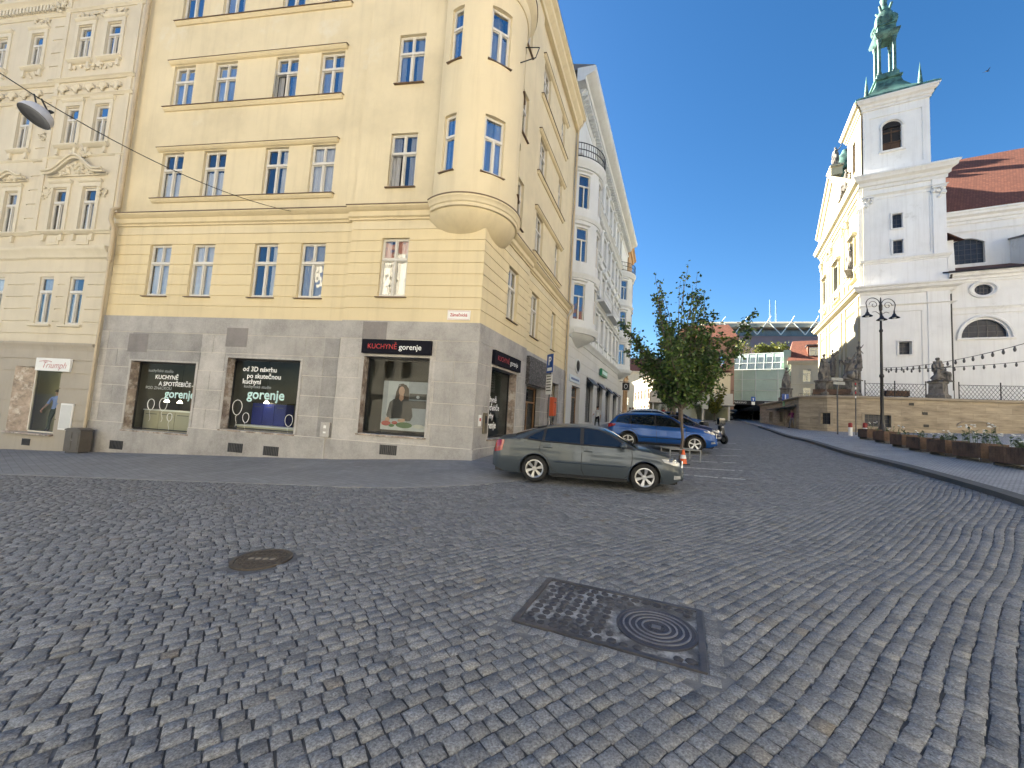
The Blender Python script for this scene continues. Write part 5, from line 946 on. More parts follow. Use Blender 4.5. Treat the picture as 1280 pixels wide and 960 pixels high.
# nave: aisle, clerestory, roofs
na = MB(); oh = [(7.42, 8.5, 14.35, 15.3), (6.55, 9.3, 10.66, 12.25), (14.5, 15.6, 14.35, 15.3), (13.7, 16.5, 10.66, 12.25)]
fl = lambda s, d, z: FC(s, d-.25, z)
na.relief(fl, [TW+.02, 32]+[x for h in oh for x in h[:2]], [3.5, 15.7]+[x for h in oh for x in h[2:]], lambda s, z: None if any(a < s < b and c < z < d for a, b, c, d in oh) else 0, .35)
fu = lambda s, d, z: FC(s, d-2.6, z); uh = [(6.75, 9.1, 18.0, 20.4), (13.4, 15.7, 18.0, 20.4)]
na.relief(fu, [TW, 32]+[x for h in uh for x in h[:2]], [15.5, 22.8]+[x for h in uh for x in h[2:]], lambda s, z: None if any(a < s < b and c < z < d for a, b, c, d in uh) else 0, .4)
for s in (10.6, 17.8): na.prism([(.0, 16.4), (-2.55, 16.4), (-2.55, 19.8), (-.2, 19.2)], lambda u, v, t: FC(t, u, v), s, s+1.1); na.prism([(.12, 19.05), (-2.7, 19.85), (-2.7, 20.0), (.12, 19.25)], lambda u, v, t: FC(t, u, v), s-.1, s+1.2, 1)
na.prism([(-.3, 16.2), (-2.55, 16.2), (-2.55, 20.0), (-.5, 19.6)], lambda u, v, t: FC(t, u, v), TW+.02, TW+.6)
na.build('nave_wall', [M_ch, M_roofgrey], CH, normals=False)
nt_ = MB(); nt_.sweep(prof(15.55, 16.35, .65), [TW+.02, 32], fl); nt_.sweep(prof(13.05, 13.35, .16), [TW+.02, 32], fl); nt_.sweep(prof(12.7, 12.8, .08), [TW+.02, 32], fl); nt_.sweep(prof(21.75, 22.85, .7), [TW+.02, 32], fu); nt_.sweep(prof(20.9, 21.1, .1), [TW+.02, 32], fu)
def arc_trim(f_, sm, z, rx, rz, r=.13, d=.06): nt_.tube([(sm-rx*math.cos(math.pi*k/16), d, z+rz*math.sin(math.pi*k/16)) for k in range(17)], r, 6, fr=f_); nt_.tube([(sm-rx-.1, d, z), (sm+rx+.1, d, z)], r*.8, 6, fr=f_)
for sm in (7.95, 15.1): arc_trim(fl, sm, 10.55, 1.62, 1.95)
for sm in (7.96, 15.05): nt_.tube([(sm+.80*math.cos(k*math.pi/12), .05, 14.83+.66*math.sin(k*math.pi/12)) for k in range(24)], .13, 6, closed=True, fr=fl)
# corner fillers that round the square openings into lunettes, ovals and segmental heads
def filler(f_, a, b, c, d, shape, mb, dep=.02):
    pts = []; n = 16; sm = (a+b)/2
    if shape == 'lun': arc = [(sm-(b-a)/2*math.cos(math.pi*k/n), c+.02+(d-c-.02)*math.sin(math.pi*k/n)) for k in range(n+1)]; poly_l = [(a, d)]+[p for p in arc[:n//2+1]][::-1]; poly_r = [(b, d)]+[p for p in arc[n//2:]]; polys = [poly_l, poly_r]
    elif shape == 'seg': arc = [(a+(b-a)*k/n, d-.45+.45*math.sin(math.pi*k/n)) for k in range(n+1)]; polys = [[(a, d)]+arc[:n//2+1][::-1], [(b, d)]+arc[n//2:]]
    else:
        polys = []
        for q in range(4):
            arc = [(sm+(b-a)/2*math.cos(math.pi/2*(q+k/8)), (c+d)/2+(d-c)/2*math.sin(math.pi/2*(q+k/8))) for k in range(9)]; cr = ((b, d), (a, d), (a, c), (b, c))[q]; polys.append([cr]+arc)
    for p in polys: mb.prism(p, lambda u, v, t: f_(u, t, v), -.2, -.003)
for i, h in enumerate(oh): filler(fl, *h, 'oval' if i % 2 == 0 else 'lun', nt_)
for h in uh: filler(fu, *h, 'seg', nt_)
nt_.build('nave_moulding', M_ch, CH, smooth=40)
for h in oh: dark_win(CH, fl, *h, rec=.3, nx=5, ny=3)
for h in uh: dark_win(CH, fu, *h, rec=.32, nx=6, ny=5)
rf = MB(); rf.add([FC(TW, .45, 16.42), FC(32, .45, 16.42), FC(32, -2.62, 17.7), FC(TW+.6, -2.62, 17.7)], [(0,1,2,3)], 1)
e0, ez, rd, rz = -1.85, 22.9, -11.0, 32.6
rf.add([FC(TW-.1, e0, ez), FC(34, e0, ez), FC(34, rd, rz), FC(TW-.1, rd, rz), FC(TW-.1, 2*rd-e0, ez), FC(34, 2*rd-e0, ez)], [(0,1,2,3), (3,2,5,4)], 0)
rf.add([FC(TW, .25, 20.05), FC(TW+1.1, .1, 19.3), FC(TW+1.2, -2.6, 20.2), FC(TW, -2.6, 21)], [(0,1,2,3)], 1)
rf.build('tiled_roof', [M_tile, M_tile2], CH, normals=False)
dp = MB(); dp.tube([FC(TW+.12, .3, 16.3), FC(TW+.12, .02, 15.4), FC(TW+.12, .02, 4.6)], .09, 8); dp.tube([FC(TW+.12, -1.8, 22.6), FC(TW+.12, -2.4, 22.0), FC(TW+.12, -2.45, 19.8)], .08, 8); dp.tube([FC(TW-.5, .55, 16.35), FC(12, .55, 16.35), FC(32, .55, 16.35)], .07, 6); dp.build('downpipe', M_blk, CH)
for o in [c for c in CH.children if c.name.startswith('downpipe')]: pass
# ------------------------------------------------------------------ far end of the street
M_gglass = mat('green_tinted_glass', (.46,.58,.50), .12, .14, .5, 6, 0, spec=.8); M_gpan = mat('pale_green_panel', (.42,.54,.42), .35, .08, .6, 10, 0); M_gdark = mat('grey_glazing', (.12,.15,.16), .15, .3, .6, 4, 0, spec=.7); M_mull = mat('white_mullion', (.62,.66,.62), .5, .05)
GF = frame((36.0, 75.0), 128.0, 218.0); GL_ = 13.7
GB = thing('glass_building', GF(7, -3, 3.1), 'green glass shopping hall over a dark car park entrance at the end of the street', 'building')
k = MB(); k.box(-4, GL_, -.4, -.1, 6.8, 12.4, 0, GF); k.prism([(-.05, 12.4), (-.4, 12.4), (-2.2, 15.5), (-1.8, 15.6)], lambda u, v, t: GF(t, u, v), -4, GL_, 0); k.box(-4, GL_, -12, -2.0, 12.6, 15.4, 0, GF); k.box(-4, GL_, -12, -.5, 6.4, 12.4, 2, GF); k.box(GL_, GL_+1.0, -12, -.05, 2.5, 15.7, 1, GF)
k.build('glass_wall', [M_gglass, M_gpan, M_gdark], GB)
sl_ = lambda s, q, z: GF(s, -.05-(z-12.4)*.565+q, z)
for i in range(10):
    a = 1.0+i*1.27
    if a+1.0 > GL_: break
    for z0, z1 in ((12.5, 13.6), (13.75, 14.8)): MB().box(a, a+1.0, .02, .05, z0, z1, 0, sl_).build('pane', M_gdark, GB)
k = MB()
for i in range(12): k.box(.6+i*1.27-.06, .6+i*1.27+.06, .02, .10, 12.4, 15.6, 0, sl_); 
for z in (12.4, 13.65, 15.55): k.box(-4, GL_, .02, .11, z-.06, z+.06, 0, sl_)
for s in (-2, 2.4, 6.0, 7.5, 9.6, 12.9): k.box(s-.05, s+.05, -.1, .06, 6.8, 12.3, 0, GF)
for z in (6.8, 8.6, 10.6, 12.3): k.box(-4, GL_, -.1, .05, z-.04, z+.04, 0, GF)
k.build('mullion', M_mull, GB)
k = MB(); k.box(1.6, GL_, -.3, .02, 6.0, 6.75, 0, GF); k.build('fascia', M_blk, GB)
k = MB(); k.box(-4, 1.0, -14, -.2, 2.2, 6.4, 0, GF); k.box(1.0, 2.0, -2, -.05, 2.2, 6.75, 1, GF); k.box(GL_-.3, GL_+.9, -16, -.1, 2.2, 6.0, 0, GF); k.box(.5, GL_+.9, -17, -16, 1.5, 6.8, 0, GF); k.box(.5, GL_+.9, -16, -.3, 6.05, 6.35, 0, GF); k.box(-4, 1.1, -16, -13.9, 2.0, 6.4, 0, GF); k.build('car_park_wall', [M_dark, M_stn], GB)
L = MB()
for tx, s, sz in (('Galerie', 2.9, .5), ('PARKING', 7.2, .5), ('EXIT', 11.5, .5)): L.text(tx, sz, lambda x, y, t, s=s: GF(s+x, .03+t*.2, 6.38+y), 0, .01, 'CENTER', .006)
L.build('lettering', M_ltr, GB, normals=False)
k = MB()
for s in (5.0, 12.6, 13.1): k.lathe([(0, .0), (.24, 0)], (0,0,0), 12, fr=lambda x, y, z, s=s: GF(s+x, .04+z, 6.38+y))
k.build('round_sign', M_red, GB, normals=False)
RH, rhf = simple_house('red_roof_house', 'cream house under a steep red tiled mansard with white dormers, right of the glass hall', GF(GL_+1.05, .2, 0)[:2], 122, 212, 15, 13.6, 2.5, 10, M_sand, [(4.2, 6.3), (7.4, 9.2), (10.1, 12.2)], [(1.6+2.5*i, 1.15) for i in range(5)], M_tile, rise=4.2)
for s in (3.4, 8.4, 12.2):
    k = MB(); k.box(s-1.1, s+1.1, -2.6, -.35, 14.2, 16.3, 0, rhf); k.box(s-1.25, s+1.25, -2.7, -.2, 16.31, 16.5, 1, rhf); d_ = k.build('dormer', [M_tile, M_iron], RH); win_s(d_, lambda a, q, z: rhf(a, q-.33+.2, z), s-.85, s+.85, 14.6, 16.0)
k = MB(); k.box(1, 6, .02, 1.0, 7.0, 7.2, 0, rhf); k.build('balcony_floor', M_sand, RH); k = MB(); k.tube([rhf(1, .95, 8.1), rhf(6, .95, 8.1)], .03, 5); [k.tube([rhf(1+.25*i, .95, 7.2), rhf(1+.25*i, .95, 8.1)], .015, 4) for i in range(21)]; k.build('railing', M_blk, RH)
# big hall with a trussed barrel roof behind
HF = frame((44, 118), 105, 195); M_pink = mat('pinkish_metal_roof', (.34,.22,.19), .6, .1, .3, 5, .1); HB = thing('trussed_hall', HF(30, -10, 4), 'long hall with pinkish roof and white trussed barrel top, behind the glass hall', 'building')
k = MB(); k.prism([(8, 20), (-1.5, 29.0), (-26, 29.0), (-26, 4), (8, 4)], lambda u, v, t: HF(t, u, v), 15, 64, 0); k.build('roof', M_pink, HB)
k = MB(); k.prism([(.5+5*math.cos(math.pi*j/10)-6, 31.4+2.6*math.sin(math.pi*j/10)) for j in range(11)], lambda u, v, t: HF(t, u, v), 13, 64, 0); k.build('barrel_roof', mat('weathered_membrane', (.42,.37,.27), .8, .2, .2, 4, .2), HB, smooth=40)
k = MB(); k.box(15, 64, -10, -3.0, 29.02, 31.35, 0, HF); k.build('clerestory', M_gdark, HB)
k = MB()
for i in range(8): s = 15+6*i; k.tube([HF(s, .6, 29), HF(s+3, -.3, 33.2), HF(s+6, .6, 29)], .17, 5); k.tube([HF(s+3, -.3, 33.2), HF(s+4.4, -2, 35)], .14, 5)
k.build('truss', M_mull, HB)
for dx, lb in ((0, 'left of two slender blue and white masts above the trussed hall'), (1.9, 'right of two slender blue and white masts above the trussed hall')):
    p = at(962, 402, 122); p.x += dx; o = thing('mast', (p.x, p.y, 30), lb, 'mast', 'masts above the hall'); k = MB(); k.tube([(p.x, p.y, 30), (p.x, p.y, 43.5)], [.16, .10], 6); k.build('mast_tube', mat('pale_blue_paint', (.16,.30,.42), .5, .1), o); k = MB(); k.tube([(p.x+.5, p.y, 31), (p.x+.1, p.y, 43)], .06, 4); k.build('stay', M_white, o)
# sunlit buildings seen past the white house
simple_house('sunlit_house', 'sunlit cream town house at the end of the side street', (24.5, 60), 5, -85, 24, 10.2, 2.2, 9, M_sand, [(3.4, 5.0), (6.2, 8)], [(1.2+2.6*i, 1.2) for i in range(9)], M_tile2, rise=1)
simple_house('end_house', 'pale house closing the view behind the sunlit cream house', (20, 104), 100, 190, 22, 15, 3.4, 9, M_sand, [(6, 8), (10, 12)], [(1.5+2.8*i, 1.2) for i in range(7)], M_tile, rise=4)
CFo = frame((20.9, 58.2), 108, 198); CB = thing('cafe_pavilion', CFo(6, -3, 2.6), 'low white modern pavilion with a glazed ground floor and slim columns, behind the street trees', 'building')
k = MB(); k.box(0, 11, -6, 0, 5.0, 6.5, 0, CFo); k.box(-.2, 11.2, -6, .2, 4.8, 4.99, 0, CFo); k.box(0, 11, -6, -3.2, 2.0, 4.8, 1, CFo); k.build('wall', [M_conc, M_cab], CB)
k = MB(); k.box(.2, 10.8, -2.4, -2.35, 2.3, 4.75, 0, CFo); k.build('glazing', M_shop, CB); k = MB(); [k.tube([CFo(s, -.3, 1.9), CFo(s, -.3, 4.8)], .12, 8) for s in (.4, 3.8, 7.2, 10.6)]; k.build('column', M_white, CB); k = MB(); k.box(2, 8.5, .01, .06, 5.5, 6.0, 0, CFo); k.build('window_band', M_gdark, CB)
# houses on the near side of the square, behind the camera: they throw sunlight back and show in the panes
for i, (x, L, H, m, rm, lb) in enumerate(((-36, 17, 21, M_cream2, M_tile, 'cream house facing the yellow house across the square, westernmost of its row'), (-18.8, 15, 23, M_chw, M_tile2, 'pale yellow house facing the yellow house across the square'), (-3.6, 16, 20, M_wht, M_tile, 'white house facing the yellow house across the square'), (12.6, 18, 22, M_sand, M_tile2, 'sandy house facing the church across the square'), (30.8, 20, 21, M_cream2, M_tile, 'cream house facing the church across the square, easternmost of its row'))):
    simple_house('square_house', lb, (x, -17.0), 90, 0, L, H, -2.2, 9, m, [(5.4, 7.4), (9.2, 11.2), (13, 15), (16.6, 18.4)], [(1.4+2.6*j, 1.2) for j in range(int((L-1.4)//2.6))], rm, rise=4, group='houses on the near side of the square', wlow=[(1.5, 4.6, .2, 3.2), (6.2, 9.4, .2, 3.2), (10.8, L-1.2, .2, 3.2)], win=(i in (1, 2, 3)))

for i, (y, L, H, m, rm, lb) in enumerate(((-16.5, 14, 20, M_chw, M_tile2, 'unseen pale yellow house added to bounce sunlight from the east, south of its neighbour'), (-2.2, 14, 19, M_cream2, M_tile, 'unseen cream house added to bounce sunlight from the east, next to the church terrace'))):
    simple_house('sun_bounce_house', lb, (41, y), 0, -90, L, H, .5, 9, m, [(6.4, 8.2), (10, 11.8), (13.4, 15.2)], [(1.4+2.6*j, 1.2) for j in range(int((L-1.4)//2.6))], rm, rise=4, group='houses on the near side of the square', wlow=[(1.5, 4.6, 1.6, 4.4), (6.2, 9.4, 1.6, 4.4)])  # row out of view, added to throw sun onto the street facades

simple_house('shading_house', 'reddish brown house added to shade the street end, half hidden by the street tree', (28.5, 66.5), 112, 202, 8.5, 16.5, 2.6, 8, mat('red_brown_stucco', (.30,.19,.15), .8, .1), [(8.2, 10), (11.8, 13.6)], [(1+2.5*i, 1.1) for i in range(3)], M_tile, rise=3)  # put in to cast shade on the ground before the car park
# ------------------------------------------------------------------ terrace wall of the church, with its statues, fence and planters
def ashlar(name, c):
    m, t, b = nt(name); p = pos(t); mp = nd(t, 'ShaderNodeMapping'); mp.inputs['Rotation'].default_value = (0, 0, rad(20)); t.links.new(p, mp.inputs[0]); sp = nd(t, 'ShaderNodeSeparateXYZ'); t.links.new(mp.outputs[0], sp.inputs[0]); cb_ = nd(t, 'ShaderNodeCombineXYZ'); t.links.new(sp.outputs[0], cb_.inputs[0]); t.links.new(sp.outputs[2], cb_.inputs[1])
    br = nd(t, 'ShaderNodeTexBrick'); t.links.new(cb_.outputs[0], br.inputs['Vector']); c = Vector(c); br.inputs['Scale'].default_value = 1; br.inputs['Brick Width'].default_value = 1.3; br.inputs['Row Height'].default_value = .42; br.inputs['Mortar Size'].default_value = .010; br.inputs['Color1'].default_value = (*(c*.88), 1); br.inputs['Color2'].default_value = (*(c*1.12), 1); br.inputs['Mortar'].default_value = (*(c*.75), 1)
    mq = nd(t, 'ShaderNodeMapping'); mq.inputs['Scale'].default_value = (.5, .5, 3.2); t.links.new(p, mq.inputs[0]); n = nz(t, mq.outputs[0], 1.5, 7, .75); cc = mixc(t, .9, br.outputs[0], ramp(t, [(.3, (.24,.23,.21)), (.5, (.5,.49,.47)), (.7, (.72,.69,.63))], n), 'OVERLAY'); t.links.new(cc, b.inputs['Base Color']); b.inputs['Roughness'].default_value = .85; bump(t, b, math_(t, 'ADD', br.outputs['Fac'], math_(t, 'MULTIPLY', n, -.5)), -.5, .03); return m
M_ash = ashlar('sandstone_ashlar', (.37,.315,.24)); M_cop_st = mat('sandstone_coping', (.34,.29,.22), .85, .2, 1.5, 30, .3)
TZ = 4.7
WALLP = [(30.2, 47.0), (27.2, 38.8), (24.55, 33.0), (25.3, 31.0), (27.0, 29.9), (34.0, 27.0), (46, 21.5), (60, 15)]
segl = [0]; 
for a, b in zip(WALLP, WALLP[1:]): segl.append(segl[-1]+math.dist(a, b))
def wallf(s, d, z):
    for i in range(len(WALLP)-1):
        if s <= segl[i+1] or i == len(WALLP)-2:
            a, b = Vector(WALLP[i]), Vector(WALLP[i+1]); u = (b-a).normalized(); n = Vector((u.y, -u.x)); n = n if n.dot(Vector((0, 0))-a) > 0 else -n
            p = a+u*(s-segl[i])+n*d; return (p.x, p.y, z)
TWL = thing('terrace_wall', (26, 29.5, 1.8), 'sandstone ashlar retaining wall of the church terrace with small barred windows', 'wall')
cs = segl[2]; wwin = []
def ssec(px, py=520):                     # wall length where a photograph column meets the wall
    best = None
    for k in range(0, int(segl[-1]*20)):
        s = k/20; p = wallf(s, 0, 0); q = at(px, py, p[1]); e = abs(q.x-p[0])
        if best is None or e < best[0]: best = (e, s)
    return best[1]
sA, sB = ssec(1026), ssec(1038); sC, sD = ssec(1081), ssec(1113); sN0, sN1 = ssec(1197), ssec(1244)
wwin = [(sA, sB, 2.45, 3.35), (sC, sD, 2.45, 3.35), (4.2, 5.4, 2.7, 3.7), (8.0, 9.0, 2.6, 3.6), (11.0, 12.0, 2.5, 3.6), (12.6, 13.6, 1.6, 3.7)]
k = MB(); k.relief(wallf, sorted(set(lin(0, segl[-1], .6)+segl+[x for h in wwin for x in h[:2]]+[sN0, sN1])), [.6, TZ-.12, 2.1, 2.9]+[x for h in wwin for x in h[2:]], lambda s, z: None if any(a < s < b and c < z < d for a, b, c, d in wwin) else (-.08 if (sN0 < s < sN1 and z < 2.9) else 0), .3); k.build('wall', M_ash, TWL, normals=False)
k = MB(); k.sweep([(-.5, TZ-.12), (.12, TZ-.12), (.14, TZ-.06), (.14, TZ+.02), (.05, TZ+.07), (-.5, TZ+.08)], sorted(set(lin(0, segl[-1], 1.0)+segl)), wallf)
for a, b, c, d in wwin:
    for q in ((a-.16, a-.003, c-.16, d+.16), (b+.003, b+.16, c-.16, d+.16), (a-.003, b+.003, c-.16, c-.003), (a-.003, b+.003, d+.003, d+.16)): k.box(q[0], q[1], -.03, .05, q[2], q[3], 0, wallf)
k.tube([((sN0+sN1)/2-(sN1-sN0)/2*math.cos(math.pi*j/12), .02, 2.85+.35*math.sin(math.pi*j/12)) for j in range(13)], .07, 5, fr=wallf); k.build('coping', M_cop_st, TWL)
for i, h in enumerate(wwin): dark_win(TWL, wallf, *h, rec=.25, name='door' if i == 5 else 'barred_window', nx=5, ny=3)
for s, z in ((ssec(1140), 4.25), (ssec(1156), 3.6), (ssec(1157), 2.7), (ssec(1158), 1.9)): MB().box(s-.14, s+.14, .004, .03, z-.1, z+.1, 0, wallf).build('vent_grille', M_blk, TWL)
k = MB(); k.sweep([(.02, 4.05), (.9, 3.85), (.9, 3.75), (.02, 3.9)], lin(6.5, 14.2, .7), wallf); k.build('awning', M_blk, TWL)
# paved terrace top
tp = MB(); tp.add([(x, y, TZ-.02) for x, y in WALLP]+[(75, 30, TZ-.02), (60, 70, TZ-.02), (38, 66, TZ-.02)], [tuple(range(len(WALLP)+3))]); tag(tp.build('terrace_floor', M_mos), 'raised paved terrace round the church', kind='structure')
def fence(s0, s1, label):
    p = wallf((s0+s1)/2, -.15, TZ+.09); o = thing('lattice_fence', p, label, 'fence', 'lattice fences on the terrace wall'); k = MB(); h = .95; st = .21
    for x in lin(s0, s1, st):
        for sg in (1, -1):
            x1 = x+sg*h*.62; a, b = (x, 0), (x1, h)
            if x1 < s0: b = (s0, h*(x-s0)/(x-x1))
            if x1 > s1: b = (s1, h*(s1-x)/(x1-x))
            k.tube([wallf(a[0], -.15, TZ+.1+a[1]), wallf(b[0], -.15, TZ+.1+b[1])], .012, 4)
    for z in (.08, 1.07): k.tube([wallf(x, -.15, TZ+z) for x in lin(s0, s1, .7)], .018, 5)
    k.build('lattice', M_blk, o)
    for x in lin(s0, s1, 2.2): MB().tube([wallf(x, -.15, TZ+.05), wallf(x, -.15, TZ+1.3)], .035, 6).build('post', M_blk, o)
sS4 = ssec(1179, 480); sS3 = ssec(1063, 480)
fence(sS3+.9, sS4-.9, 'black iron lattice fence between the two large statues on the terrace wall'); fence(sS4+.9, segl[-1]-.5, 'black iron lattice fence right of the seated statue on the terrace wall')

# ------------------------------------------------------------------ bodies grown over a skeleton
def skin_mesh(J, B, sub=1):
    names = list(J); me = bpy.data.meshes.new('s'); me.from_pydata([J[n][0] for n in names], [(names.index(a), names.index(b)) for a, b in B], []); ob = bpy.data.objects.new('s', me); COL.objects.link(ob)
    md = ob.modifiers.new('k', 'SKIN'); md.use_smooth_shade = True; sv = me.skin_vertices[0].data
    for i, n in enumerate(names): r = J[n][1]; sv[i].radius = r if isinstance(r, tuple) else (r, r)
    sv[0].use_root = True; ob.modifiers.new('u', 'SUBSURF').levels = sub
    dg = bpy.context.evaluated_depsgraph_get(); dg.update(); m2 = bpy.data.meshes.new_from_object(ob.evaluated_get(dg)); vs = [tuple(v.co) for v in m2.vertices]; fs = [tuple(p.vertices) for p in m2.polygons]
    bpy.data.objects.remove(ob); bpy.data.meshes.remove(me); bpy.data.meshes.remove(m2); return vs, fs
def human(H=1.75, stride=.25, arms=((.12, .1), (-.12, .1)), sit=False, lean=0.0, turn=0.0, bulk=1.0):
    """joints of a figure facing +y, feet on z=0"""
    k = H/1.75; J = {}; hz = .94
    J['pelvis'] = ((0, 0, hz), (.135*bulk, .105*bulk)); J['waist'] = ((0, lean*.1, hz+.16), (.12*bulk, .095*bulk)); J['chest'] = ((0, lean*.25, hz+.36), (.155*bulk, .11*bulk)); J['neck0'] = ((0, lean*.35, hz+.52), .06); J['neck'] = ((0, lean*.4, hz+.57), .05); J['head'] = ((0, lean*.45+.02, hz+.67), (.078, .088)); J['crown'] = ((0, lean*.45+.015, hz+.76), (.062, .072))
    B = [('pelvis','waist'), ('waist','chest'), ('chest','neck0'), ('neck0','neck'), ('neck','head'), ('head','crown')]
    for s, n in ((1, 'l'), (-1, 'r')):
        st = stride*s
        if sit: kn, an, to = (.13*s, .42, hz-.02), (.14*s, .40, hz-.46), (.15*s, .56, hz-.50)
        else: kn, an, to = (.10*s, st*.45+.04, .50), (.10*s, st, .085), (.115*s, st+.15, .035)
        J[n+'hip'] = ((.09*s, 0, hz-.06), .095*bulk); J[n+'knee'] = (kn, .062*bulk); J[n+'ank'] = (an, .042); J[n+'heel'] = ((an[0], an[1]-.03, an[2]-.04), .04); J[n+'toe'] = (to, (.045, .03))
        B += [('pelvis', n+'hip'), (n+'hip', n+'knee'), (n+'knee', n+'ank'), (n+'ank', n+'heel'), (n+'ank', n+'toe')]
        sw, up = arms[0 if s > 0 else 1]; sh = (.19*s, lean*.28, hz+.46); J[n+'sho'] = (sh, .062*bulk); el = (.225*s, sh[1]+sw*.55, sh[2]-.29+up*.25); wr_ = (.22*s, sh[1]+sw+.10, el[2]-.24+up*.9); ha = (.215*s, wr_[1]+.04, wr_[2]-.08+up*.25)
        J[n+'elb'] = (el, .043*bulk); J[n+'wri'] = (wr_, .029); J[n+'han'] = (ha, (.04, .022)); B += [('chest', n+'sho'), (n+'sho', n+'elb'), (n+'elb', n+'wri'), (n+'wri', n+'han')]
    return {n: (tuple(c*k for c in p), tuple(x*k for x in r) if isinstance(r, tuple) else r*k) for n, (p, r) in J.items()}, B
M_skin = mat('skin', (.42,.26,.19), .6, .08, 6, 50, .05); M_hairb = mat('dark_hair', (.03,.02,.015), .6, .3, 20, 60, .3); M_shoe = mat('dark_shoe', (.02,.02,.022), .5, .1)
def person(p, rz, label, top, legs, hair=M_hairb, H=1.75, stride=.25, arms=((.2, .05), (-.15, .0)), extra=None, **kw):
    J, B = human(H, stride, arms, **kw); vs, fs = skin_mesh(J, B); mb = MB(); pts = {n: Vector(q[0]) for n, q in J.items()}
    def matof(c):
        k = H/1.75
        if c.z > 1.47*k: return 0
        best = None
        for a, b in B:
            pa, pb = pts[a], pts[b]; d = pb-pa; t_ = max(0, min(1, (c-pa).dot(d)/max(1e-6, d.length_squared))); e = (pa+d*t_-c).length
            if best is None or e < best[0]: best = (e, a, b)
        n = best[2]
        if n[1:] in ('wri', 'han'): return 0
        if n[1:] in ('heel', 'toe'): return 3
        if n[1:] in ('hip', 'knee', 'ank'): return 2
        return 1
    for f in fs:
        c = sum((Vector(vs[i]) for i in f), Vector())/len(f); mb.f.append(f); mb.m.append(matof(c))
    mb.v = vs
    for s in (1, -1):
        h = pts['l'+'han' if s > 0 else 'rhan']
        for i in range(4): x = (-.027+.018*i); mb.tube([(h.x, h.y+x, h.z-.01), (h.x-.004*s, h.y+x, h.z-.05-.01*(1.5-abs(i-1.5))), (h.x-.018*s, h.y+x, h.z-.075-.01*(1.5-abs(i-1.5)))], [.009, .008, .006], 5, 0)
        mb.tube([(h.x, h.y+.03, h.z+.02), (h.x-.01*s, h.y+.05, h.z-.015), (h.x-.015*s, h.y+.05, h.z-.04)], [.01, .009, .007], 5, 0)
    hd = pts['head']; k = H/1.75; mb.blob((hd.x, hd.y+.095*k, hd.z+.01), (.014, .02, .022), 1, mi=0); mb.box(hd.x-.024, hd.x+.024, hd.y+.080*k, hd.y+.090*k, hd.z-.045, hd.z-.037, 4)
    for s in (1, -1): mb.blob((hd.x+.03*s, hd.y+.082*k, hd.z+.03), (.012, .008, .008), 1, mi=3); mb.blob((hd.x+.08*s*k, hd.y, hd.z+.005), (.012, .02, .03), 1, mi=0)
    o = thing('person', p, label, 'person', rz=rz); mb.build('body', [M_skin, top, legs, M_shoe, mat('lip', (.3,.12,.1), .6, .05)], o, smooth=180, local=True)
    hb = MB(); hb.blob((hd.x, hd.y-.018*k, hd.z+.055*k), (.092*k, .10*k, .085*k), 2, .12, 4); hb.build('hair', hair, o, smooth=180, local=True)
    if extra: extra(o, pts)
    return o

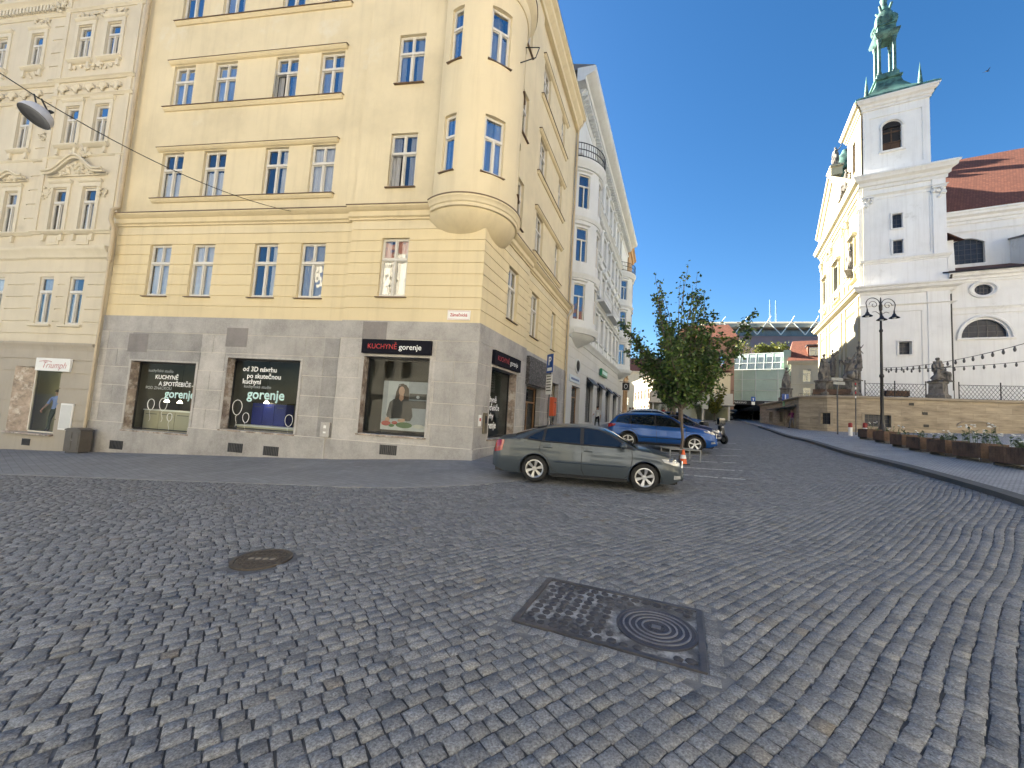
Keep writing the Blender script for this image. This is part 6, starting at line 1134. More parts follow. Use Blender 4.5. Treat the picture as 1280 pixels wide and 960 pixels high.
def statue(p, rz, label, H, ped, seed, sit=False, arms=((.3, .5), (.2, .1)), wing=False, nm='stone_statue'):
    """weathered figure in drapery on a pedestal; ped = list of (half width, z) rings"""
    o = thing(nm, p, label, 'statue', 'statues round the church', rz=rz); z0 = ped[-1][1]; kk = MB(); sq_ = MB()
    square_ring(sq_, ped, Vector((0, 0, 0)), 0); sq_.build('pedestal', M_statue, o, local=True)
    J, B = human(H, .12, arms, sit=sit, bulk=1.25); vs, fs = skin_mesh(J, B); zo = z0-(.50*H/1.75 if sit else 0)
    kk.add([(x, y, z+zo) for x, y, z in vs], fs); kk.build('figure', M_statue, o, smooth=180, local=True)
    d = MB(); rr = random.Random(seed); hz = (.94*H/1.75)+zo; N = 26; rings = []; vs = []
    bot = z0; top = hz+.45*H/1.75
    for i in range(15):
        t_ = i/14; z = bot+(top-bot)*t_; r = (.36-.19*t_+.06*math.sin(t_*5+seed))*H/1.75; 
        for k2 in range(N): a = 2*math.pi*k2/N; q = r*(1+.16*math.sin(5*a+2.2*t_*math.pi+seed)+.09*math.sin(9*a-3*t_+seed*2)); vs.append((q*math.cos(a), q*.8*math.sin(a)+(.10 if sit and t_ < .55 else 0), z))
    d.add(vs, [(i*N+k2, i*N+(k2+1) % N, (i+1)*N+(k2+1) % N, (i+1)*N+k2) for i in range(14) for k2 in range(N)])
    for k2 in range(6): a = rr.uniform(0, 6.28); d.tube([(.3*math.cos(a), .25*math.sin(a), z0+.1), (.38*math.cos(a), .3*math.sin(a), z0+.5*H*.5), (.2*math.cos(a+.8), .2*math.sin(a+.8), z0+.6*H)], [.06, .1, .05], 6)
    if sit: d.blob((0, .25, zo+.93*H/1.75-.1), (.3, .3, .2), 2, .4, 3, seed=seed); d.blob((.1, .1, z0+.2), (.45, .42, .32), 2, .4, 3, seed=seed+3)
    if wing:
        for s in (1, -1): d.tube([(.1*s, -.12, hz+.4), (.42*s, -.28, hz+.85), (.62*s, -.3, hz+.9), (.6*s, -.28, hz+.3)], [.05, .14, .12, .03], 6, flat=.4)
        d.tube([(-.25, .1, hz+.35), (-.55, .15, hz+.75), (-.62, .12, hz+1.05), (-.8, .1, hz+1.15)], [.09, .14, .12, .04], 7); d.blob((.35, .35, z0+.35), (.35, .3, .3), 2, .5, 3, seed=5); d.blob((-.45, .2, z0+.45), (.3, .25, .22), 2, .5, 3, seed=8)
    d.build('drapery', M_statue, o, smooth=60, local=True)
    hh = J['head'][0]; h = MB(); h.blob((hh[0], hh[1]-.02, hh[2]+zo+.05), (.12, .13, .12), 2, .4, 5, seed=seed); h.build('hair', M_statue, o, smooth=180, local=True)
    return o
face = rad(160)
PD = [(.52, 0), (.52, .3), (.44, .36), (.40, .45), (.38, 1.15), (.45, 1.22), (.45, 1.33), (.36, 1.38)]
def onwall(s, d=-.62): p = wallf(s, d, TZ+.02); return p
statue(onwall(sS4), rad(203), 'seated stone saint on a block pedestal in front of the black church downpipe', 2.5, PD, 3, sit=True, arms=((.15, .2), (.3, .35)))
statue(onwall(sS3, -.9), rad(203), 'winged stone figure group with a raised arm, left of the lattice fence', 2.7, [(r*1.15, z) for r, z in PD], 8, sit=True, arms=((.3, .8), (.1, .2)), wing=True)
statue(onwall(ssec(1022, 480), -.8), rad(200), 'standing hooded stone figure on a corner pedestal, dark against the cream house', 2.2, [(r*1.1, z) for r, z in PD], 5, arms=((.25, .25), (.2, .3)))
statue(onwall(8.0, -.5), rad(215), 'smallest stone figure on the wall, against the edge of the glass hall', 2.1, PD, 12, arms=((.25, .55), (.1, .1)))
for px, pyb, lb, sd in ((1074, 480, 'tall slender stone figure on a column at the shaded church tower corner', 21), (1041, 480, 'slender stone figure on a column beside the sunlit church front', 30)):
    q = at(px, pyb, 34.3 if px > 1060 else 38.5); statue((q.x, q.y, TZ), rad(220), lb, 2.2, [(.32, 0), (.32, .5), (.22, .6), (.18, 2.4), (.28, 2.5), (.28, 2.62), (.22, 2.66)], sd, nm='column_statue').scale = (.62, .62, 1.12)
q = FWst(10.6, -.1, 34.1); statue((q[0], q[1], 34.1), rad(240), 'stone angel standing on the gable of the sunlit church front', 2.3, [(.5, 0), (.5, .2), (.4, .3), (.4, .5)], 17, arms=((.3, .7), (.1, .2)), nm='gable_statue')
q = FWst(3.9, .35, 26.7); statue((q[0], q[1], 26.7), rad(240), 'stone figure beside the bell tower at the foot of the church gable', 2.6, [(.6, 0), (.6, .3), (.5, .4), (.5, .8)], 19, nm='gable_statue')
q = FWst(2.9, .3, 18.5); statue((q[0], q[1], 18.4), rad(240), 'stone figure standing high on a bracket of the sunlit church front', 2.6, [(.3, -.6), (.55, -.1), (.6, 0), (.5, .1)], 23, nm='niche_statue')
# dark timber planters up on the terrace
M_rust = mat('rusty_planter_boards', (.12,.075,.052), .75, .4, 2.5, 14, .3, .01, stain=(.05,.035,.03), sscale=1.6, sth=(.5,.68)); M_soil = mat('planter_soil', (.03,.024,.018), .95, .3, 8, 60, .6, .02)
M_plant = mat('grey_green_leaf', (.09,.13,.06), .6, .35, 6, 40, 0); M_flow = mat('white_flower', (.75,.75,.72), .6, .06)
def planter(p, rz, L, W_, h, label, group, plants=0, seed=0, flowers=True):
    o = thing('planter', p, label, 'planter', group, rz=rz); k = MB(); rr = random.Random(seed); t_ = .035
    for x0, x1, y0, y1 in ((-L/2, L/2, -W_/2, -W_/2+t_), (-L/2, L/2, W_/2-t_, W_/2), (-L/2, -L/2+t_, -W_/2+t_, W_/2-t_), (L/2-t_, L/2, -W_/2+t_, W_/2-t_)):
        n = max(2, int((x1-x0)/.14)) if y1-y0 < .1 else max(2, int((y1-y0)/.14))
        for i in range(n):
            if y1-y0 < .1: k.bbox(x0+(x1-x0)*i/n+.003, x0+(x1-x0)*(i+1)/n-.003, y0, y1, .10, .10+h+rr.uniform(-.006, .006), .006)
            else: k.bbox(x0, x1, y0+(y1-y0)*i/n+.003, y0+(y1-y0)*(i+1)/n-.003, .10, .10+h+rr.uniform(-.006, .006), .006)
    k.build('board_box', M_rust, o, local=True); s_ = MB(); s_.box(-L/2+t_, L/2-t_, -W_/2+t_, W_/2-t_, .11, .06+h, 0); s_.build('soil', M_soil, o, local=True)
    for sx in (-1, 1):
        f = MB(); f.box(sx*(L/2-.12)-.04, sx*(L/2-.12)+.04, -W_/2+.05, W_/2-.05, 0, .098); f.build('foot', M_iron, o, local=True)
    if plants:
        g, fl_ = MB(), MB()
        for i in range(plants):
            x, y = rr.uniform(-L*.42, L*.42), rr.uniform(-W_*.3, W_*.3); hh = rr.uniform(.12, .42)*(1.2 if plants > 20 else .7)
            g.tube([(x, y, h+.05), (x+rr.uniform(-.06, .06), y+rr.uniform(-.05, .05), h+.05+hh)], .006, 4)
            for q in range(7):
                z = h+.08+hh*rr.random(); a = rr.uniform(0, 6.28); l = rr.uniform(.07, .14); u = Vector((math.cos(a), math.sin(a), rr.uniform(.2, .9))).normalized()*l; w2 = Vector((-math.sin(a), math.cos(a), 0))*l*.28; c = Vector((x, y, z)); g.add([c, c+u*.5+w2, c+u, c+u*.5-w2], [(0,1,2,3)])
            if flowers and rr.random() < .22:
                for q in range(3): fl_.blob((x+rr.uniform(-.1, .1), y+rr.uniform(-.06, .06), h+.10+hh*1.15+rr.uniform(0, .1)), (.035, .035, .022), 1)
        g.build('foliage', M_plant, o, local=True, normals=False)
        if fl_.v: fl_.build('blossoms', M_flow, o, local=True)
    return o
for px, lb in ((1032, 'dark planter trough on the terrace between the hooded and the winged statue'), (1127, 'dark planter trough on the terrace behind the lattice fence')):
    s = ssec(px, 488); p = wallf(s, -.75, TZ+.08); a, b = Vector(wallf(s, 0, 0)), Vector(wallf(s+.3, 0, 0)); planter(p, math.atan2(b.y-a.y, b.x-a.x), 2.4 if px < 1100 else 1.4, .5, .42, lb, 'planters up on the terrace', 10, int(px), False)
# row of planters along the pavement
PW = ['nearest planter of the pavement row, cut by the right edge of the view', 'long rusty planter with tall white flowers, second of the pavement row from the right', 'rusty planter with leafy green stems, third of the pavement row from the right', 'rusty planter with low dark stubble, fourth of the pavement row from the right', 'plain rusty planter, fifth of the pavement row from the right', 'rusty planter left of the lamp post foot, sixth of the pavement row from the right', 'farthest rusty planter of the pavement row, nearest the barred wall window']
pp = [(1279, 581, 10.9), (1224, 569, 12.6), (1184, 561.5, 14.2), (1154, 556, 15.8), (1131, 551.5, 17.4), (1108, 548.5, 19.4), (1087, 545.5, 21.4)]
for i, ((px, py, y), lb) in enumerate(zip(pp, PW)):
    q = at(px, py, y); z = gz(q.x, q.y)+.122; planter((q.x, q.y, z), rad(90-25.5), (1.5, 1.5, 1.25, 1.15, 1.15, 1.3, 1.35)[i], .62, .46, lb, 'rusty planters along the pavement', (20, 24, 18, 6, 5, 4, 4)[i], i)

# ------------------------------------------------------------------ metal covers in the paving
def plate():
    c = Vector((.975, 3.50)); u = Vector((1.325, -.59)).normalized(); v = Vector((.59, 1.325)).normalized(); z0 = gz(c.x, c.y)
    gx, gy = (gz(c.x+.4, c.y)-z0)/.4, (gz(c.x, c.y+.4)-z0)/.4
    f_ = lambda a, b, z: (c.x+u.x*a+v.x*b, c.y+u.y*a+v.y*b, z0+gx*(u.x*a+v.x*b)+gy*(u.y*a+v.y*b)+z)
    o = thing('access_cover', (c.x, c.y, z0), 'large rectangular steel framed access cover filled with small setts and a round ribbed lid', 'access cover')
    M_lid = mat('dark_cast_iron', (.06,.062,.08), .5, .25, 3, 50, .3, .004, metal=.3); M_edge = mat('worn_steel_frame', (.085,.085,.095), .5, .4, 2, 30, .2, metal=.4, stain=(.15,.125,.115), sscale=1.6); k = MB(); a, b, w_ = .725, .49, .045
    for q in ((-a, a, -b, -b+w_), (-a, a, b-w_, b), (-a, -a+w_, -b+w_, b-w_), (a-w_, a, -b+w_, b-w_)): k.box(q[0], q[1], q[2], q[3], -.05, .014, 0, f_)
    k.build('steel_frame', M_edge, o)
    k = MB(); k.box(-a+w_, a-w_, -b+w_, b-w_, -.05, .002, 0, f_); k.build('mortar_bed', mat('pale_joint_mortar', (.10,.10,.105), .9, .4, 6, 60, .4, stain=(.36,.36,.36), sscale=3.2, sth=(.46,.6)), o)
    k = MB(); rr = random.Random(2); y = -b+w_+.05; lc = (.37, -.03); rl = .315
    while y < b-w_-.04:
        x = -a+w_+.05+rr.uniform(0, .04)
        while x < a-w_-.04:
            if (x-lc[0])**2+(y-lc[1])**2 > (rl+.06)**2:
                r = rr.uniform(.030, .043); n = 7; ph = rr.random(); cx, cy = x+rr.uniform(-.008, .008), y+rr.uniform(-.008, .008)
                ring = [(cx+r*(1+rr.uniform(-.12, .12))*math.cos(6.283*(i+ph)/n), cy+r*(1+rr.uniform(-.12, .12))*math.sin(6.283*(i+ph)/n)) for i in range(n)]
                vs = [f_(p[0], p[1], -.01) for p in ring]+[f_(p[0], p[1], .007) for p in ring]+[f_(cx+(p[0]-cx)*.75, cy+(p[1]-cy)*.75, .013) for p in ring]
                k.add(vs, [(i, (i+1) % n, n+(i+1) % n, n+i) for i in range(n)]+[(n+i, n+(i+1) % n, 2*n+(i+1) % n, 2*n+i) for i in range(n)]+[tuple(range(2*n, 3*n))])
            x += .094
        y += .088
    s_ = k.build('small_setts', M_sett2, o, smooth=50); s_['kind'] = 'stuff'
    k = MB(); fl = lambda x, y, z: f_(lc[0]+x, lc[1]+y, z)
    k.lathe([(rl, -.04), (rl, .016), (rl-.02, .018), (rl-.025, .012), (0, .012)], (0,0,0), 48, fr=fl)
    for r in (.265, .215, .165, .115): k.lathe([(r, .012), (r, .0185), (r-.014, .0185), (r-.014, .012)], (0,0,0), 48, fr=fl, mi=1)
    for i in range(8): an = math.pi*i/4; k.box(.05, .07, -.012, .012, .012, .019, 0, lambda x, y, z, an=an: fl(x*math.cos(an)-y*math.sin(an), x*math.sin(an)+y*math.cos(an), z))
    k.box(-.035, .035, -.025, .025, .012, .019, 1, fl); k.build('round_lid', [M_lid, mat('worn_iron_ridge', (.19,.19,.215), .5, .3, 8, 40, .2, metal=.3)], o)
M_sett2 = mat('small_dark_sett', (.052,.052,.06), .7, .4, 5, 40, .5, .01)
plate()
def border_setts():
    c = Vector((.975, 3.50)); u = Vector((1.325, -.59)).normalized(); v = Vector((.59, 1.325)).normalized(); k = MB(); rr = random.Random(9)
    for sx, sy, horiz in ((0, -1, 1), (0, 1, 1), (1, 0, 0), (-1, 0, 0)):
        L = 1.62 if horiz else .98; n = int(L/.125)
        for i in range(n):
            t_ = -L/2+L*(i+.5)/n; a, b = (t_, sy*.553) if horiz else (sx*.788, t_); la, lb = (L/n/2-.005, .052) if horiz else (.052, L/n/2-.005)
            x, y = c.x+u.x*a+v.x*b, c.y+u.y*a+v.y*b; z = gz(x, y)+rr.uniform(.006, .012)
            P_ = [(x+u.x*p*la+v.x*q*lb, y+u.y*p*la+v.y*q*lb) for p, q in ((-1,-1), (1,-1), (1,1), (-1,1))]; P2 = [(x+(p[0]-x)*.82, y+(p[1]-y)*.82) for p in P_]
            k.add([(*p, z-.04) for p in P_]+[(*p, z-.006) for p in P_]+[(*p, z) for p in P2], [(j, (j+1) % 4, 4+(j+1) % 4, 4+j) for j in range(4)]+[(4+j, 4+(j+1) % 4, 8+(j+1) % 4, 8+j) for j in range(4)]+[(8, 9, 10, 11)])
    tag(k.build('border_setts', M_sett, smooth=60), 'single row of setts laid round the access cover', kind='structure')
border_setts()
def mortar_bed():
    c = Vector((.975, 3.50)); u = Vector((1.325, -.59)).normalized(); v = Vector((.59, 1.325)).normalized(); k = MB()
    for a0, a1, b0, b1 in ((-.95, .95, -.74, -.5), (-.95, .95, .5, .74), (-.95, -.72, -.5, .5), (.72, .95, -.5, .5)):
        na, nb = 10, 4
        for i in range(na):
            for j in range(nb):
                q_ = []
                for di, dj in ((0, 0), (1, 0), (1, 1), (0, 1)): a = a0+(a1-a0)*(i+di)/na; b = b0+(b1-b0)*(j+dj)/nb; x, y = c.x+u.x*a+v.x*b, c.y+u.y*a+v.y*b; q_.append((x, y, gz(x, y)+.003))
                k.add(q_, [(0, 1, 2, 3)])
    tag(k.build('mortar_bed', mat('grey_bedding_mortar', (.15,.152,.158), .9, .35, 8, 90, .6), normals=False), 'grey mortar bedding round the access cover', kind='structure')
mortar_bed()
q = Vector((-2.66, 4.47)); z = gz(q.x, q.y); o = thing('manhole_cover', (q.x, q.y, z), 'round rusty brown manhole cover lying in the setts at left', 'manhole cover'); M_mh = mat('rusty_cast_iron', (.085,.072,.062), .6, .35, 3, 40, .4, .004, metal=.3)
gx, gy = (gz(q.x+.4, q.y)-z)/.4, (gz(q.x, q.y+.4)-z)/.4; fm_ = lambda x, y, t: (q.x+x, q.y+y, z+gx*x+gy*y+t)
k = MB(); k.lathe([(.30, -.05), (.30, .018), (.262, .018), (.262, -.02)], (0,0,0), 48, fr=fm_); k.build('rim_ring', M_mh, o); k = MB(); k.lathe([(.258, -.04), (.258, .014), (0, .014)], (0,0,0), 40, fr=fm_)
for i in range(-5, 6):
    for j in range(-5, 6):
        if (i*i+j*j) < 27 and not (abs(j) < 2 and abs(i) < 4): k.box(i*.045-.013, i*.045+.013, j*.045-.013, j*.045+.013, .014, .019, 0, fm_)
k.build('round_lid', M_mh, o); k = MB()
for i in range(4): k.lathe([(0, .0165), (.03, .0155), (.03, .005)], (0,0,0), 10, fr=lambda x, y, t, i=i: fm_(-.12+.08*i+x, y, t))
MB().lathe([(.302, .0), (.43, .003), (.46, -.02)], (0,0,0), 40, fr=fm_).build('mortar_ring', mat('grey_mortar', (.11,.11,.115), .9, .35, 5, 60, .5), o); k.build('lifting_hole', mat('pale_concrete_fill', (.26,.22,.17), .9, .2, 5, 40, .3), o)

# ------------------------------------------------------------------ lamps, cable, signs, bollards
q = at(1103, 536, 22.5); z = gz(q.x, q.y)+.12; LZ = 9.15; o = thing('street_lamp', (q.x, q.y, z), 'tall black lamp post with scrolled double arms and three bell shades before the church', 'street lamp')
k = MB(); k.lathe([(.30, 0), (.30, .12), (.22, .2), (.2, .55), (.13, .7), (.10, .9), (.085, 1.2), (.075, 3.5), (.11, 3.55), (.11, 3.65), (.07, 3.75), (.06, 6.2), (.09, 6.25), (.09, 6.35), (.055, 6.4), (.05, 7.5), (.08, 7.55), (.09, 7.8), (.05, 7.95), (.03, 8.25), (0, 8.35)], (q.x, q.y, z), 14); k.build('post', M_blk, o, smooth=50)
for sd in (-1, 1):
    k = MB(); cx, cz = q.x+sd*.46, z+7.86; k.tube([(q.x+sd*.04, q.y, z+7.3)]+[(cx-sd*.42*math.cos(j*.30), q.y, cz+.40*math.sin(j*.30)) for j in range(11)]+[(q.x+sd*.80, q.y, z+7.55)], .022, 6)
    k.tube([(cx-sd*.04+sd*.27*(1-j*.045)*math.cos(j*.42), q.y, cz-.02+.25*(1-j*.045)*math.sin(j*.42)) for j in range(19)], .016, 5); k.tube([(q.x, q.y, z+7.25), (q.x+sd*.3, q.y, z+7.45), (q.x+sd*.5, q.y, z+7.4)], .016, 5); k.build('scroll_arm', M_blk, o, smooth=60)
for dx, dy, dz in ((-.80, 0, 7.12), (.80, 0, 7.12), (-.16, -.22, 6.88)):
    k = MB(); k.lathe([(.25, 0), (.24, .03), (.11, .13), (.08, .23), (.045, .27), (.03, .45)], (q.x+dx, q.y+dy, z+dz), 16); s_ = k.build('lamp_shade', M_blk, o, smooth=50); k = MB(); k.lathe([(.09, .03), (.08, -.02), (0, -.05)], (q.x+dx, q.y+dy, z+dz), 10); k.build('lamp_glass', M_white, s_, smooth=60)
k = MB(); k.tube([(q.x, q.y, z+7.45), (q.x-.16, q.y-.22, z+7.42), (q.x-.16, q.y-.22, z+7.3)], .016, 5); k.build('scroll_arm', M_blk, o)
def string_lights(a, b, sag, n, label):
    k, bl = MB(), MB(); pts = []
    for i in range(25): t_ = i/24; p = a.lerp(b, t_); p.z -= sag*4*t_*(1-t_); pts.append(p)
    o = thing('festoon_lights', a, label, 'string lights', 'festoon lights'); k.tube(pts, .012, 5); k.build('cable', M_blk, o)
    for i in range(1, n):
        t_ = i/n; p = a.lerp(b, t_); p.z -= sag*4*t_*(1-t_); MB().lathe([(.02, .0), (.03, -.06), (.045, -.12), (.03, -.19), (0, -.21)], p, 8).build('bulb', M_iron, o)
pl = Vector((q.x, q.y, at(1106, 460, q.y).z)); string_lights(pl, at(1300, 424, 13.0), .25, 20, 'festoon string of bulbs rising from the lamp post to the upper right'); string_lights(pl+Vector((0, 0, -.1)), at(1300, 450, 17.0), .1, 17, 'level festoon string of bulbs from the lamp post across the church wall')
# suspended street lamp
lp = at(47, 143, 7.6); a = Vector(FR1(7.22, -.12, 8.62)); b = lp+Vector((0, 0, .34)); far = b+(b-a)*1.6; far.z = b.z+2.6
o = thing('hanging_lamp', lp, 'grey dome street lamp hung on a cable across the square at the upper left', 'street lamp'); tl = Quaternion((0, 1, 0), rad(9)) @ Quaternion((1, 0, 0), rad(-26)); fh = lambda x, y, z: tuple(lp+tl @ (Vector((x, y, z))*.78))
k = MB(); k.lathe([(.33, -.12), (.33, -.08), (.315, .02), (.27, .11), (.19, .17), (.08, .20), (0, .20)], (0,0,0), 28, fr=fh); k.build('lamp_shade', mat('pale_grey_enamel', (.42,.44,.50), .4, .06, 2, 30, 0), o, smooth=50); k = MB(); k.lathe([(.325, -.118), (.2, -.10), (0, -.09)], (0,0,0), 24, fr=fh); k.build('lamp_glass', mat('dark_diffuser', (.02,.02,.02), .3, .1, bmp=0), o)
k = MB(); k.tube([fh(0, 0, .16), fh(.02, 0, .28), b+Vector((.02, 0, .01))], .018, 6); k.tube([fh(-.12, 0, .15), b+Vector((-.14, 0, .1))], .014, 5); k.tube([fh(.2, 0, .12), fh(.25, .0, .22), fh(.15, 0, .26), fh(.1, 0, .2)], .018, 6); k.tube([fh(-.33+.085*math.cos(j*.5), .0, .24+.085*math.sin(j*.5)) for j in range(26)], .012, 5); k.tube([fh(-.33, 0, .16), fh(-.36, 0, .0), fh(-.32, 0, -.1)], .01, 5); k.build('hanger', M_blk, o)
pts = [a.lerp(b, t_/16) for t_ in range(17)]; 
for i, p in enumerate(pts): p.z -= .35*4*(i/16)*(1-i/16)
p2 = [b.lerp(far, t_/10) for t_ in range(1, 11)]
for i, p in enumerate(p2): p.z -= .35*4*((i+1)/10)*(1-(i+1)/10)
o = MB().tube([p for p in pts+p2], .011, 5).build('lamp_cable', M_blk, org=a); tag(o, 'thin dark cable from the yellow facade to the hanging lamp', 'cable')
def sign_post(px, pyb, y, h, label, draw, zoff=0, r=.03, cat='traffic sign', rz=0, pm=None):
    q = at(px, pyb, y); z = gz(q.x, q.y)+zoff; o = thing('traffic_sign', (q.x, q.y, z), label, cat, rz=rz); k = MB(); k.tube([(0, 0, 0), (0, 0, h)], r, 8); k.build('pole', pm or M_iron, o, local=True); draw(o, h); return o
M_bsign = mat('traffic_blue', (.012,.075,.34), .35, .08, 2, 30, 0); M_sback = mat('grey_sign_back', (.27,.28,.27), .5, .15, 2, 20, .1)
def panel(o, x0, x1, z0, z1, m, y=-.04, nm='sign_panel'): k = MB(); k.bbox(x0, x1, y-.02, y, z0, z1, .009); return k.build(nm, m, o, local=True)
def d_park(o, h):
    pa = panel(o, -.26, .26, h-.82, h-.02, M_bsign); k = MB(); k.text('P', .5, lambda x, y, t: (x, -.062-t*.2, h-.33+y), 0, .01, 'CENTER', .012); k.box(-.2, .2, -.064, -.061, h-.74, h-.6); k.build('lettering', M_ltr, pa, local=True, normals=False); p2_ = panel(o, -.25, .25, h-1.75, h-.9, M_white, nm='plate'); k = MB(); [k.box(-.2, .14+.05*(i % 2), -.064, -.061, h-1.0-.12*i, h-.96-.12*i) for i in range(6)]; k.build('lettering', M_blk, p2_, local=True)
q = sign_post(684, 545, 16.5, 4.0, 'blue parking sign with white P over a white plate, before the yellow house side wall', d_park, .013, rz=rad(-66))
def d_back(o, h):
    k = MB(); k.lathe([(0, 0), (.36, 0), (.36, .015), (0, .015)], (0,0,0), 24, fr=lambda x, y, z: (x, -.05-z, h-.38+y)); k.build('sign_disc', M_sback, o, local=True); k = MB(); k.bbox(-.05, .05, -.09, -.066, h-.45, h-.3, .005); k.build('clamp', M_iron, o, local=True); panel(o, -.24, .24, h-1.25, h-.85, M_sback, nm='plate')
sign_post(880, 533, 29, 3.1, 'grey back of a round traffic sign on a post behind the motorcycle', d_back)
def d_blue(arrow):
    def f(o, h):
        pa = panel(o, -.33, .33, h-.68, h-.02, M_bsign); k = MB()
        if arrow: k.prism([(-.06, -.22), (.06, -.22), (.06, .03), (.14, .03), (0, .2), (-.14, .03), (-.06, .03)], lambda u, v, t: (u, t, h-.35+v), -.064, -.061)
        else: k.prism([(-.05, -.2), (.05, -.2), (.05, .2), (-.05, .2)], lambda u, v, t: (u, t, h-.35+v), -.064, -.061); k.blob((0, -.062, h-.12), (.05, .004, .05), 1)
        k.build('arrow', M_ltr, pa, local=True); panel(o, -.26, .26, h-1.2, h-.75, M_white if arrow else mat('green_white_plate', (.35,.6,.42), .4, .1), nm='plate')
    return f
sign_post(941, 526, 58, 3.6, 'blue one-way arrow sign over a white plate before the car park entrance', d_blue(True), r=.05)
sign_post(981, 536, 38, 3.2, 'blue pedestrian sign over a green and white plate at the end of the terrace wall', d_blue(False), .13, r=.04)
def d_dir(o, h):
    for dz, dx in ((0, -.05), (-.28, .08)): panel(o, -.42+dx, .42+dx, h-.3+dz, h-.08+dz, M_sback)
sign_post(1047, 541, 27.5, 4.1, 'grey post with two small direction plates in front of the terrace wall', d_dir, .13, r=.045)
def d_stripe(o, h):
    for i in range(4): MB().tube([(0, 0, h-.18-.3*i), (0, 0, h-.03-.3*i)], .036, 8).build('stripe', M_red if i % 2 == 0 else M_white, o, local=True)
sign_post(1070, 543, 26.5, 3.6, 'slim pole with red and white bands near its top in front of the terrace wall', d_stripe, .13, r=.032, cat='marker pole')
for px, py, y, lb in ((1063, 541, 25.8, 'white bollard with a red top in front of the terrace wall'), (1081.5, 539, 24.3, 'red-topped bollard half hidden behind the far planter')):
    q = at(px, py, y); z = gz(q.x, q.y)+.12; o = thing('bollard', (q.x, q.y, z), lb, 'bollard', 'red and white bollards'); k = MB(); k.lathe([(.11, 0), (.11, .55), (.105, .56)], (q.x, q.y, z), 14); k.build('shaft', M_white, o); k = MB(); k.lathe([(.112, .56), (.115, .8), (.08, .86), (0, .88)], (q.x, q.y, z), 14); k.build('cap', mat('dark_red_cap', (.25,.03,.03), .5, .1), o)
def cone(px, py, y, label):
    q = at(px, py, y); z = gz(q.x, q.y)+.012; o = thing('traffic_cone', (q.x, q.y, z), label, 'traffic cone'); M_or = mat('orange_plastic', (.70,.12,.03), .5, .08, 3, 20, 0); k = MB(); k.bbox(q.x-.17, q.x+.17, q.y-.17, q.y+.17, z, z+.03, .01); k.build('base', M_blk, o); k = MB(); k.lathe([(.13, .03), (.035, .5), (.03, .51), (0, .51)], (q.x, q.y, z), 18); k.build('cone_body', M_or, o, smooth=50); k = MB(); k.lathe([(.095, .2), (.07, .33)], (q.x, q.y, z), 18); k.lathe([(.102, .2), (.077, .33), (.07, .33)], (q.x, q.y, z), 18); k.build('reflective_band', M_white, o)
cone(854, 573, 13.6, 'orange traffic cone with white band just beyond the bonnet of the grey car')
q = Vector(FR2(9.0, .0, 2.15)); o = MB().bbox(8.75, 9.30, -.03, .28, 1.75, 2.75, .04, 0, FR2).build('post_box', mat('orange_red_box', (.55,.09,.03), .4, .08, 2, 20, 0), org=q); tag(o, 'orange red post box on the yellow house wall beside the far shop door', 'post box'); k = MB(); k.box(8.85, 9.2, .282, .29, 2.45, 2.5, 0, FR2); k.build('slot', M_blk, o)
# a bird high up
q = at(1234, 89, 60); o = thing('bird', q, 'tiny dark bird flying in the blue sky right of the bell tower', 'bird'); k = MB(); k.tube([(-.28, 0, 0), (-.1, 0, .02), (.15, 0, .02), (.3, 0, .05)], [.02, .09, .08, .03], 8); k.blob((.33, 0, .07), .06, 1); k.add([(.12, .04, .03), (-.08, .04, .03), (-.2, .62, .22), (-.05, .45, .17)], [(0,1,2,3)]); k.add([(.12, -.04, .03), (-.08, -.04, .03), (-.2, -.62, .22), (-.05, -.45, .17)], [(0,1,2,3)]); k.build('body', M_blk, o, local=True)
# ------------------------------------------------------------------ cars
M_tyre = mat('tyre_rubber', (.018,.018,.018), .85, .2, 6, 60, .2); M_alloy = mat('silver_alloy', (.50,.50,.51), .3, .08, 4, 30, 0, metal=.85); M_cglass = mat('dark_car_glass', (.012,.014,.016), .04, .2, 1.5, 5, 0, spec=1.0); M_trim = mat('black_plastic_trim', (.018,.018,.019), .55, .15, 5, 60, .1); M_chrome = mat('bright_chrome', (.62,.63,.64), .12, .04, 3, 20, 0, metal=.95); M_lens = mat('clear_lamp_lens', (.40,.41,.42), .15, .3, 14, 40, 0, metal=.1, coat=1.); M_redl = mat('red_lamp_lens', (.28,.012,.012), .12, .15, 9, 30, 0, coat=1.); M_numb = mat('number_plate_white', (.66,.66,.64), .4, .05, 3, 30, 0)
def paint(name, c, metal=.35): return mat(name, c, .34, .06, 1.2, 300, .0, metal=metal, coat=.45, spec=.25)
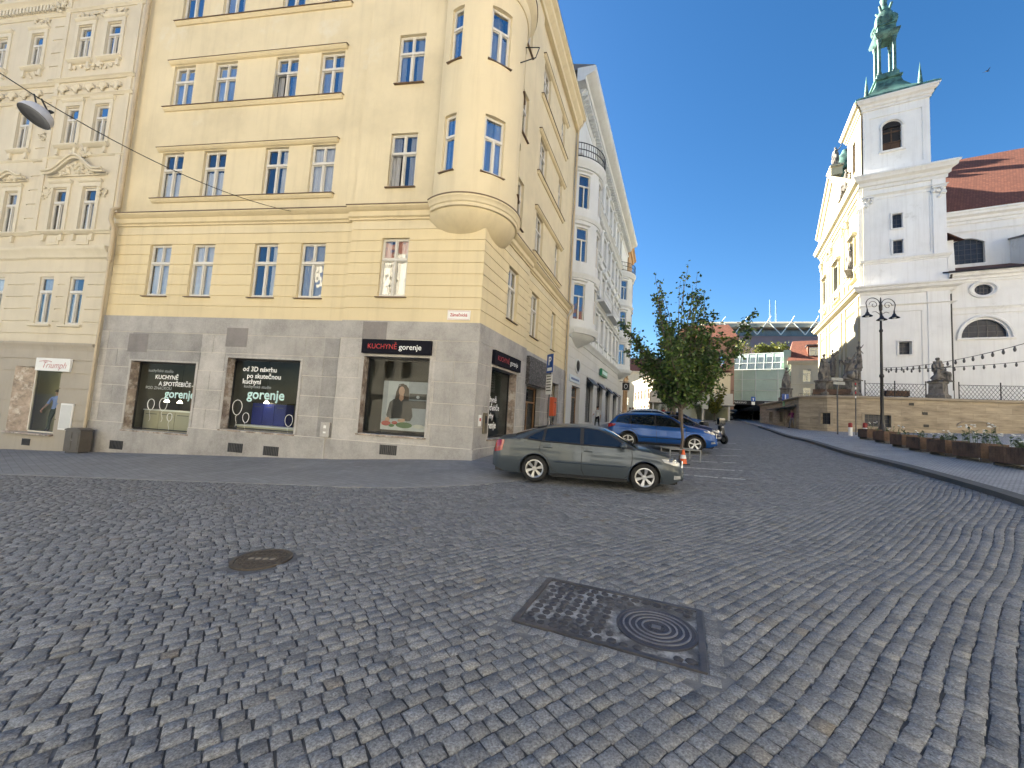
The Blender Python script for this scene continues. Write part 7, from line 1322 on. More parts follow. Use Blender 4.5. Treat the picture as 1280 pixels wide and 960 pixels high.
class CarShape:
    def __init__(s, d): s.__dict__.update(d)
    def zt(s, x): return float(np.interp(x, *s._t))
    def zb(s, x): return min(float(np.interp(x, *s._b)), s.zt(x)-.012)
    def wd(s, x): return float(np.interp(x, *s._w))
    def prep(s):
        def sm(pts, it=2):
            xs = np.arange(s.x0, s.x1+.0001, .02); v = np.interp(xs, [p[0] for p in pts], [p[1] for p in pts])
            for _ in range(it): v = np.convolve(np.r_[v[0], v[0], v, v[-1], v[-1]], np.ones(5)/5, 'valid')
            return xs, v
        s._t = sm(s.top); s._b = sm(s.belt); s._w = sm(s.width, 3); return s
    def side(s, x, z):                    # half width of the body at a point of the side view
        W = s.wd(x); zb = s.zb(x); zl = s.sill
        if z <= zb:
            t = max(0, min(1, (z-zl)/(zb-zl))); y = W*(.925+.075*(1-(2*t-.95)**2*(.9 if t > .475 else 1.0))); 
            y += .010*math.exp(-((t-.80)/.05)**2)-.006*math.exp(-((t-.66)/.07)**2)
            return y
        return W*.945-(z-zb)*s.tumble-.06*((z-zb)/.5)**2
    def roofedge(s, x): z = s.zt(x)-s.crown; return max(s.zb(x)+.004, z)
    def top_z(s, x, y): zr = s.roofedge(x); yr = s.side(x, zr); return zr+(s.zt(x)-zr)*(1-min(1, abs(y)/yr)**2.4)
    def low(s, x):
        z = s.sill+max(0, abs(x-(s.x1+s.x0)/2)-(s.x1-s.x0)/2+.35)*.35
        for ax in s.axles:
            if abs(x-ax) < s.arch: z = max(z, s.wr+math.sqrt(s.arch**2-(x-ax)**2))
        return z
def make_car(S, name, loc, rz, label, pm, group=None, roofm=None, fog=True, rails=False, clad=False, dark_lower=None, rimn=6, cat='car'):
    S.prep(); root = thing(name, loc, label, cat, group, rz=rz); body = MB(); xs = [S.x0+.0]+list(np.arange(S.x0+.02, S.x1-.01, .03))+[S.x1]
    for ax in S.axles: xs += [ax-S.arch, ax-S.arch+.004, ax+S.arch, ax+S.arch-.004]+[ax+S.arch*math.cos(rad(a)) for a in range(10, 180, 10)]
    xs = sorted(set(round(x, 4) for x in xs)); NS, NG, NT = 12, 6, 9; cols = []
    for x in xs:
        zb, zr, zl = S.zb(x), S.roofedge(x), S.low(x); zl = min(zl, zb-.02); c = []
        for k in range(NS): z = zl+(zb-zl)*k/(NS-1); c.append((x, S.side(x, z), z))
        for k in range(1, NG+1): z = zb+(zr-zb)*k/NG; c.append((x, S.side(x, z), z))
        yr = S.side(x, zr)
        for k in range(1, NT+1): y = yr*(1-k/NT); c.append((x, y, S.top_z(x, y)))
        cols.append(c)
    n = len(cols[0])
    for s in (1, -1):
        vs = [(p[0], p[1]*s, p[2]) for c in cols for p in c]; body.add(vs, [(i*n+k, (i+1)*n+k, (i+1)*n+k+1, i*n+k+1) for i in range(len(cols)-1) for k in range(n-1)])
    for c in (cols[0], cols[-1]):
        ring = [(p[0], p[1], p[2]) for p in c]+[(p[0], -p[1], p[2]) for p in c[::-1][1:]]; body.add(ring, [tuple(range(len(ring)))])
    bo = body.build('body', pm, root, smooth=38, local=True)
    ub = MB(); ub.box(S.x0+.15, S.x1-.15, -.52, .52, S.sill-.04, .55); ub.box(S.axles[0]+S.arch+.03, S.axles[1]-S.arch-.03, -S.W*.46, S.W*.46, S.sill-.03, .5); ub.box(S.x0+.08, S.axles[0]-S.arch-.03, -S.W*.40, S.W*.40, S.sill+.0, .5); ub.box(S.axles[1]+S.arch+.03, S.x1-.14, -S.W*.38, S.W*.38, S.sill+.0, .5)
    for ax in S.axles:
        for s in (1, -1): ub.lathe([(S.arch+.02, -.0), (S.arch+.02, .30)], (0,0,0), 24, a0=-10, a1=190, fr=lambda x, y, z, ax=ax, s=s: (ax+x, s*(S.side(ax, S.wr+S.arch)-.02-z), S.wr+y))
    ub.build('underbody', M_trim, root, local=True)
    off = .006
    def patch(lo, hi, s, N=18, M=6, o=off):
        def res(pl):
            d = [0]
            for a, b in zip(pl, pl[1:]): d.append(d[-1]+math.dist(a, b))
            return [(float(np.interp(d[-1]*i/N, d, [p[0] for p in pl])), float(np.interp(d[-1]*i/N, d, [p[1] for p in pl]))) for i in range(N+1)]
        A, B = res(lo), res(hi); vs = []
        for a, b in zip(A, B):
            for j in range(M+1): x, z = a[0]+(b[0]-a[0])*j/M, a[1]+(b[1]-a[1])*j/M; vs.append((x, s*(S.side(x, z)+o), z))
        return vs, [(i*(M+1)+j, (i+1)*(M+1)+j, (i+1)*(M+1)+j+1, i*(M+1)+j+1) for i in range(N) for j in range(M)]
    def seam(pts, s, r=.0045, m=0, mb=None, o=.001):
        P_ = []
        for a, b in zip(pts, pts[1:]):
            for k in range(8): P_.append((a[0]+(b[0]-a[0])*k/8, a[1]+(b[1]-a[1])*k/8))
        P_.append(pts[-1]); mb.tube([(x, s*(S.side(x, z)+o), z) for x, z in P_], r, 5, m)
    for s in (1, -1):
        # window surround + panes
        t = MB(); v_, f_ = patch(S.dlo[0], S.dlo[1], s, 40, 6, .003); t.add(v_, f_); to = t.build('window_surround', M_trim, root, smooth=180, local=True)
        for lo, hi in S.wins: g = MB(); g.add(*patch(lo, hi, s, 18, 6, .007)); g.build('side_window', M_cglass, root, smooth=180, local=True)
        if S.brightline:
            c = MB(); seam(S.dlo[0], s, .008, 0, c, .008); c.build('window_strip', M_trim if not S.chrome else M_chrome, root, local=True)
        for d_ in S.doors:
            k = MB(); seam(d_, s, .0075, 0, k); 
            do = k.build('door', M_trim, root, local=True)
        for hx, hz in S.handles:
            y = S.side(hx, hz); k = MB(); k.bbox(hx-.105, hx+.105, min(s*y, s*(y+.04)), max(s*y, s*(y+.04)), hz-.022, hz+.022, .014); h = k.build('door_handle', pm, root, smooth=50, local=True); k = MB(); k.lathe([(0, .002), (.05, .002), (.055, .0)], (0,0,0), 14, fr=lambda x, y_, z, hx=hx, hz=hz, y=y, s=s: (hx+x*1.4, s*(y+z+.001), hz-.004+y_*.6)); k.build('handle_recess', M_trim, h, local=True)
        k = MB(); seam([(S.axles[0]+S.arch+.02, S.sill+.03), (S.axles[1]-S.arch-.02, S.sill+.03)], s, .028, 0, k, -.012); k.build('sill_trim', M_trim, root, smooth=60, local=True); k = MB(); mold = [(S.axles[0]+S.arch+.1, S.mold), (S.axles[1]-S.arch-.06, S.mold)]; seam(mold, s, .016, 0, k, .0); k.build('side_moulding', pm if not clad else M_trim, root, smooth=60, local=True)
        for ax in S.axles:
            k = MB(); k.tube([(ax+(S.arch+.008)*math.cos(rad(a)), s*(S.side(ax+S.arch*math.cos(rad(a)), S.wr+S.arch*math.sin(rad(a)))+.001), S.wr+(S.arch+.008)*math.sin(rad(a))) for a in range(-18, 199, 9)], .030 if clad else .012, 6)
            k.build('wheel_arch', M_trim if clad else pm, root, smooth=60, local=True)
        if clad: k = MB(); seam([(S.axles[0]+S.arch, S.sill+.05), (S.axles[1]-S.arch, S.sill+.05)], s, .06, 0, k, -.02); k.build('sill_cladding', M_trim, root, smooth=60, local=True)
        mx, mz = S.mirror; y = S.side(mx, mz); k = MB(); k.blob((mx, s*(y+.13), mz+.03), (.085, .12, .075), 3); k.tube([(mx-.02, s*(y-.02), mz-.02), (mx, s*(y+.06), mz+.0)], .03, 6); mo = k.build('door_mirror', pm, root, smooth=180, local=True); k = MB(); k.blob((mx-.035, s*(y+.13), mz+.03), (.062, .105, .062), 2); k.build('mirror_glass', M_cglass, mo, smooth=180, local=True)
        g = MB(); g.add(*patch(*S.head, s, 14, 5, .008)); h = g.build('headlight', M_lens, root, smooth=180, local=True); g = MB()
        for q in (.36, .7): cx = S.head[0][0][0]+(S.head[0][-1][0]-S.head[0][0][0])*q; cz = (S.head[0][0][1]+S.head[1][0][1])/2+.0; g.lathe([(0, .004), (.045, .004), (.05, 0)], (0,0,0), 14, fr=lambda x, y_, z, cx=cx, cz=cz: (cx+x, s*(S.side(cx+x, cz)+.010+z), cz+y_))
        g.build('lamp_reflector', M_chrome, h, local=True)
        g = MB(); g.add(*patch(*S.tail, s, 10, 5, .009)); g.build('tail_light', M_redl, root, smooth=180, local=True)
        if fog: g = MB(); g.add(*patch(*S.fog, s, 8, 3, .009)); g.build('fog_lamp', M_lens, root, smooth=180, local=True)
        for ax in S.axles:
            yo = S.side(ax, S.wr+S.arch)-.012; w_ = MB(); R_ = S.wr; fr_ = lambda x, y_, z, ax=ax, s=s, yo=yo: (ax+x, s*(yo-.21+z), R_+y_)
            w_.lathe([(R_*.64, .0), (R_*.9, .0), (R_*.985, .03), (R_, .07), (R_, .15), (R_*.985, .185), (R_*.93, .207), (R_*.72, .21), (R_*.66, .195)], (0,0,0), 36, fr=fr_); wh = w_.build('wheel', M_tyre, root, smooth=50, local=True)
            r_ = MB(); ri = R_*.655; r_.lathe([(ri+.012, .205), (ri, .208), (ri-.018, .198), (ri-.022, .10)], (0,0,0), 36, fr=fr_); r_.lathe([(0, .195), (.055, .193), (.062, .178), (.062, .12)], (0,0,0), 18, fr=fr_)
            for j in range(rimn):
                a0 = 2*math.pi*j/rimn+.3; ca, sa = math.cos(a0), math.sin(a0); n0, n1 = (.017, .040) if rimn <= 6 else (.020, .026)
                for d0_, d1_ in (((0, 0),) if rimn <= 6 else ((-.018, -.045), (.018, .045))):
                    q = [(.045, -n0+d0_), (ri-.01, -n1+d1_), (ri-.01, n1+d1_), (.045, n0+d0_)]; r_.add([fr_(u*ca-v*sa, u*sa+v*ca, .188 if i in (0, 3) else .200) for i, (u, v) in enumerate(q)]+[fr_(u*ca-v*sa, u*sa+v*ca, .15) for u, v in q], [(0,1,2,3), (0,1,5,4), (1,2,6,5), (2,3,7,6), (3,0,4,7)])
            r_.build('rim', M_alloy, wh, smooth=30, local=True); b_ = MB(); b_.lathe([(0, .09), (ri, .09)], (0,0,0), 24, fr=fr_); b_.build('brake_disc', M_trim, wh, local=True)
    def topatch(xa, xb, fa, fb, nm, N=12, M=14, m=M_cglass, o=.006):
        g = MB(); vs = []
        for i in range(N+1):
            x = xa+(xb-xa)*i/N; fr_ = fa+(fb-fa)*i/N
            for j in range(M+1): y = S.side(x, S.roofedge(x))*fr_*(2*j/M-1); vs.append((x, y, S.top_z(x, y)+o))
        g.add(vs, [(i*(M+1)+j, (i+1)*(M+1)+j, (i+1)*(M+1)+j+1, i*(M+1)+j+1) for i in range(N) for j in range(M)]); return g.build(nm, m, root, smooth=180, local=True)
    topatch(S.ws[0], S.ws[1], .90, .97, 'windscreen'); topatch(S.rw[0], S.rw[1], .9, .88, 'rear_window')
    wp = MB()
    for y0, y1 in ((-.55, -.05), (.05, .58)): x = S.ws[1]-.03; wp.tube([(x, y0, S.top_z(x, y0)+.02), (x-.12, (y0+y1)/2, S.top_z(x-.12, (y0+y1)/2)+.022), (x-.10, y1, S.top_z(x-.10, y1)+.02)], .008, 5)
    wp.build('wiper', M_trim, root, local=True)
    nx_ = S.x1; k = MB(); k.bbox(nx_-.05, nx_+.018, -.42, .42, S.grille[0], S.grille[1], .03); gr = k.build('grille', M_trim, root, smooth=50, local=True); k = MB(); k.tube([(nx_+.012, -.43, S.grille[0]), (nx_+.022, -.40, S.grille[1]), (nx_+.024, .40, S.grille[1]), (nx_+.012, .43, S.grille[0]), (nx_+.014, 0, S.grille[0]-.02)], .012, 6, closed=True); [k.box(nx_+.0, nx_+.021, -.38+.76*i/11-.006, -.38+.76*i/11+.006, S.grille[0]+.01, S.grille[1]-.01) for i in range(12)]; k.build('grille_frame', M_chrome, gr, local=True)
    k = MB(); k.bbox(nx_-.12, nx_+.012, -.55, .55, S.sill+.07, S.sill+.19, .03); k.build('air_intake', M_trim, root, smooth=50, local=True)
    for x, sg in ((S.x1+.012, 1), (S.x0-.012, -1)): k = MB(); z = S.sill+.27 if sg > 0 else S.rplate; k.bbox(min(x, x+sg*.02), max(x, x+sg*.02), -.26, .26, z-.055, z+.055, .006); k.build('number_plate', M_numb, root, local=True)
    k = MB(); k.tube([(S.x0-.0, -S.wd(S.x0)*.85, S.sill+.23), (S.x0-.02, 0, S.sill+.23), (S.x0-.0, S.wd(S.x0)*.85, S.sill+.23)], .02, 6); k.build('bumper_strip', M_trim, root, local=True)
    if rails:
        for s in (1, -1): k = MB(); pts = [(x, s*(S.side(x, S.roofedge(x))-.03), S.top_z(x, S.side(x, S.roofedge(x))-.03)+.05*(0 if i in (0, 9) else 1)) for i, x in enumerate(np.linspace(S.rw[1]+.05, S.ws[0]-.15, 10))]; k.tube(pts, .018, 6); k.build('roof_rail', M_alloy, root, smooth=60, local=True)
    k = MB(); x = S.rw[1]+.12; k.tube([(x, 0, S.zt(x)), (x-.12, 0, S.zt(x)+.12)], [.012, .005], 5); k.build('aerial', M_trim, root, local=True)
    return root
LIFT = dict(x0=-2.38, x1=2.19, W=1.77, sill=.20, wr=.318, arch=.365, axles=(-1.29, 1.29), crown=.075, tumble=.50, mold=.53, rplate=.80, brightline=True, chrome=False,
 top=[(-2.38,.58),(-2.37,.86),(-2.33,.99),(-2.25,1.045),(-2.05,1.085),(-1.9,1.115),(-1.7,1.20),(-1.35,1.325),(-1.0,1.40),(-.6,1.45),(-.2,1.465),(.1,1.455),(.35,1.415),(.6,1.31),(.95,1.11),(1.15,1.01),(1.35,.985),(1.6,.945),(1.85,.88),(2.02,.80),(2.12,.71),(2.19,.56)],
 belt=[(-2.38,.56),(-2.35,.88),(-2.2,.985),(-1.8,1.0),(-1.2,.985),(-.3,.965),(.6,.95),(1.1,.94),(1.5,.89),(1.85,.81),(2.05,.71),(2.19,.50)],
 width=[(-2.38,.62),(-2.34,.74),(-2.2,.82),(-1.9,.865),(-1.3,.885),(0,.885),(1.3,.88),(1.7,.85),(1.95,.79),(2.10,.70),(2.19,.58)],
 dlo=([(-1.60,1.03),(-1.1,.995),(-.2,.975),(.5,.965),(1.02,.962)], [(-1.56,1.07),(-1.38,1.18),(-1.05,1.315),(-.6,1.375),(-.1,1.39),(.25,1.365),(.55,1.24),(1.02,.975)]),
 wins=[([(-1.50,1.045),(-1.14,1.02)], [(-1.45,1.09),(-1.30,1.18),(-1.10,1.275)]), ([(-1.08,1.015),(-.22,.995)], [(-1.03,1.295),(-.6,1.355),(-.22,1.365)]), ([(-.13,.99),(.5,.985),(.92,.985)], [(-.13,1.368),(.22,1.345),(.50,1.23),(.90,1.0)])],
 doors=[[(.99,.95),(1.0,.7),(.93,.35),(.82,.25),(-.10,.25),(-.17,.4),(-.17,1.38)], [(-.17,.25),(-.70,.25),(-.86,.32),(-1.0,.62),(-1.20,.76),(-1.16,1.0)]], handles=[(-.02,.84),(-1.0,.87)], mirror=(.78,.985),
 head=([(1.72,.70),(1.95,.635),(2.125,.62)], [(1.66,.775),(1.9,.765),(2.10,.70)]), tail=([(-2.34,.66),(-2.22,.68),(-2.12,.72)], [(-2.335,.93),(-2.2,.965),(-2.08,.97)]), fog=([(1.95,.32),(2.12,.33)], [(1.95,.41),(2.11,.40)]), ws=(.37,1.10), rw=(-1.82,-1.06), grille=(.58,.71))
SUVP = dict(x0=-2.30, x1=2.32, W=1.88, sill=.25, wr=.362, arch=.415, axles=(-1.36, 1.40), crown=.07, tumble=.36, mold=.55, rplate=.95, brightline=True, chrome=True,
 top=[(-2.30,.60),(-2.29,1.0),(-2.22,1.12),(-2.12,1.24),(-2.0,1.38),(-1.85,1.53),(-1.65,1.60),(-1.2,1.645),(-.5,1.67),(.05,1.655),(.35,1.61),(.65,1.47),(1.0,1.25),(1.15,1.17),(1.5,1.12),(1.9,1.04),(2.15,.95),(2.26,.84),(2.32,.62)],
 belt=[(-2.30,.58),(-2.25,1.0),(-2.0,1.10),(-1.2,1.085),(-.3,1.06),(.6,1.035),(1.1,1.02),(1.6,1.0),(2.0,.92),(2.2,.80),(2.32,.55)],
 width=[(-2.30,.70),(-2.24,.82),(-2.0,.905),(-1.3,.94),(0,.94),(1.4,.935),(1.85,.90),(2.12,.82),(2.25,.74),(2.32,.64)],
 dlo=([(-1.92,1.15),(-1.2,1.10),(-.2,1.075),(1.05,1.045)], [(-1.80,1.42),(-1.5,1.50),(-.6,1.56),(.1,1.55),(.45,1.45),(1.05,1.06)]),
 wins=[([(-1.85,1.165),(-1.32,1.125)], [(-1.76,1.40),(-1.28,1.50)]), ([(-1.26,1.12),(-.25,1.095)], [(-1.22,1.51),(-.6,1.545),(-.25,1.55)]), ([(-.17,1.095),(.92,1.07)], [(-.17,1.55),(.15,1.53),(.45,1.42),(.88,1.10)])],
 doors=[[(1.06,1.02),(1.06,.7),(.98,.38),(-.14,.36),(-.21,1.55)], [(-.21,.36),(-.80,.36),(-.98,.75),(-1.24,.92),(-1.22,1.10)]], handles=[(-.05,.98),(-1.06,1.0)], mirror=(.84,1.09),
 head=([(1.80,.90),(2.05,.84),(2.24,.80)], [(1.74,.965),(2.0,.955),(2.22,.87)]), tail=([(-2.27,.92),(-2.1,.95),(-1.95,1.0)], [(-2.25,1.08),(-2.1,1.10),(-1.9,1.08)]), fog=([(2.05,.42),(2.24,.44)], [(2.05,.50),(2.22,.50)]), ws=(.36,1.13), rw=(-2.12,-1.78), grille=(.66,.84))
HATP = dict(LIFT, x0=-2.05, axles=(-1.25, 1.29), brightline=True, rplate=.75,
 top=[(-2.05,.55),(-2.04,.92),(-2.0,1.02),(-1.9,1.16),(-1.75,1.33),(-1.55,1.41),(-1.0,1.46),(-.5,1.49),(0,1.485),(.3,1.44),(.6,1.32),(.95,1.12),(1.15,1.02),(1.35,.99),(1.6,.95),(1.85,.88),(2.02,.80),(2.12,.71),(2.19,.56)],
 belt=[(-2.05,.53),(-2.02,.88),(-1.9,1.01),(-1.2,1.0),(-.3,.975),(.6,.955),(1.1,.945),(1.5,.89),(1.85,.81),(2.05,.71),(2.19,.50)], width=[(-2.05,.66),(-2.0,.76),(-1.85,.84),(-1.3,.885),(0,.885),(1.3,.88),(1.7,.85),(1.95,.79),(2.10,.70),(2.19,.58)],
 dlo=([(-1.70,1.05),(-1.1,1.01),(-.2,.985),(1.02,.965)], [(-1.60,1.24),(-1.4,1.32),(-.6,1.40),(-.1,1.41),(.25,1.375),(.55,1.25),(1.02,.98)]), wins=[([(-1.64,1.06),(-1.2,1.03)], [(-1.56,1.22),(-1.16,1.34)]), ([(-1.12,1.025),(-.22,1.0)], [(-1.08,1.345),(-.6,1.385),(-.22,1.39)]), ([(-.13,.995),(.92,.985)], [(-.13,1.39),(.22,1.36),(.50,1.24),(.90,1.0)])],
 tail=([(-2.03,.72),(-1.9,.74)], [(-2.01,1.0),(-1.86,1.0)]), rw=(-1.93,-1.62))
def ground_car(px, py, y): q = at(px, py, y); return Vector((q.x, q.y))
def place(S, name, r, f, label, pm, **k):               # r, f: ground points under the rear and front axle
    r, f = Vector(r), Vector(f); u = (f-r).normalized(); c = (r+f)/2 - u*((S['axles'][0]+S['axles'][1])/2); S = CarShape(dict(S)); z0, z1 = gz(*r), gz(*f)
    o = make_car(S, name, (c.x, c.y, (z0+z1)/2+.012), math.atan2(u.y, u.x), label, pm, **k); o.rotation_euler = (0, -math.atan2(z1-z0, (f-r).length), o.rotation_euler[2]); return o
# grey liftback in front: near-side wheels measured on the photograph, the car lies a half track further back
u = (Vector((3.17, 9.2))-Vector((.68, 9.66))).normalized(); nrm = Vector((-u.y, u.x)); a, b = Vector((.68, 9.66))+nrm*.80, Vector((.68, 9.66))+u*2.58+nrm*.80
M_pgrey = paint('slate_grey_green_paint', (.056,.069,.082), .25)
place(LIFT, 'parked_car', a, b, 'slate grey liftback car parked nearest, beside the corner of the yellow house', M_pgrey, group='cars parked along the street')
M_pblue = paint('bright_blue_paint', (.006,.062,.26), .3); dv = dr(107)
def bay_car(S, px, py, y, name, label, pm, az=107, **k):
    f = ground_car(px, py, y); d = dr(az); n = Vector((-d.y, d.x)); f = f+n*.8; place(S, name, f-d*(S['axles'][1]-S['axles'][0]), f, label, pm, group='cars parked along the street', **k)
bay_car(SUVP, 868, 564, 16.9, 'parked_suv', 'bright blue estate-like off-roader parked behind the grey car and the young tree', M_pblue, clad=True, rails=True, rimn=5)
bay_car(HATP, 880, 552, 20.6, 'parked_car', 'dark navy hatchback parked just beyond the bright blue off-roader', paint('dark_navy_paint', (.010,.016,.05), .3))
bay_car(SUVP, 845, 540, 28.5, 'parked_suv', 'white off-roader parked further up between the tree trunks', paint('white_paint', (.62,.63,.64), .0), rails=True, rimn=5)
bay_car(HATP, 868, 536, 32, 'parked_car', 'mid blue hatchback parked beyond the white off-roader', paint('mid_blue_paint', (.02,.07,.2), .3))
q = at(930, 524, 63); place(SUVP, 'dark_suv', (q.x-2.4, q.y+.3), (q.x+.4, q.y+.3), 'dark off-roader standing in front of the car park entrance', paint('black_paint', (.012,.013,.015), .2), rimn=5)
q = at(944, 524, 65); place(HATP, 'grey_hatchback', (q.x+1.0, q.y), (q.x-1.4, q.y+.6), 'small grey hatchback leaving the car park beside the dark off-roader', paint('graphite_paint', (.06,.06,.065), .4))
# scooter at the end of the parking row
q = at(894, 546, 21.5); z = gz(q.x, q.y)+.012; o = thing('motor_scooter', (q.x, q.y, z), 'black motor scooter with a top box standing at the end of the parked row', 'motor scooter', rz=rad(-75))
for x in (-.62, .62):
    k = MB(); k.lathe([(.13, -.05), (.22, -.055), (.25, -.03), (.25, .03), (.22, .055), (.13, .05)], (0,0,0), 20, fr=lambda a, b_, c_, x=x: (x+a, c_, .25+b_)); w_ = k.build('wheel', M_tyre, o, smooth=50, local=True); k = MB(); k.lathe([(0, .02), (.14, .02), (.14, -.02), (0, -.02)], (0,0,0), 16, fr=lambda a, b_, c_, x=x: (x+a, c_, .25+b_)); k.build('rim', M_alloy, w_, local=True)
k = MB(); k.tube([(.62, 0, .5), (.45, 0, .55), (.38, 0, .3), (0, 0, .24), (-.3, 0, .35), (-.75, 0, .62), (-.85, 0, .7)], [.1, .2, .16, .16, .2, .2, .08], 12, flat=.9); k.tube([(.48, 0, .5), (.38, 0, .98)], [.17, .15], 10); k.build('body', M_blk, o, smooth=60, local=True)
k = MB(); k.blob((-.35, 0, .78), (.38, .17, .09), 2); k.build('seat', M_trim, o, smooth=180, local=True); k = MB(); k.bbox(-1.05, -.68, -.2, .2, .86, 1.16, .07); k.build('top_box', M_trim, o, smooth=50, local=True)
k = MB(); k.tube([(.34, -.34, 1.05), (.4, 0, 1.02), (.34, .34, 1.05)], .02, 6); k.build('handlebar', M_iron, o, smooth=60, local=True); k = MB(); k.blob((.52, 0, .9), (.05, .09, .07), 2); k.build('headlight', M_lens, o, smooth=180, local=True); k = MB(); k.bbox(.30, .5, -.2, .2, 1.05, 1.4, .03); k.build('windshield', M_cglass, o, local=True); k = MB(); k.bbox(-1.0, -.98, -.1, .1, .45, .62, .005); k.build('number_plate', M_numb, o, local=True)
for s in (1, -1): k = MB(); k.blob((.36, s*.36, 1.25), (.03, .07, .045), 2); k.tube([(.36, s*.3, 1.05), (.36, s*.36, 1.22)], .008, 4); k.build('mirror', M_trim, o, smooth=180, local=True)
# ------------------------------------------------------------------ trees
def leaf_mat(name, c):
    m, t, b = nt(name); g = nd(t, 'ShaderNodeNewGeometry'); c = Vector(c); col = ramp(t, [(0, tuple(c*.45)), (.5, tuple(c)), (.85, (c.x*1.7, c.y*1.55, c.z*1.1)), (1, (c.x*2.6, c.y*1.6, c.z))], g.outputs['Random Per Island']); t.links.new(col, b.inputs['Base Color']); b.inputs['Roughness'].default_value = .5; b.inputs['Subsurface Weight'].default_value = .0
    tr = nd(t, 'ShaderNodeBsdfTranslucent'); t.links.new(col, tr.inputs[0]); mx = nd(t, 'ShaderNodeMixShader'); mx.inputs[0].default_value = .3; o = t.nodes['Material Output']; t.links.new(b.outputs[0], mx.inputs[1]); t.links.new(tr.outputs[0], mx.inputs[2]); t.links.new(mx.outputs[0], o.inputs[0]); return m
M_leaf = leaf_mat('dark_green_leaf', (.062,.115,.03)); M_leaf2 = leaf_mat('yellow_green_leaf', (.11,.13,.02)); M_bark = mat('grey_brown_bark', (.13,.105,.085), .9, .35, 4, 40, .6, .015)
def leafq(mb, c, u, w_, l):
    u = u.normalized(); s = u.cross(w_); s = s.normalized() if s.length > 1e-4 else u.orthogonal().normalized(); mb.add([c, c+u*l*.5+s*l*.30, c+u*l, c+u*l*.5-s*l*.30], [(0,1,2,3)])
def vase_tree(p, label, fork, H, spread, nl, lsize, dens, seed, group=None, leafm=M_leaf, trunk_r=.085, name='street_tree'):
    o = thing(name, p, label, 'tree', group); rr = random.Random(seed); T, Lm, Lf = MB(), MB(), MB(); P0 = Vector(p)
    T.tube([P0+Vector((rr.uniform(-.03, .03)*min(i, 2), rr.uniform(-.03, .03)*min(i, 2), -.1+(fork+.1)*i/5)) for i in range(6)], [trunk_r*1.25, trunk_r*1.02, trunk_r, trunk_r*.98, trunk_r*.97, trunk_r*1.02], 10); top = P0+Vector((0, 0, fork-.02)); T.build('trunk', M_bark, o, smooth=60)
    def leaves(c, n, r):
        for _ in range(n):
            d = Vector((rr.gauss(0, 1), rr.gauss(0, 1), rr.gauss(0, .7))); q = c+d*r*.45; leafq(Lf, q, Vector((rr.gauss(0, 1), rr.gauss(0, 1), rr.gauss(-.35, .6))), Vector((rr.gauss(0, 1), rr.gauss(0, 1), rr.gauss(0, 1))), lsize*rr.uniform(.7, 1.25))
    for i in range(nl):
        az_ = 2*math.pi*(i*.618+rr.uniform(-.05, .05)); f = (i+.5)/nl; tilt = (.12+.88*f**.8)*spread*rr.uniform(.9, 1.08); L = (H-fork)*rr.uniform(.58, 1.08)/max(.62, math.cos(tilt*.75)); L = min(L, (H-fork)*1.1, (H-fork)*.62/max(.2, math.sin(tilt))); pts = [top+Vector((0, 0, -.25*rr.random()))]; d = Vector((math.cos(az_)*math.sin(tilt), math.sin(az_)*math.sin(tilt), math.cos(tilt))); n = 12
        for k in range(n):
            d = (d+Vector((rr.gauss(0, .07), rr.gauss(0, .07), .035 if tilt < .9 else .02))).normalized(); pts.append(pts[-1]+d*L/n)
        Lm.tube(pts, [trunk_r*.55*(1-k/(n+1.5))+.006 for k in range(n+1)], 6)
        for k in range(2, n+1):
            fr_ = k/n; nb = 3 if fr_ < .8 else 2
            for b in range(nb):
                d0 = (pts[k]-pts[k-1]).normalized(); side = Vector((rr.gauss(0, 1), rr.gauss(0, 1), rr.gauss(.1, .5))).normalized(); bl = L*.20*rr.uniform(.5, 1.15)*(1.15-fr_*.85); e = d0*.55+side*.8; q = [pts[k]-(pts[k]-pts[k-1])*rr.random()]
                for j in range(4): e = (e.normalized()+Vector((rr.gauss(0, .15), rr.gauss(0, .15), .05))).normalized(); q.append(q[-1]+e*bl/4)
                Lm.tube(q, [.012, .010, .008, .006, .003], 4)
                for j in range(1, 5): leaves(q[j], int(dens*(1.0 if fr_ < .55 else .6)*rr.uniform(.5, 1.4)), .26*(1.1-.4*fr_))
            leaves(pts[k], int(dens*.9), .16)
    for i in range(nl//2):                  # long upright shoots above the crown
        az_ = rr.uniform(0, 6.28); d = Vector((math.cos(az_)*.33*rr.random(), math.sin(az_)*.33*rr.random(), 1)).normalized(); pts = [top+Vector((math.cos(az_), math.sin(az_), 0))*rr.uniform(.1, .7)+Vector((0, 0, (H-fork)*.35))]; L = (H-fork)*rr.uniform(.55, .85)
        for k in range(10): d = (d+Vector((rr.gauss(0, .06), rr.gauss(0, .06), .02))).normalized(); pts.append(pts[-1]+d*L/10)
        Lm.tube(pts, [.018*(1-k/11)+.004 for k in range(11)], 5)
        for k in range(3, 11): leaves(pts[k], int(dens*.8), .16)
    Lm.build('limb', M_bark, o, smooth=60); Lf.build('crown', leafm, o, normals=False); return o
TREES = 'young trees planted along the parking row'
q = at(850, 576, 14.6); vase_tree((q.x, q.y, gz(q.x, q.y)), 'nearest street tree, its dark open crown spreading over the blue off-roader', 2.15, 6.7, .95, 24, .145, 6.2, 15, TREES, trunk_r=.052)
rt_ = Vector((q.x, q.y))
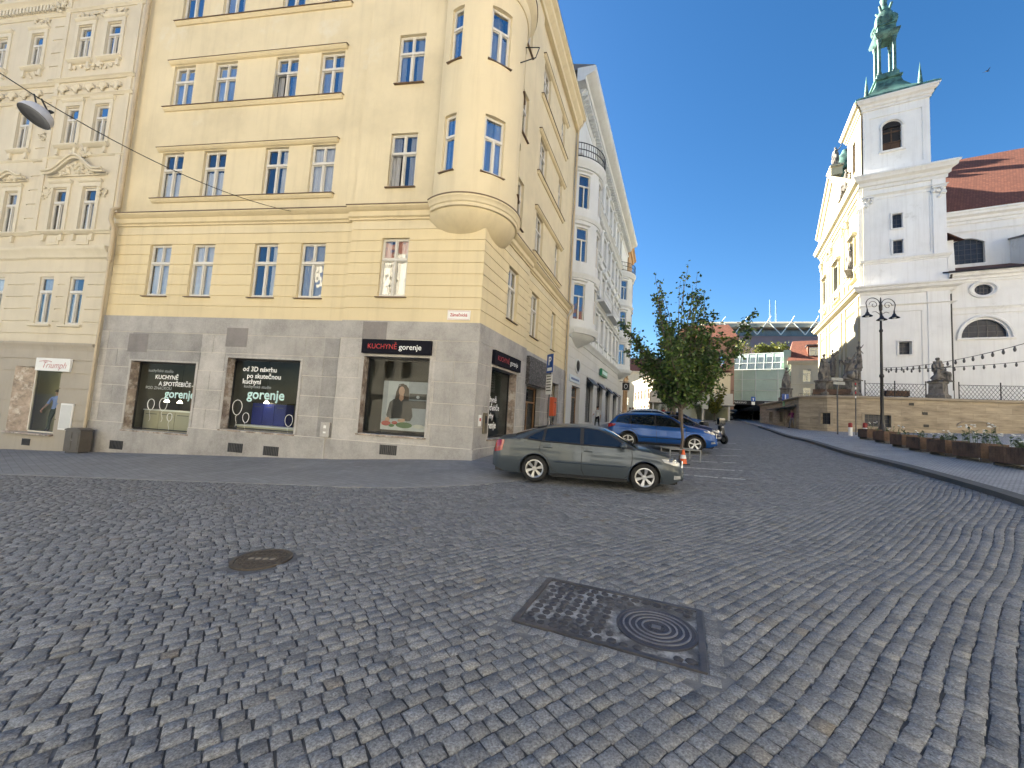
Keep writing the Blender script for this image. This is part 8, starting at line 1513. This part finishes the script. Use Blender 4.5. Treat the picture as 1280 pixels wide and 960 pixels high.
# tree guard
tg = thing('tree_guard', (q.x, q.y, gz(q.x, q.y)), 'low metal hoop guard round the foot of the nearest street tree', 'tree guard'); zz = gz(q.x, q.y); M_galv = mat('galvanised_steel', (.30,.31,.31), .45, .15, 4, 40, .1, metal=.6)
for dx, dy, w_ in ((0, -.42, 1), (0, .42, 1), (-.55, 0, 0), (.55, 0, 0)):
    k = MB(); a, b = ((q.x-.55, q.y+dy), (q.x+.55, q.y+dy)) if w_ else ((q.x+dx, q.y-.42), (q.x+dx, q.y+.42)); k.tube([(*a, zz-.05), (*a, zz+.44), (*b, zz+.44), (*b, zz-.05)], .024, 7); k.tube([(*a, zz+.25), (*b, zz+.25)], .015, 5); k.build('hoop', M_galv, tg)
for i, (y, lb) in enumerate(((20.4, 'second street tree up the parking row, behind the dark navy hatchback'), (26.0, 'third street tree up the parking row, near the white off-roader'), (31.5, 'fourth street tree up the parking row'), (37.0, 'last street tree up the parking row'))):
    t_ = (y-rt_.y)/dr(20.4).y; x = rt_.x+dr(20.4).x*t_+.3; vase_tree((x, y, gz(x, y)), lb, 2.1, 5.4+.3*(i % 2), .95, 11, .15, 5, 20+i, TREES)
q = at(893, 522, 52); vase_tree((q.x, q.y, gz(q.x, q.y)), 'bright green tree in front of the left end of the glass hall', 1.2, 4.6, .75, 7, .26, 4, 41, leafm=M_leaf2, name='leafy_tree')
for i, (px, py, y, r, lb) in enumerate(((921, 436, 84, 3.0, 'broad yellow green shrub on the roof terrace, nearest the street trees'), (953, 437, 84, 1.7, 'small round shrub in the middle of the roof terrace'), (973, 437, 83, 2.2, 'yellow green shrub on the roof terrace beside the red roof'))):
    q = at(px, py, y); o = thing('roof_shrub', (q.x, q.y, 15.4), lb, 'shrub', 'shrubs on the roof terrace'); L, S_ = MB(), MB(); rr = random.Random(i)
    for _ in range(900): 
        d = Vector((rr.gauss(0, 1), rr.gauss(0, 1), rr.gauss(0, 1))); d = d.normalized()*rr.random()**.4; c = Vector((q.x, q.y, q.z))+Vector((d.x*r*1.15, d.y*r*.8, d.z*r*.75))*(1+.3*noise.noise(d*2+Vector((i, 0, 0)))); leafq(L, c, Vector((rr.gauss(0, 1), rr.gauss(0, 1), rr.gauss(0, 1))), Vector((rr.gauss(0, 1), rr.gauss(0, 1), 1)), .42)
    S_.tube([(q.x, q.y, 15.2), (q.x+.1, q.y, q.z)], .12, 6); S_.build('stem', M_bark, o); L.build('foliage', M_leaf2, o, normals=False)
# ------------------------------------------------------------------ people
cl = lambda n, c: mat(n, c, .85, .12, 5, 50, .2)
def stand(px, py, y, off=.0): q = at(px, py, y); return (q.x, q.y, gz(q.x, q.y)+off)
person(stand(746, 538, 30), rad(150), 'walking pedestrian in a white shirt and black trousers before the white house', cl('white_shirt', (.6,.6,.58)), cl('black_trousers', (.015,.015,.017)), arms=((.3, .15), (-.2, .0)))
person(stand(791, 525, 34), rad(20), 'person in an orange vest standing behind the parked cars', cl('orange_vest', (.62,.14,.05)), cl('navy_trousers', (.02,.025,.04)), arms=((.2, .1), (.1, .0)), stride=.12)
person(stand(787, 525, 33), rad(170), 'person in dark clothes beside the one in the orange vest', cl('charcoal_jacket', (.025,.025,.03)), cl('dark_jeans', (.02,.025,.04)), stride=.1)
person(stand(829, 520, 42), rad(190), 'person in a dark red top far off behind the parked cars', cl('dark_red_top', (.28,.03,.03)), cl('grey_trousers', (.08,.08,.085)), stride=.15)
def bag(o, pts): h = pts['rhan']; k = MB(); k.bbox(h.x-.05, h.x+.05, h.y-.17, h.y+.17, h.z-.42, h.z-.12, .03); k.tube([(h.x, h.y-.1, h.z-.13), (h.x, h.y, h.z-.0), (h.x, h.y+.1, h.z-.13)], .008, 5)
person(stand(990, 542, 34.5, .12), rad(120), 'woman in a purple top and grey trousers walking past the end of the terrace wall', cl('purple_top', (.16,.03,.10)), cl('pale_grey_trousers', (.20,.19,.21)), H=1.68, stride=.28)
person(stand(962, 525, 56), rad(175), 'distant figure dressed in white standing before the car park entrance', cl('white_clothes', (.62,.62,.6)), cl('white_trousers', (.55,.55,.53)), stride=.12)
f_ = FR1(17.42, -.52, -.1); person((f_[0], f_[1], -.11), rad(190), 'person in a blue jacket and dark trousers inside the shop window of the cream house', cl('navy_jacket', (.22,.30,.58)), cl('dark_green_trousers', (.03,.05,.03)), H=1.72, stride=.1)
